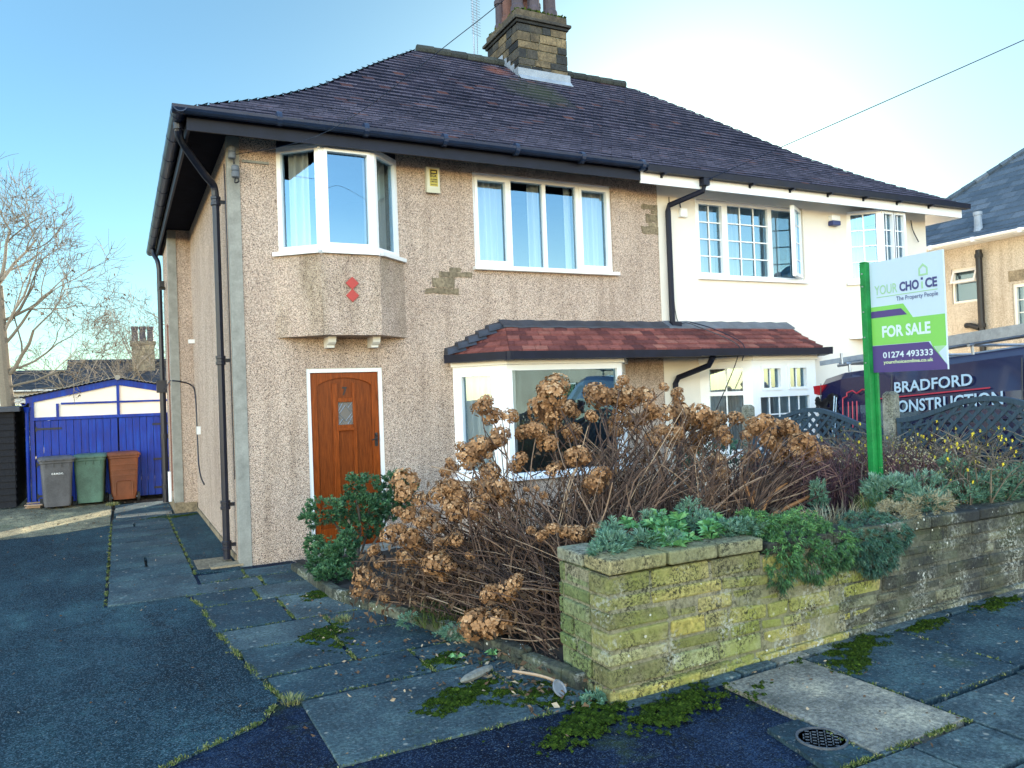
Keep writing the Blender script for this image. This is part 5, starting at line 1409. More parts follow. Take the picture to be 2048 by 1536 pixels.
MAT['board_white'] = simple("board_white", (.46, .58, .68), .45, .04, 3)
MAT['board_green'] = simple("board_green", (.18, .50, .09), .45, .06, 3)
MAT['board_purple'] = simple("board_purple", (.060, .035, .17), .45, .06, 3)
MAT['board_navy'] = simple("board_navy", (.04, .045, .17), .45, .05, 3)
MAT['board_light'] = simple("board_text", (.55, .66, .72), .45, .04, 3)
MAT['board_lime'] = simple("board_lime_text", (.62, .78, .42), .45, .04, 3)
MAT['board_sage'] = simple("board_sage", (.30, .52, .30), .45, .06, 3)
FSg = Fr((4.185, SB0, SZ0), (0, -1, 0)); BW, BH = SB0 - SB1, SZ1 - SZ0
p_ = MB(); p_.fbox(FSg, 0, BW, 0, BH, -.018, 0); bd = p_.build('board', 'board_white', sg)
S = lambda fu, fv: (fu * BW, (1 - fv) * BH)     # fractions from the top left of the board
def shape(name, pts, mat, w=.0015):
    p_ = MB(); p_.prism([S(*p) for p in pts], FSg, .0, w); p_.build(name, mat, bd)
shape('green_band', [(0, .405), (.46, .405), (.585, .535), (1, .535), (1, .80), (.84, .80), (1, .965), (1, 1), (.94, 1), (.80, .755), (0, .755)], 'board_green')
shape('purple_tab', [(0, .445), (.43, .445), (.51, .505), (0, .505)], 'board_purple', .003)
shape('purple_band', [(0, .758), (.775, .758), (1, .962), (1, 1), (0, 1)], 'board_purple', .003)
shape('pale_corner', [(1, .80), (1, .915), (.90, .855)], 'board_white', .003)
shape('dark_fold', [(.855, .80), (1, .80), (.90, .855)], 'board_sage', .0035)
def T_(s, u0, u1, v0, v1, mat, bold=0., w=.0025): text('lettering', s, FSg, u0 * BW, u1 * BW, (1 - v1) * BH, (1 - v0) * BH, w, mat, bd, bold)
T_('YOUR', .065, .39, .215, .30, 'board_sage', .008)
T_('CHO', .42, .685, .215, .30, 'board_navy', .04)
T_('CE', .765, .92, .215, .30, 'board_navy', .04)
shape('letter_stem', [(.715, .24), (.735, .24), (.735, .30), (.715, .30)], 'board_sage', .0025)
shape('letter_dot', [(.712, .205), (.738, .205), (.738, .225), (.712, .225)], 'board_navy', .0025)
shape('underline', [(.09, .318), (.92, .318), (.92, .325), (.09, .325)], 'board_sage', .0025)
hp_ = MB()
ho = [(.685, .19), (.685, .125), (.745, .085), (.805, .125), (.805, .19)]
hi = [(.705, .175), (.705, .132), (.745, .107), (.785, .132), (.785, .175)]
for i in range(5):
    a, b, c, d_ = ho[i], ho[(i + 1) % 5], hi[(i + 1) % 5], hi[i]
    hp_.prism([S(*a), S(*b), S(*c), S(*d_)], FSg, .0, .0025)
hp_.build('house_icon', 'board_sage', bd)
T_('The Property People', .37, .925, .338, .388, 'board_navy', .004)
T_('FOR SALE', .15, .81, .585, .69, 'board_light', .035)
T_('01274 493333', .15, .83, .82, .875, 'board_light', .02, .005)
T_('yourchoiceonline.co.uk', .155, .83, .895, .935, 'board_lime', .012, .005)
HEADS = {'a': [(1.38, -3.25, 1.61, 0.085), (1.5, -3.19, 1.54, 0.078), (1.43, -3.23, 1.66, 0.058), (1.54, -3.24, 1.39, 0.086), (1.75, -3.23, 1.4, 0.079), (1.29, -3.37, 1.33, 0.094), (1.19, -3.38, 1.28, 0.082), (1.48, -3.23, 1.33, 0.07), (1.18, -3.3, 1.33, 0.045), (1.33, -3.62, 1.03, 0.091), (1.42, -3.57, 0.96, 0.056), (1.17, -3.52, 0.87, 0.081), (1.14, -3.29, 0.96, 0.084), (1.1, -3.31, 1.05, 0.06), (1.36, -3.4, 1.13, 0.076), (1.03, -3.5, 0.68, 0.051), (0.82, -3.03, 1.07, 0.101), (1.1, -3.21, 1.02, 0.096), (1.01, -3.22, 0.97, 0.069), (1.13, -3.31, 0.94, 0.076), (1.2, -3.48, 0.88, 0.085), (0.76, -3.02, 0.85, 0.058), (0.98, -3.13, 0.79, 0.097), (1.0, -3.22, 0.72, 0.061), (0.75, -2.82, 0.65, 0.08), (0.84, -3.07, 0.64, 0.086), (1.09, -3.35, 0.66, 0.053), (0.85, -2.88, 0.47, 0.081), (1.0, -3.23, 0.47, 0.104), (1.01, -3.25, 0.36, 0.054), (0.95, -3.06, 0.44, 0.059), (0.77, -2.44, 0.35, 0.051), (0.67, -2.29, 0.23, 0.079), (0.76, -2.4, 0.19, 0.069), (0.65, -2.23, 0.1, 0.062), (1.12, -3.56, 0.56, 0.044), (1.13, -4.1, 0.42, 0.095), (1.06, -4.4, 0.57, 0.048), (1.0, -3.71, 0.14, 0.065), (1.05, -4.07, 0.21, 0.109), (1.38, -3.48, 0.99, 0.075), (1.58, -3.48, 1.21, 0.068), (0.7, -2.31, 0.08, 0.062), (0.76, -2.6, 0.11, 0.051), (0.81, -2.89, 0.69, 0.056), (0.9, -3.13, 0.94, 0.061), (1.05, -3.28, 1.14, 0.053)], 'b': [(1.94, -3.39, 1.75, 0.138), (1.83, -3.39, 1.58, 0.137), (2.19, -3.17, 1.57, 0.083), (2.41, -3.32, 1.66, 0.124), (2.66, -3.15, 1.67, 0.078), (2.77, -3.2, 1.66, 0.108), (3.03, -3.11, 1.65, 0.125), (2.65, -3.33, 1.79, 0.051), (2.79, -3.69, 1.72, 0.057), (3.31, -3.2, 1.67, 0.063), (2.75, -3.12, 1.52, 0.079), (2.96, -3.17, 1.45, 0.088), (3.03, -3.4, 1.5, 0.108), (3.28, -3.3, 1.5, 0.125), (3.2, -3.65, 1.47, 0.107), (3.75, -3.22, 1.42, 0.085), (3.79, -3.4, 1.42, 0.084), (2.78, -3.64, 1.37, 0.082), (2.79, -3.8, 1.35, 0.089), (3.2, -3.36, 1.26, 0.071), (3.53, -3.23, 1.27, 0.102), (3.29, -3.78, 1.33, 0.085), (3.23, -3.49, 1.18, 0.052), (3.22, -3.78, 1.11, 0.076), (3.08, -3.99, 1.02, 0.09), (1.64, -3.63, 1.43, 0.093), (2.18, -3.3, 1.41, 0.065), (2.58, -3.27, 1.36, 0.059), (1.81, -3.94, 1.24, 0.09), (1.92, -3.65, 1.23, 0.053), (1.93, -4.04, 1.1, 0.09), (2.0, -3.86, 1.03, 0.06), (1.42, -4.02, 1.06, 0.028), (1.52, -3.94, 0.99, 0.035), (1.47, -4.32, 0.8, 0.073), (1.37, -4.29, 0.83, 0.046), (1.71, -4.27, 0.79, 0.048), (1.68, -4.31, 0.79, 0.041), (1.37, -4.32, 0.83, 0.046), (1.95, -3.38, 1.45, 0.063), (2.03, -3.78, 1.53, 0.053), (2.67, -3.66, 1.56, 0.065), (2.59, -3.55, 1.38, 0.057), (3.33, -3.37, 1.38, 0.071), (3.04, -4.1, 0.89, 0.056), (2.84, -4.13, 0.91, 0.047)], 'c': [(3.57, -3.86, 1.37, 0.095), (3.42, -4.11, 1.41, 0.083), (3.83, -3.82, 1.32, 0.098), (3.98, -3.85, 1.29, 0.1), (3.86, -4.08, 1.23, 0.096), (3.83, -4.04, 1.15, 0.088), (4.04, -4.02, 1.1, 0.09), (4.26, -3.96, 1.12, 0.074), (3.44, -3.98, 1.14, 0.076), (3.7, -4.0, 1.13, 0.078), (3.48, -3.97, 0.9, 0.077), (3.83, -3.83, 0.76, 0.054), (3.55, -4.02, 1.26, 0.068), (3.92, -4.06, 1.16, 0.071), (3.32, -3.93, 0.85, 0.051), (3.23, -4.14, 1.01, 0.049)]}

# ------------------------------------------------------------------ garden wall
gw = thing('garden_wall', 'low mossy coursed stone garden wall with sandy coping stones', 'wall', (1.25, -5.1, 0))
zb_ = lambda x: .023 * (x - 1.25) - .03
def wtop(x): return .69 if x < 2.385 else .655
WXE = 5.62
parts = {'a': (MB(), 'wall_stone'), 'b': (MB(), 'wall_stone_dark'), 'c': (MB(), 'wall_stone_green')}
ncs = 7
hts = [.9, 1.15, .8, 1.1, 1.0, .85, 1.2]; tot = sum(hts); cum = [0]
for h_ in hts: cum.append(cum[-1] + h_ / tot)
def stone_block(mb, x0, x1, y0, y1, za, zb2, jit=.006):
    p = []
    for z in (0, 1):
        for (x, y) in ((x0, y0), (x1, y0), (x1, y1), (x0, y1)):
            zz = (za if z == 0 else zb2)(x) if callable(za) else (za if z == 0 else zb2)
            p.append((x + random.uniform(-jit, jit), y + random.uniform(-jit, jit) * (1 if y == y0 else 0), zz + random.uniform(-jit, jit) * .6))
    mb.hexa(p)
for c in range(ncs):
    x = 1.25; first = True
    while x < WXE - .05:
        L = random.uniform(.17, .52)
        if first: L = random.choice((.2, .42, .3))
        x2 = min(WXE, x + L)
        if WXE - x2 < .12: x2 = WXE
        if x < 2.385 < x2 and c == ncs - 1: x2 = 2.385
        f0, f1 = cum[c], cum[c + 1]; gp = .0085
        za = lambda X: zb_(X) + (wtop(min(max(X, x + .01), x2 - .01)) - zb_(X)) * f0 + gp
        zb2 = lambda X: zb_(X) + (wtop(min(max(X, x + .01), x2 - .01)) - zb_(X)) * f1 - gp
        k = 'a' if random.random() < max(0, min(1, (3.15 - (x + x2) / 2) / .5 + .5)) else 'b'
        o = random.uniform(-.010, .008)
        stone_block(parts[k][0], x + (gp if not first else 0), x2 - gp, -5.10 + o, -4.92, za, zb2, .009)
        x = x2; first = False
    y = -4.91
    while y < -4.58:
        y2 = min(-4.57, y + random.uniform(.13, .3))
        za_ = zb_(1.25) + (wtop(1.3) - zb_(1.25)) * cum[c] + .006; zb3 = zb_(1.25) + (wtop(1.3) - zb_(1.25)) * cum[c + 1] - .006
        p = parts['c'][0]; o = random.uniform(-.012, .012)
        p.hexa([(1.25 + o, y + .006, za_), (1.44, y + .006, za_), (1.44, y2 - .006, za_), (1.25 + o, y2 - .006, za_), (1.25 + o + random.uniform(-.008, .008), y + .006, zb3), (1.44, y + .006, zb3), (1.44, y2 - .006, zb3), (1.25 + o + random.uniform(-.008, .008), y2 - .006, zb3)])
        y = y2
for k, (mb_, mt) in parts.items(): mb_.build('stonework', mt, gw, bevel=.012)
mo = MB()
mo.hexa([(1.262, -5.094, -.06), (3.1, -5.094, -.06), (3.1, -4.9, -.06), (1.268, -4.9, -.06), (1.268, -5.094, .68), (3.1, -5.094, .645), (3.1, -4.9, .645), (1.268, -4.9, .68)])
mo.box(1.262, 1.43, -4.9, -4.58, -.06, .68)
mo.build('mortar', 'mortar', gw)
mo = MB(); mo.box(3.1, WXE - .01, -5.092, -4.9, -.06, .645); mo.build('mortar', 'mortar_dark', gw)
cp = MB()
xs = [1.245, 1.66, 2.03, 2.385]
for a, b in zip(xs, xs[1:]):
    stone_block(cp, a + .006, b - .006, -5.125 + random.uniform(-.008, .004), -4.87, .695, .775, .006)
cp.box(1.245, 1.46, -4.86, -4.57, .695, .77)
cp.build('coping', 'coping', gw, bevel=.012)
cp = MB(); x = 2.42
while x < WXE:
    L = random.uniform(.3, .6); x2 = min(WXE + .02, x + L); stone_block(cp, x + .006, x2 - .006, -5.12 + random.uniform(-.01, .004), -4.88, .658, .735, .007); x = x2
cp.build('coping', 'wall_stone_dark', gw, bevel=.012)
ft = MB(); fd = MB(); x = 1.3
while x < WXE:
    L = random.uniform(.3, .8); x2 = min(WXE, x + L); stone_block(ft if x < 2.7 else fd, x, x2 - .012, -5.125 + random.uniform(-.008, .004), -5.0, lambda X: zb_(X) - .03, lambda X: zb_(X) + random.uniform(.05, .075), .006); x = x2
ft.build('footing', 'wall_stone', gw, bevel=.01); fd.build('footing', 'wall_stone_dark', gw, bevel=.01)

KX = [(.3, .46), (.6, .47), (2.0, .53), (3.1, .88), (4.1, 1.08), (4.8, 1.22), (5.2, 1.25)]
kx = lambda y: lerp_tab(-y, KX)
ss = lambda t: (lambda q: q * q * (3 - 2 * q))(max(0, min(1, t)))
def soil(x, y): return .05 + .58 * ss((x - kx(y)) / 1.2) * ss((-y - 1.2) / 2.4)
sb = MB(); nx, ny = 60, 52
gr = [[None] * (nx + 1) for _ in range(ny + 1)]
for j in range(ny + 1):
    y = -.35 - (4.97 - .35) * j / ny
    for i in range(nx + 1):
        a = kx(y) + .02; x = a + (5.6 - a) * i / nx
        gr[j][i] = len(sb.v); sb.v.append((x, y, soil(x, y) + random.uniform(-.022, .022)))
for j in range(ny):
    for i in range(nx): sb.f.append((gr[j][i], gr[j][i + 1], gr[j + 1][i + 1], gr[j + 1][i])); sb.r.append(random.random())
tag(sb.build('garden_bed', 'soil', smooth=True), kind='structure')
ks = thing('stone_edging', 'low mossy stone edging between front path and planted bed', 'edging', (.55, -2, 0))
kb = MB(); y = -.5
while y > -4.75:
    L = random.uniform(.16, .4); y2 = y - L; xa, xb = kx(y), kx(y2); h = random.uniform(.06, .12)
    kb.hexa([(xa - .05, y, -.03), (xb - .05, y2 + .015, -.03), (xb + .05, y2 + .015, -.03), (xa + .05, y, -.03), (xa - .045, y, h), (xb - .045, y2 + .015, h * random.uniform(.8, 1.1)), (xb + .04, y2 + .015, h), (xa + .04, y, h)])
    y = y2
kb.build('stone', 'wall_stone_dark', ks, bevel=.012)

# ------------------------------------------------------------------ plants
def rdir(up=0):
    z = random.uniform(-1, 1); a = random.uniform(0, 2 * math.pi); s_ = math.sqrt(1 - z * z)
    v = Vector((s_ * math.cos(a), s_ * math.sin(a), z + up)); return v.normalized()
def leaf(mb, p, d, L, W, r, droop=0.0):
    d = d.normalized(); side = d.cross(rdir()).normalized()
    nrm = side.cross(d)
    m_ = p + d * (L * .55) + nrm * (.08 * L); t_ = p + d * L - Vector((0, 0, droop * L))
    mb.face([p, m_ + side * (W / 2), t_, m_ - side * (W / 2)], r)
def foliage(mb, c, rad, tips, per, L, W, up=.3, shell=.5, r0=0.0, spread=.9, zmin=None, droop=0.1):
    c = Vector(c)
    for _ in range(tips):
        d = rdir(); k = random.uniform(shell, 1) ** .6
        lump = 1 + .18 * math.sin(d.x * 7 + c.x * 9) * math.cos(d.z * 6 + d.y * 5)
        p = c + Vector((d.x * rad[0], d.y * rad[1], d.z * rad[2])) * k * lump
        if zmin is not None and p.z < zmin(p): continue
        ax = (d + Vector((0, 0, up))).normalized(); rt_ = random.random()
        for i in range(per):
            dd = (ax + rdir() * spread).normalized()
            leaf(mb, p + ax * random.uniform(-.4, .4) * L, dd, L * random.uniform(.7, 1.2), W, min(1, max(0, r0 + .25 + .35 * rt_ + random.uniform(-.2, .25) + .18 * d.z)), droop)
# hydrangeas
for k_ in HEADS:
    HEADS[k_] += [(x + random.uniform(-.13, .13), y + random.uniform(-.12, .2), z + random.uniform(-.10, .02), r * random.uniform(.7, 1)) for (x, y, z, r) in HEADS[k_] if random.random() < {'a': .7, 'b': .95, 'c': .9}[k_]]
HEADS['a'] += [(x + random.uniform(-.2, .2), y + random.uniform(-.15, .2), max(.18, z + random.uniform(-.2, .1)), r * random.uniform(.7, .95)) for (x, y, z, r) in random.sample(HEADS['a'], min(len(HEADS['a']), 98 - len(HEADS['a']))) if x + .2 < 1.6]
for k_ in HEADS: HEADS[k_] = HEADS[k_][:98]
def head_mesh(k):
    mb = MB(); n = 64
    for i in range(n):
        z = 1 - 1.72 * (i + .5) / n; a = i * 2.39996 + k; s_ = math.sqrt(max(0, 1 - z * z))
        nrm = (Vector((s_ * math.cos(a), s_ * math.sin(a), z)) + rdir() * .22).normalized()
        p = Vector((nrm.x, nrm.y, nrm.z * .82)) * random.uniform(.80, 1.0)
        t1 = nrm.orthogonal().normalized(); t2 = nrm.cross(t1); rot = random.uniform(0, 6.28); rc = random.random()
        tl = rdir() * .45
        for q in range(4):
            an = rot + q * math.pi / 2 + random.uniform(-.2, .2)
            if random.random() < .06: continue
            o = t1 * math.cos(an) + t2 * math.sin(an); sd_ = nrm.cross(o)
            S_ = random.uniform(.19, .29); cu = random.uniform(-.10, .14)
            b = p; m_ = p + o * S_ * .6 + nrm * (cu * .5 + .03); tp = p + o * S_ * 1.1 + nrm * cu + tl * .06
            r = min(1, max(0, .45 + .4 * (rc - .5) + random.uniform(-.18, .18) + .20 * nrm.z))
            mb.face([b, m_ + sd_ * S_ * .5, tp, m_ - sd_ * S_ * .5 + nrm * random.uniform(-.03, .05)], r)
    for i in range(14):
        d = rdir(.6); mb.tube([(0, 0, -.75), tuple(d * .7)], [.035, .012], 4, .1)
    me = bpy.data.meshes.new("flower_head")
    me.from_pydata(mb.v, [], mb.f); at = me.attributes.new("rnd", 'FLOAT', 'FACE'); at.data.foreach_set("value", mb.r)
    me.materials.append(MAT['petal']); me.update(); return me
HM = [head_mesh(k) for k in range(6)]
def stem_path(b, e, bend=.35):
    b, e = Vector(b), Vector(e); d = e - b
    m1 = b + Vector((d.x * .22, d.y * .22, d.z * .42)) + rdir() * .05 * d.length; m2 = b + Vector((d.x * .62, d.y * .62, d.z * .80)) + rdir() * .04 * d.length
    return catmull([b, m1, m2, e], 3)
def hydrangea(name, label, loc, heads, base_of, n_extra, extra_of, crown=()):
    t = thing(name, label, 'shrub', loc, 'dead hydrangeas in the front garden')
    st = MB()
    for (x, y, z, r) in heads:
        o = bpy.data.objects.new('flower_head', random.choice(HM)); COL.objects.link(o); o.parent = t
        o.location = (x - loc[0], y - loc[1], z - loc[2]); s_ = r * random.uniform(.8, 1.15)
        o.scale = (s_, s_, s_ * random.uniform(.85, 1.05)); o.rotation_euler = (random.uniform(-.6, .6), random.uniform(-.6, .6), random.uniform(0, 6.28))
        b = base_of(x, y, z); rr = random.uniform(.0035, .006)
        pa = stem_path(b, (x, y, z - r * .55)); n = len(pa)
        st.tube(pa, [rr * (1.2 - .5 * i / n) for i in range(n)], 5, random.uniform(.3, .8))
        if random.random() < .5:
            k = int(n * .6); e2 = pa[k] + Vector((random.uniform(-.2, .2), random.uniform(-.15, .15), random.uniform(.05, .25))); st.tube([pa[k], (pa[k] + e2) / 2 + rdir() * .02, e2], [.005, .004, .003], 4, random.uniform(.2, .7))
    for _ in range(n_extra):
        b, e = extra_of(); pa = stem_path(b, e); n = len(pa); rr = random.choice((.0022, .003, .004, .006)) * random.uniform(.8, 1.2)
        st.tube(pa, [rr * (1.3 - .7 * i / n) for i in range(n)], 4, random.random() ** 1.3 * .95)
        for _k in range(random.choice((0, 1, 1, 2))):
            k = random.randrange(n // 3, n - 1); e2 = pa[k] + rdir(.5) * random.uniform(.06, .22); st.tube([pa[k], e2], [rr * .7, rr * .3], 3, random.random() * .7)
    tag(st.build('stem', 'stem', t), kind='stuff')
    if crown:
        dl = MB()
        for (c, rad, n) in crown:
            for _ in range(n):
                d = rdir(); p = Vector(c) + Vector((d.x * rad[0], d.y * rad[1], d.z * rad[2])) * random.random() ** .4
                if p.z < .05: continue
                leaf(dl, p, (rdir() + Vector((0, 0, -.5))), random.uniform(.03, .075), random.uniform(.015, .035), random.random() * .6, .3)
        tag(dl.build('dead_leaf', 'leaf_litter', t), kind='stuff')
    return t
def on_soil(x, y): return (x, y, soil(x, y) - .03)
def base_a(x, y, z):
    yy = max(-4.5, min(-2.6, y - .35 * random.random() - .25)); return on_soil(kx(yy) + random.uniform(.15, .65), yy)
def extra_a():
    yy = random.uniform(-4.6, -2.5); b = on_soil(kx(yy) + random.uniform(.08, .75), yy)
    h = random.choice(HEADS['a']); f = random.uniform(.45, 1.0)
    e = (b[0] + (h[0] - b[0]) * f + random.uniform(-.2, .2), b[1] + (h[1] - b[1]) * f * .8 + random.uniform(-.15, .15), b[2] + max(.12, (h[2] - b[2])) * f * random.uniform(.6, 1.0))
    return b, e
hydrangea('hydrangea', 'sprawling brown hydrangea leaning over the front path, left of the wall', (1.2, -3.6, .1), HEADS['a'], base_a, 620, extra_a,
          [((.85, -2.9, .3), (.5, .6, .35), 420), ((1.2, -3.9, .3), (.35, .6, .4), 300), ((1.2, -3.4, .8), (.45, .5, .5), 160)])
def base_b(x, y, z): return on_soil(1.45 + (x - 1.3) * .55 + random.uniform(-.2, .2), random.uniform(-4.5, -3.5))
def extra_b():
    b = on_soil(random.uniform(1.4, 3.0), random.uniform(-4.6, -3.3))
    h = random.choice(HEADS['b']); f = random.uniform(.4, 1.0)
    return b, (b[0] + (h[0] - b[0]) * f * .7 + random.uniform(-.12, .12), b[1] + random.uniform(-.25, .25), b[2] + max(.2, h[2] - b[2]) * f * random.uniform(.75, 1))
hydrangea('hydrangea', 'tallest brown hydrangea, rising in front of the bay window', (2.1, -3.9, .5), HEADS['b'], base_b, 700, extra_b,
          [((2.0, -3.7, .9), (.9, .5, .45), 320), ((2.6, -3.7, 1.0), (.7, .5, .35), 150)])
def base_c(x, y, z): return on_soil(3.02 + random.uniform(-.1, .16), -4.25 + random.uniform(-.1, .1))
def extra_c():
    b = base_c(0, 0, 0); h = random.choice(HEADS['c']); f = random.uniform(.4, .95)
    return b, (b[0] + (h[0] - b[0]) * f + random.uniform(-.15, .2), b[1] + random.uniform(-.2, .25), b[2] + (h[2] - b[2]) * f)
hc = hydrangea('hydrangea', 'smaller brown hydrangea with thick orange stems left of the sign', (3.05, -4.25, .6), HEADS['c'], base_c, 110, extra_c,
          [((3.5, -4.0, .9), (.45, .35, .25), 120)])
MAT['orange_stem'] = by_attr("orange_bark", [(0, (.24, .10, .04)), (1, (.42, .20, .08))], .7, .2)
os_ = MB()
for (e) in [(3.02, -4.3, 1.0), (3.45, -4.3, .95), (3.7, -4.35, .85), (2.75, -4.2, .85), (3.3, -4.1, 1.0), (3.75, -4.4, .72), (2.8, -4.35, .7)]:
    b = (3.02 + random.uniform(-.07, .1), -4.35 + random.uniform(-.06, .06), .58); pa = stem_path(b, e); os_.tube(pa, [.017 * (1.2 - .6 * i / len(pa)) for i in range(len(pa))], 6)
os_.build('thick_stem', 'orange_stem', hc)

# evergreen shrubs by the door
def shrub(name, label, loc, lobes, mat, tips, per, L, W, trunk=(), cat='shrub', group=None, **k):
    t = thing(name, label, cat, loc, group)
    m_ = MB()
    tot = sum(r[0] * r[1] + r[1] * r[2] + r[0] * r[2] for c, r in lobes)
    for c, r in lobes: foliage(m_, c, r, int(tips * (r[0] * r[1] + r[1] * r[2] + r[0] * r[2]) / tot), per, L, W, **k)
    tag(m_.build('foliage', mat, t), kind='stuff') if False else m_.build('foliage', mat, t)
    if trunk:
        s_ = MB()
        for pth, rad in trunk: s_.tube(catmull(pth, 3), rad, 6, random.random())
        s_.build('stem', 'stem_grey', t)
    return t
HT = lambda e, b=(.92, -1.15, .05): ([b, ((b[0] + e[0]) / 2 + .05, (b[1] + e[1]) / 2, (b[2] + e[2]) / 2), e], .012)
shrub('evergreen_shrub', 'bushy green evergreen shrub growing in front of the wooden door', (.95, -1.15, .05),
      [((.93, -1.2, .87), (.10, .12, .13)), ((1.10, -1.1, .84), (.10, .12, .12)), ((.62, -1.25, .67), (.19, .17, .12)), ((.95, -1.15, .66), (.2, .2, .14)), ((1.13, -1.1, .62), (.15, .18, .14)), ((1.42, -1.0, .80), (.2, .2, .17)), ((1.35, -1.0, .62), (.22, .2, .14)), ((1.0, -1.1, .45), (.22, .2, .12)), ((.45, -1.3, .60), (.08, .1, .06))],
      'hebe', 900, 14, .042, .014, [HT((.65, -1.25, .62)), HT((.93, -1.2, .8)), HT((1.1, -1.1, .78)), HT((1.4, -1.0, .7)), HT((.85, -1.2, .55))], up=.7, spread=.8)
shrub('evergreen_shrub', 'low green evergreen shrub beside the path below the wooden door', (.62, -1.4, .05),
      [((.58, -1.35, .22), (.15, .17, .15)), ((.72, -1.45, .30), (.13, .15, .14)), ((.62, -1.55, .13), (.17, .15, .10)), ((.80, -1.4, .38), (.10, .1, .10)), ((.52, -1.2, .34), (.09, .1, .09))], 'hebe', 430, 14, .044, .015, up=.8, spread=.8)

# plants along the top of the wall
above = lambda p: .74 if p.y > -5.13 else -1
shrub('lavender_plant', 'upright silvery plant at the left end of the wall top', (1.5, -4.8, .72), [((1.46, -4.85, .80), (.10, .11, .07)), ((1.56, -4.70, .82), (.06, .08, .08)), ((1.36, -4.92, .785), (.10, .08, .03)), ((1.66, -4.9, .80), (.08, .08, .05))], 'silver_leaf', 250, 12, .045, .007, up=.9, spread=.7, group='plants along the wall top')
rs = thing('rosette_plant', 'bright green leafy rosettes among silvery plants on the wall', 'plant', (2.0, -4.8, .75), 'plants along the wall top')
m_ = MB()
for i in range(52):
    c = Vector((random.uniform(1.62, 2.36), random.uniform(-5.04, -4.55), random.uniform(.79, .88))); L = random.uniform(.06, .10)
    if c.y < -4.85: c.z -= .04
    for k in range(20):
        a = k * 2.4; el = random.uniform(.1, 1.1); leaf(m_, c, Vector((math.cos(a) * math.cos(el), math.sin(a) * math.cos(el), math.sin(el))), L, L * .28, min(1, random.random() * .6 + .3 * math.sin(el) + .1), .25)
m_.build('foliage', 'rosette', rs)
shrub('lavender_plant', 'thin feathery silvery plant in the middle of the left coping', (1.85, -4.9, .74), [((1.78, -4.95, .80), (.10, .08, .04)), ((1.92, -4.66, .84), (.09, .07, .09)), ((2.22, -4.64, .86), (.08, .07, .10))], 'silver_leaf', 150, 11, .042, .006, up=.9, spread=.7, group='plants along the wall top')
shrub('lavender_plant', 'low silvery plant next to the dark trailing cushion', (2.3, -4.9, .76), [((2.28, -4.93, .80), (.12, .10, .05)), ((2.42, -4.95, .81), (.1, .1, .05)), ((2.2, -4.8, .84), (.10, .1, .06))], 'silver_leaf', 260, 14, .04, .006, up=.8, spread=.75, group='plants along the wall top')
TR = [((2.50, -4.93, .80), (.14, .16, .09)), ((2.66, -5.05, .70), (.19, .15, .17)), ((2.52, -5.14, .60), (.11, .09, .15)), ((2.80, -5.12, .58), (.16, .10, .13)), ((3.02, -5.08, .62), (.18, .13, .14)), ((2.86, -4.95, .76), (.2, .15, .1))]
shrub('trailing_plant', 'dark green trailing cushion spilling over the wall beside the sandy coping', (2.7, -5.0, .7), TR, 'green_cushion', 1500, 14, .034, .0055, up=.1, spread=.9, shell=.75, droop=.35)
TR = [((3.22, -5.06, .62), (.18, .13, .14)), ((3.44, -5.08, .56), (.18, .11, .14)), ((3.62, -5.05, .64), (.16, .12, .10)), ((3.34, -5.14, .52), (.14, .07, .11)), ((3.5, -4.95, .72), (.22, .14, .08))]
shrub('trailing_plant', 'blue green trailing cushion spilling over the wall below the sign', (3.4, -5.0, .65), TR, 'dark_leaf', 1150, 14, .034, .0055, up=.1, spread=.9, shell=.75, droop=.35)
def blades(mb, c, rad, n, h, w, lean=.5, r=None, hv=.5):
    for _ in range(n):
        a = random.uniform(0, 6.28); q = math.sqrt(random.random()); x, y = c[0] + rad[0] * q * math.cos(a), c[1] + rad[1] * q * math.sin(a)
        H = h * random.uniform(1 - hv, 1 + hv * .4); d = Vector((math.cos(a) * lean * random.random() + random.uniform(-.3, .3), math.sin(a) * lean * random.random() + random.uniform(-.3, .3), 1)).normalized()
        p0 = Vector((x, y, c[2])); p1 = p0 + d * H * .6; p2 = p0 + d * H + Vector((d.x, d.y, -.4)) * H * .3; s_ = Vector((-d.y, d.x, 0)) + Vector((random.uniform(-.3, .3), random.uniform(-.3, .3), 0)); s_ = s_.normalized() * w / 2 if s_.length > 1e-4 else Vector((w / 2, 0, 0))
        rr = random.random() if r is None else min(1, max(0, r + random.uniform(-.3, .3)))
        mb.face([p0 - s_, p0 + s_, p1 + s_ * .8, p1 - s_ * .8], rr); mb.face([p1 - s_ * .8, p1 + s_ * .8, p2], rr)
def grass_clump(name, label, c, rad, n, h, w, mat, cat='grass clump', lean=.6, **k):
    m_ = MB(); blades(m_, c, rad, n, h, w, lean, **k); return tag(m_.build(name, mat, orig=c), label, cat)
grass_clump('grass_clump', 'pale dry grass clump above the trailing cushions', (3.25, -4.78, .70), (.34, .14), 330, .19, .004, 'dry_grass', lean=1.2)
grass_clump('grass_clump', 'fresh green grass tuft at the foot of the sign post', (3.85, -4.75, .70), (.12, .10), 160, .22, .005, 'grass', lean=.7)
m_ = thing('heather_plant', 'brown straggly dead heather on the wall right of the sign post', 'plant', (4.0, -4.95, .72), 'plants along the wall top'); s_ = MB()
foliage(s_, (3.78, -4.98, .74), (.18, .13, .10), 220, 10, .04, .005, up=.3); foliage(s_, (4.15, -4.97, .77), (.26, .13, .10), 260, 10, .04, .005, up=.4); s_.build('foliage', 'dry_grass', m_)
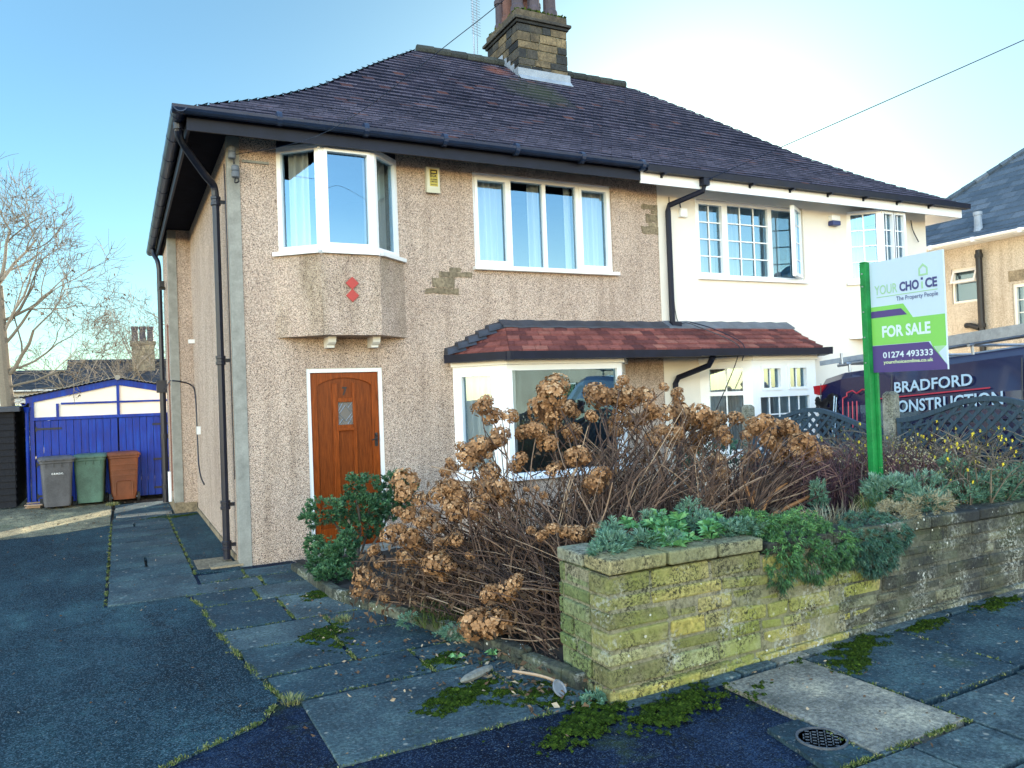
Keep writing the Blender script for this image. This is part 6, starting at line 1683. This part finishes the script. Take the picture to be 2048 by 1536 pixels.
shrub('lavender_plant', 'pale green bushy plant on the wall top left of the tallest silvery plant', (4.2, -4.75, .76), [((4.05, -4.75, .86), (.24, .15, .13)), ((4.4, -4.78, .86), (.2, .15, .12)), ((4.2, -4.9, .80), (.2, .12, .08))], 'silver_leaf', 520, 13, .05, .007, up=.8, spread=.7, r0=.12, group='plants along the wall top')
shrub('lavender_plant', 'tallest silvery plant, near the right end of the wall', (4.8, -4.8, .76), [((4.72, -4.8, .93), (.12, .12, .16)), ((4.85, -4.9, .82), (.2, .13, .12)), ((4.62, -4.92, .80), (.16, .12, .08)), ((5.1, -4.9, .82), (.22, .13, .14)), ((5.4, -4.9, .84), (.16, .13, .14))], 'silver_leaf', 760, 13, .048, .007, up=.8, spread=.7, group='plants along the wall top')
shrub('conifer_seedling', 'small upright feathery sprig between bare stems left of the sign', (3.62, -4.45, .62), [((3.62, -4.45, .80), (.06, .06, .2))], 'silver_leaf', 170, 10, .035, .005, up=1.2, spread=.6, cat='plant')
# bare shrubs behind
def twigs(name, label, loc, n, base, reach, mat, thick=.004, extra=None, arch=0, cat='shrub'):
    t = thing(name, label, cat, loc); m_ = MB(); tipsl = []
    for _ in range(n):
        bx, by = base(); b = Vector((bx, by, soil(bx, by) - .02)); e = b + reach()
        mid = b.lerp(e, .5) + Vector((random.uniform(-.08, .08), random.uniform(-.08, .08), random.uniform(.0, .12) + arch * random.uniform(.3, 1)))
        pa = catmull([b, mid, e], 5); rr = thick * random.uniform(.6, 1.5); r_ = random.random()
        m_.tube(pa, [rr * (1.2 - .8 * i / len(pa)) for i in range(len(pa))], 4, r_); tipsl.append(e)
        for _k in range(random.randint(2, 6)):
            k = random.randrange(2, len(pa)); d = (pa[min(k + 1, len(pa) - 1)] - pa[k - 1]).normalized(); e2 = pa[k] + (d + rdir() * .9).normalized() * random.uniform(.05, .22)
            m_.tube([pa[k], pa[k].lerp(e2, .5) + rdir() * .01, e2], [rr * .6, rr * .45, rr * .25], 3, r_); tipsl.append(e2)
    tag(m_.build('stem', mat, t), kind='stuff')
    if extra: extra(t, tipsl)
    return t
def seeds(t, tl):
    m_ = MB()
    for p in tl:
        if random.random() < .55:
            for _ in range(5): leaf(m_, p + rdir() * .012, rdir(), .014, .01, random.uniform(.5, 1))
    tag(m_.build('seed_head', 'dry_grass', t), kind='stuff')
twigs('bare_shrub', 'bare reddish purple shrub between hydrangea and sign post', (4.2, -3.9, .6), 480, lambda: (random.uniform(3.5, 4.9), random.uniform(-4.4, -3.3)), lambda: Vector((random.uniform(-.22, .22), random.uniform(-.15, .15), random.uniform(.2, .56))), 'stem_purple', .0042)
twigs('bare_shrub', 'tangled dark twigs with pale seed heads right of the sign post', (4.6, -4.5, .6), 200, lambda: (random.uniform(4.25, 5.1), random.uniform(-4.75, -4.2)), lambda: Vector((random.uniform(-.2, .2), random.uniform(-.12, .12), random.uniform(.2, .52))), 'stem_purple', .004, seeds)
def jas(t, tl):
    m_ = MB(); l_ = MB()
    for p in tl:
        if random.random() < .15:
            for k in range(6): a = k * 1.047; leaf(m_, p, Vector((math.cos(a), -.5 + .2 * random.random(), math.sin(a))), .017, .011, random.random())
        elif random.random() < .4:
            for _ in range(3): leaf(l_, p + rdir() * .01, rdir(), .02, .008, random.random())
    tag(m_.build('flower', 'yellow_flower', t), kind='stuff'); tag(l_.build('foliage', 'bush_leaf', t), kind='stuff')
twigs('winter_jasmine', 'tangled winter jasmine with small yellow flowers against the trellis', (5.2, -4.4, .6), 420, lambda: (random.uniform(4.6, 5.6), random.uniform(-4.95, -3.5)), lambda: Vector((random.uniform(-.45, .25), random.uniform(-.45, .35), random.uniform(.15, .62))), 'stem_grey', .0050, jas, .14)
twigs('bare_shrub', 'thin bare twigs against the trellis left of the sign post', (5.2, -3.0, .5), 150, lambda: (random.uniform(4.6, 5.5), random.uniform(-3.6, -2.2)), lambda: Vector((random.uniform(-.25, .2), random.uniform(-.25, .2), random.uniform(.2, .55))), 'stem_grey', .0035)
shrub('evergreen_shrub', 'dark leafy shrub glimpsed through the hydrangea stems near the white bay', (4.4, -2.3, .3), [((4.4, -2.4, .75), (.5, .4, .45))], 'dark_leaf', 350, 12, .05, .014, up=.4)
# path edge plants under the hydrangea
grass_clump('grass_clump', 'wiry green grass clump under the leaning hydrangea', (.98, -3.35, .06), (.22, .2), 420, .17, .004, 'grass', lean=1.3, r=.3)
shrub('edging_plant', 'small grey green creeping plant at the path edge', (.93, -3.75, .05), [((.95, -3.72, .10), (.17, .1, .05)), ((.72, -3.3, .10), (.07, .07, .05))], 'silver_leaf', 120, 12, .03, .006, up=.6, cat='plant')
shrub('edging_plant', 'tiny pale weed by the corner of the wall', (1.17, -5.1, .01), [((1.15, -5.08, .03), (.07, .05, .03))], 'silver_leaf', 34, 10, .028, .009, up=.8, cat='plant')
m_ = MB()
for c in ((1.0, -4.12), (.78, -4.05)):
    for k in range(9): a = k * .7; leaf(m_, Vector((c[0], c[1], .03)), Vector((math.cos(a), math.sin(a), .8)), .075, .028, .6 + .4 * random.random(), .4)
tag(m_.build('weed', 'rosette', orig=(1, -4.1, 0)), 'little bright green seedlings beside the mossy path edge', 'weed')

# ------------------------------------------------------------------ moss, joint weeds, litter
m_ = MB()
def mosspatch(cx, cy, rx, ry, n, z0=.004, rot=0, h=.0095):
    ca, sa = math.cos(rot), math.sin(rot)
    for _ in range(int(n * 2.6)):
        u, v = random.gauss(0, .42), random.gauss(0, .42)
        if u * u + v * v > .75: continue
        x, y = cx + ca * u * rx - sa * v * ry, cy + sa * u * rx + ca * v * ry
        if math.sin(x * 23 + cy) * math.cos(y * 31) + .6 * math.sin(x * 9 - y * 13) + random.random() * .8 - (u * u + v * v) * 1.6 < .12: continue
        z = z0 + .023 * max(0, x - 1.25)
        d = rdir(1.2); leaf(m_, Vector((x, y, z - .002)), d, h * random.uniform(.5, 1.3), .0095, random.random() * (.6 + .4 * math.sin(x * 9 - y * 13) ** 2))
def mossmat(cx, cy, rx, ry, cell=.014):
    na, nb = int(rx * 1.5 / cell), int(ry * 1.5 / cell)
    def hh(x, y):
        u, v = (x - cx) / rx, (y - cy) / ry
        n_ = .5 * math.sin(x * 23 + cy) * math.cos(y * 31) + .5 * math.sin(x * 9 - y * 13) + .35 * math.sin(x * 57 + y * 41) + .3 * math.sin(x * 97 - y * 83) + .3 * math.sin(x * 211 + y * 173) * math.cos(x * 67 - y * 149)
        return n_ * .6 + .36 - (u * u + v * v) * .85
    for i in range(-na, na):
        for j in range(-nb, nb):
            x, y = cx + i * cell, cy + j * cell; h0 = hh(x + cell / 2, y + cell / 2)
            if h0 < .05: continue
            z = .004 + .023 * max(0, x - 1.25)
            P = [(x + a * cell + .003 * math.sin(x * 400 + a), y + b * cell + .003 * math.cos(y * 400 + b), z + min(.011, max(-.006, (hh(x + a * cell, y + b * cell) - .1) * .018)) + .004 * math.sin((x + a * cell) * 310) * math.sin((y + b * cell) * 290)) for a, b in ((0, 0), (1, 0), (1, 1), (0, 1))]
            m_.face(P, min(1, max(0, random.gauss(.4, .22))))
for a in [(.68, -4.62, .5, .28, 4200), (.72, -3.95, .24, .2, 1200), (1.1, -5.3, .6, .25, 3500), (1.55, -5.35, .6, .22, 2600), (.45, -1.75, .28, .32, 2000), (2.95, -5.28, .55, .16, 4200), (2.72, -5.42, .28, .2, 1800), (4.5, -5.24, .6, .12, 2200), (3.6, -5.25, .4, .1, 900), (1.05, -4.95, .25, .3, 1800), (-.35, 4.6, .5, .25, 1200), (.2, -3.0, .25, .4, 600)]:
    mosspatch(*a); mossmat(*a[:4])
tag(m_.build('moss', 'moss'), 'soft green moss on the flags near the garden wall', 'moss', kind='stuff')
m_ = MB()
def joint(pts, dens, h=.022, clump=.5, z=.0):
    for a, b in zip(pts, pts[1:]):
        a, b = Vector(a), Vector(b); L = (b - a).length
        for _ in range(int(L * dens)):
            t = random.random(); p = a.lerp(b, t)
            if math.sin((p.x + p.y) * 17 + p.x * 5) * .5 + .5 < clump * random.random() * 1.6: continue
            zz = z + .023 * max(0, p.x - 1.25)
            for _k in range(3): leaf(m_, Vector((p.x + random.gauss(0, .008), p.y + random.gauss(0, .008), zz - .004)), rdir(1.0), h * random.uniform(.4, 1.3), .007, random.random())
E_ = [(-.62, -1.08), (-.53, -1.5), (-.50, -2.37), (-.40, -3.4), (-.32, -4.05)]
joint(E_, 260, .024, .55); joint([(-.33, -4.05), (-.47, -4.33), (-.96, -4.62), (-2, -5.1)], 260, .024, .45)
joint([(-1.26, 4.6), (-1.26, -1.08)], 130, .02, .8); joint([(-.46, 4.8), (-.46, -.2)], 160, .022, .6)
joint([(2.56, -5.22), (2.56, -6.26)], 160, .018, .7); joint([(2.56, -6.03), (3.3, -6.03)], 60, .015, .8); joint([(1.6, -6.27), (2.56, -6.27)], 420, .02, .3); joint([(3.425, -5.22), (3.425, -6.0)], 120, .02, .8); joint([(1.9, -5.25), (1.9, -6.2)], 110, .015, .8)
for (ya, yb, xs) in rows:
    joint([(xs[0], yb, 0), (xs[-1], yb, 0)], 120, .016, .75); joint([(xs[1], ya), (xs[1], yb)], 260, .02, .5)
tag(m_.build('weeds', 'grass'), 'green weeds growing in the joints of the paving', 'weeds', kind='stuff')
for (c, lab) in [((-.27, -4.12, -.004), 'brightest grass tuft, at the corner of the driveway edge'), ((.40, -2.66, 0), 'little grass tuft in a joint of the front path')]:
    grass_clump('grass_tuft', lab, c, (.06, .08), 170, .045, .004, 'grass', lean=1.2, r=.8)
grass_clump('grass_tuft', 'sunlit yellow green tuft in front of the bins', (-1.25, 7.0, 0), (.12, .12), 120, .07, .008, 'grass', lean=1.2, r=.9)
m_ = MB()
def litter(n, xr, yr, zf, s=(.01, .03)):
    for _ in range(n):
        x, y = random.uniform(*xr), random.uniform(*yr); L = random.uniform(*s); a = random.uniform(0, 6.28)
        p = Vector((x, y, zf(x, y) + .003)); d = Vector((math.cos(a), math.sin(a), random.uniform(0, .5)))
        leaf(m_, p, d, L, L * random.uniform(.25, .7), random.random(), random.uniform(-.2, .2))
fl0 = lambda x, y: .004 + .023 * max(0, x - 1.25)
litter(700, (-6, 1.0), (-6, 5), fl0); litter(260, (.0, 1.1), (-4.6, -1.6), fl0, (.015, .04)); litter(500, (.8, 1.4), (-5.1, -3.0), lambda x, y: max(fl0(x, y), soil(x, y) if x > kx(y) else 0), (.02, .06)); litter(160, (2, 5), (-6.4, -5.2), fl0)
litter(2500, (1, 5.5), (-4.9, -1), soil, (.02, .07)); litter(300, (-3, 0), (4.5, 7.6), fl0, (.01, .04))
tag(m_.build('leaf_litter', 'leaf_litter'), 'dry fallen leaves and bits scattered on the ground', 'leaf litter', kind='stuff')
MAT['pale_stone'] = simple("pale_stone", (.22, .22, .19), .95, .4, 14, .5)
s_ = MB(); s_.loft([[(.78 + u * .26, -4.36 + u * .12 + r_ * math.cos(a), .025 + r_ * .7 * math.sin(a)) for a in [k * .785 for k in range(8)]] for u, r_ in ((-.5, .012), (-.35, .03), (0, .038), (.35, .03), (.5, .012))])
tag(s_.build('stone', 'pale_stone', orig=(.78, -4.36, 0)), 'long pale stone lying on the moss beside the path', 'stone')
MAT['grey_lid'] = simple('grey_lid', (.22, .24, .27), .5, .2, 9)
s_ = MB(); s_.lathe((0, 0, 0), [(.045, 0), (.052, .012), (.046, .014), (.04, .006)], 16); o = s_.build('dish', 'grey_lid'); o.location = (1.06, -4.86, .035); o.rotation_euler = (.9, .2, .3)
tag(o, 'small grey lid tilted against the soil by the wall corner', 'lid')
s_ = MB(); s_.tube(catmull([(.93, -4.55, .07), (1.05, -4.7, .06), (1.13, -4.83, .03)], 4), .009, 5, .95); tag(s_.build('stick', 'stem', orig=(1, -4.7, .05)), 'broken pale stick by the wall corner', 'stick')
mh = thing('access_cover', 'small round patterned iron cover set in the pavement', 'cover', (1.83, -6.02, 0))
mz = .018
s_ = MB(); s_.lathe((1.83, -6.02, mz), [(.118, -.02), (.118, .004), (.109, .004), (.109, -.004)], 28)
s_.build('rim', 'cover_iron', mh)
s_ = MB(); s_.lathe((1.83, -6.02, mz - .012), [(.106, -.02), (.106, .008)], 28)
for i in range(-4, 5):
    for j in range(-4, 5):
        x, y = i * .023, j * .023
        if x * x + y * y < .0088:
            a = .785 if (i + j) % 2 else -.785; c_, s2 = math.cos(a) * .009, math.sin(a) * .009
            s_.hexa([(1.83 + x - c_ - s2 * .3, -6.02 + y - s2 + c_ * .3, mz - .005), (1.83 + x + c_ - s2 * .3, -6.02 + y + s2 + c_ * .3, mz - .005), (1.83 + x + c_ + s2 * .3, -6.02 + y + s2 - c_ * .3, mz - .005), (1.83 + x - c_ + s2 * .3, -6.02 + y - s2 - c_ * .3, mz - .005)] + [(1.83 + x - c_ - s2 * .3, -6.02 + y - s2 + c_ * .3, mz), (1.83 + x + c_ - s2 * .3, -6.02 + y + s2 + c_ * .3, mz), (1.83 + x + c_ + s2 * .3, -6.02 + y + s2 - c_ * .3, mz), (1.83 + x - c_ + s2 * .3, -6.02 + y - s2 - c_ * .3, mz)])
s_.build('lid', 'cover_iron', mh)
s_ = MB(); s_.prism([(1.62, -6.26), (1.91, -6.26), (1.91, -5.80), (1.70, -5.80)], Fr((0, 0, 0), (1, 0, 0), (0, 1, 0)), -.02, .012); s_.build('surround', 'flag', mh)

# ------------------------------------------------------------------ trees
ENV = None
def branch(mb, p, d, L, r, depth, up=.12, twist=.35, spread=.7, kids=(2, 4), shrink=.68):
    pts = [p]; q = p.copy(); dd = d.copy(); n = 4 if depth > 1 else 3
    if ENV and depth < 5 and not ENV(p): return
    for i in range(n):
        dd = (dd + rdir() * twist * .45 + Vector((0, 0, up))).normalized(); q = q + dd * (L / n); pts.append(q.copy())
    mb.tube(pts, [r * (1 - .45 * i / n) for i in range(n + 1)], 6 if depth > 2 else (4 if depth > 1 else 3), random.random(), caps=False)
    if depth <= 0: return
    for k in range(random.randint(*kids)):
        t = random.uniform(.35, 1.0) if k else 1.0; i = min(n, max(1, int(round(t * n))))
        base = pts[i]; nd = ((pts[i] - pts[i - 1]).normalized() + rdir() * spread).normalized()
        branch(mb, base, nd, L * shrink * random.uniform(.75, 1.2), max(.0048, r * (1 - .45 * i / n) * (.78 if k == 0 else .62)), depth - 1, up, twist, spread, kids, shrink)
state = random.getstate(); random.seed(21)
ENV = lambda p: p.z < 6.45 - 1.25 * max(0, p.x + 2.7) + .5 * math.sin(p.x * 9) and p.x < -1.05
tr_ = thing('bare_tree', 'large pale bare tree standing behind the dark shed', 'tree', (-3.05, 9.2, 0))
m_ = MB(); m_.tube(catmull([(-3.0, 9.2, 0), (-3.02, 9.2, 1.6), (-3.08, 9.2, 2.6), (-3.15, 9.25, 4.2)], 4), [.15, .14, .135, .13, .125, .12, .118, .115, .11, .105, .10, .095, .09], 10, .5); m_.build('trunk', 'bark', tr_)
m_ = MB()
for (b, d, L, r) in [((-3.06, 9.2, 2.4), (.62, -.1, .75), 1.6, .06), ((-3.08, 9.2, 2.7), (-.5, .2, .8), 1.7, .06), ((-3.1, 9.2, 3.3), (.45, .2, .85), 1.6, .055), ((-3.15, 9.25, 4.1), (-.15, 0, 1), 1.7, .07), ((-3.15, 9.25, 4.2), (.3, -.1, .9), 1.6, .06), ((-3.12, 9.22, 3.8), (-.7, -.2, .6), 1.5, .05), ((-3.1, 9.2, 3.5), (.75, -.3, .45), 1.6, .045), ((-3.05, 9.2, 2.2), (.9, -.2, .28), 1.5, .04), ((-3.05, 9.2, 2.0), (.95, .25, .10), 1.5, .035), ((-3.05, 9.2, 2.55), (.9, .3, .35), 1.5, .04), ((-3.15, 9.25, 4.2), (.55, .1, .8), 1.6, .05), ((-3.14, 9.25, 4.0), (-.35, -.3, .9), 1.6, .05), ((-3.1, 9.2, 3.0), (.7, .1, .7), 1.7, .05), ((-3.1, 9.2, 3.2), (.25, -.2, .95), 1.7, .05)]:
    branch(m_, Vector(b), Vector(d).normalized(), L * .70, r * .7, 6, .03, .5, .8, (2, 3), .75)
tag(m_.build('branch', 'bark', tr_), kind='stuff')
m2 = MB()
for v_ in random.sample(m_.v, 170):
    for _ in range(2): leaf(m2, Vector(v_), rdir(-.8), .06, .03, random.uniform(.2, .8), .3)
tag(m2.build('dead_leaf', 'leaf_litter', tr_), kind='stuff')
ENV = None
tr_ = thing('bare_tree', 'finely twigged bare tree behind the garage beside the house corner', 'tree', (-.3, 15, 0))
m_ = MB(); m_.tube([(-.2, 15, 0), (-.2, 15, 2.2)], [.10, .07], 8); m_.build('trunk', 'bark', tr_); m_ = MB()
for k in range(7):
    a = k * .9; branch(m_, Vector((-.2, 15, 1.4 + .12 * k)), Vector((math.cos(a) - .3, math.sin(a), .55)).normalized(), 1.3, .04, 6, .05, .5, .85, (2, 3), .74)
tag(m_.build('branch', 'bark', tr_), kind='stuff')
tr_ = thing('bare_tree', 'low tangle of pale twisting branches above the garage roof', 'tree', (-1.4, 13.6, 0))
m_ = MB(); m_.tube([(-1.5, 13.8, 0), (-1.5, 13.8, 1.8)], [.09, .06], 8); m_.build('trunk', 'bark', tr_); m_ = MB()
for k in range(9):
    a = k * .75; branch(m_, Vector((-1.5 + .2 * math.cos(a), 13.8, 1.5 + .05 * k)), Vector((math.cos(a), .3 * math.sin(a), .28)).normalized(), 1.0, .035, 5, .03, .8, .9, (2, 3), .76)
tag(m_.build('branch', 'bark', tr_), kind='stuff')
random.setstate(state)
shrub('green_bush', 'yellow green bush in the gap between shed and garage', (-2.72, 9.9, .6), [((-2.75, 9.9, 1.25), (.16, .3, .5)), ((-2.72, 9.8, .6), (.14, .3, .4))], 'bush_leaf', 420, 10, .055, .02, up=.5)
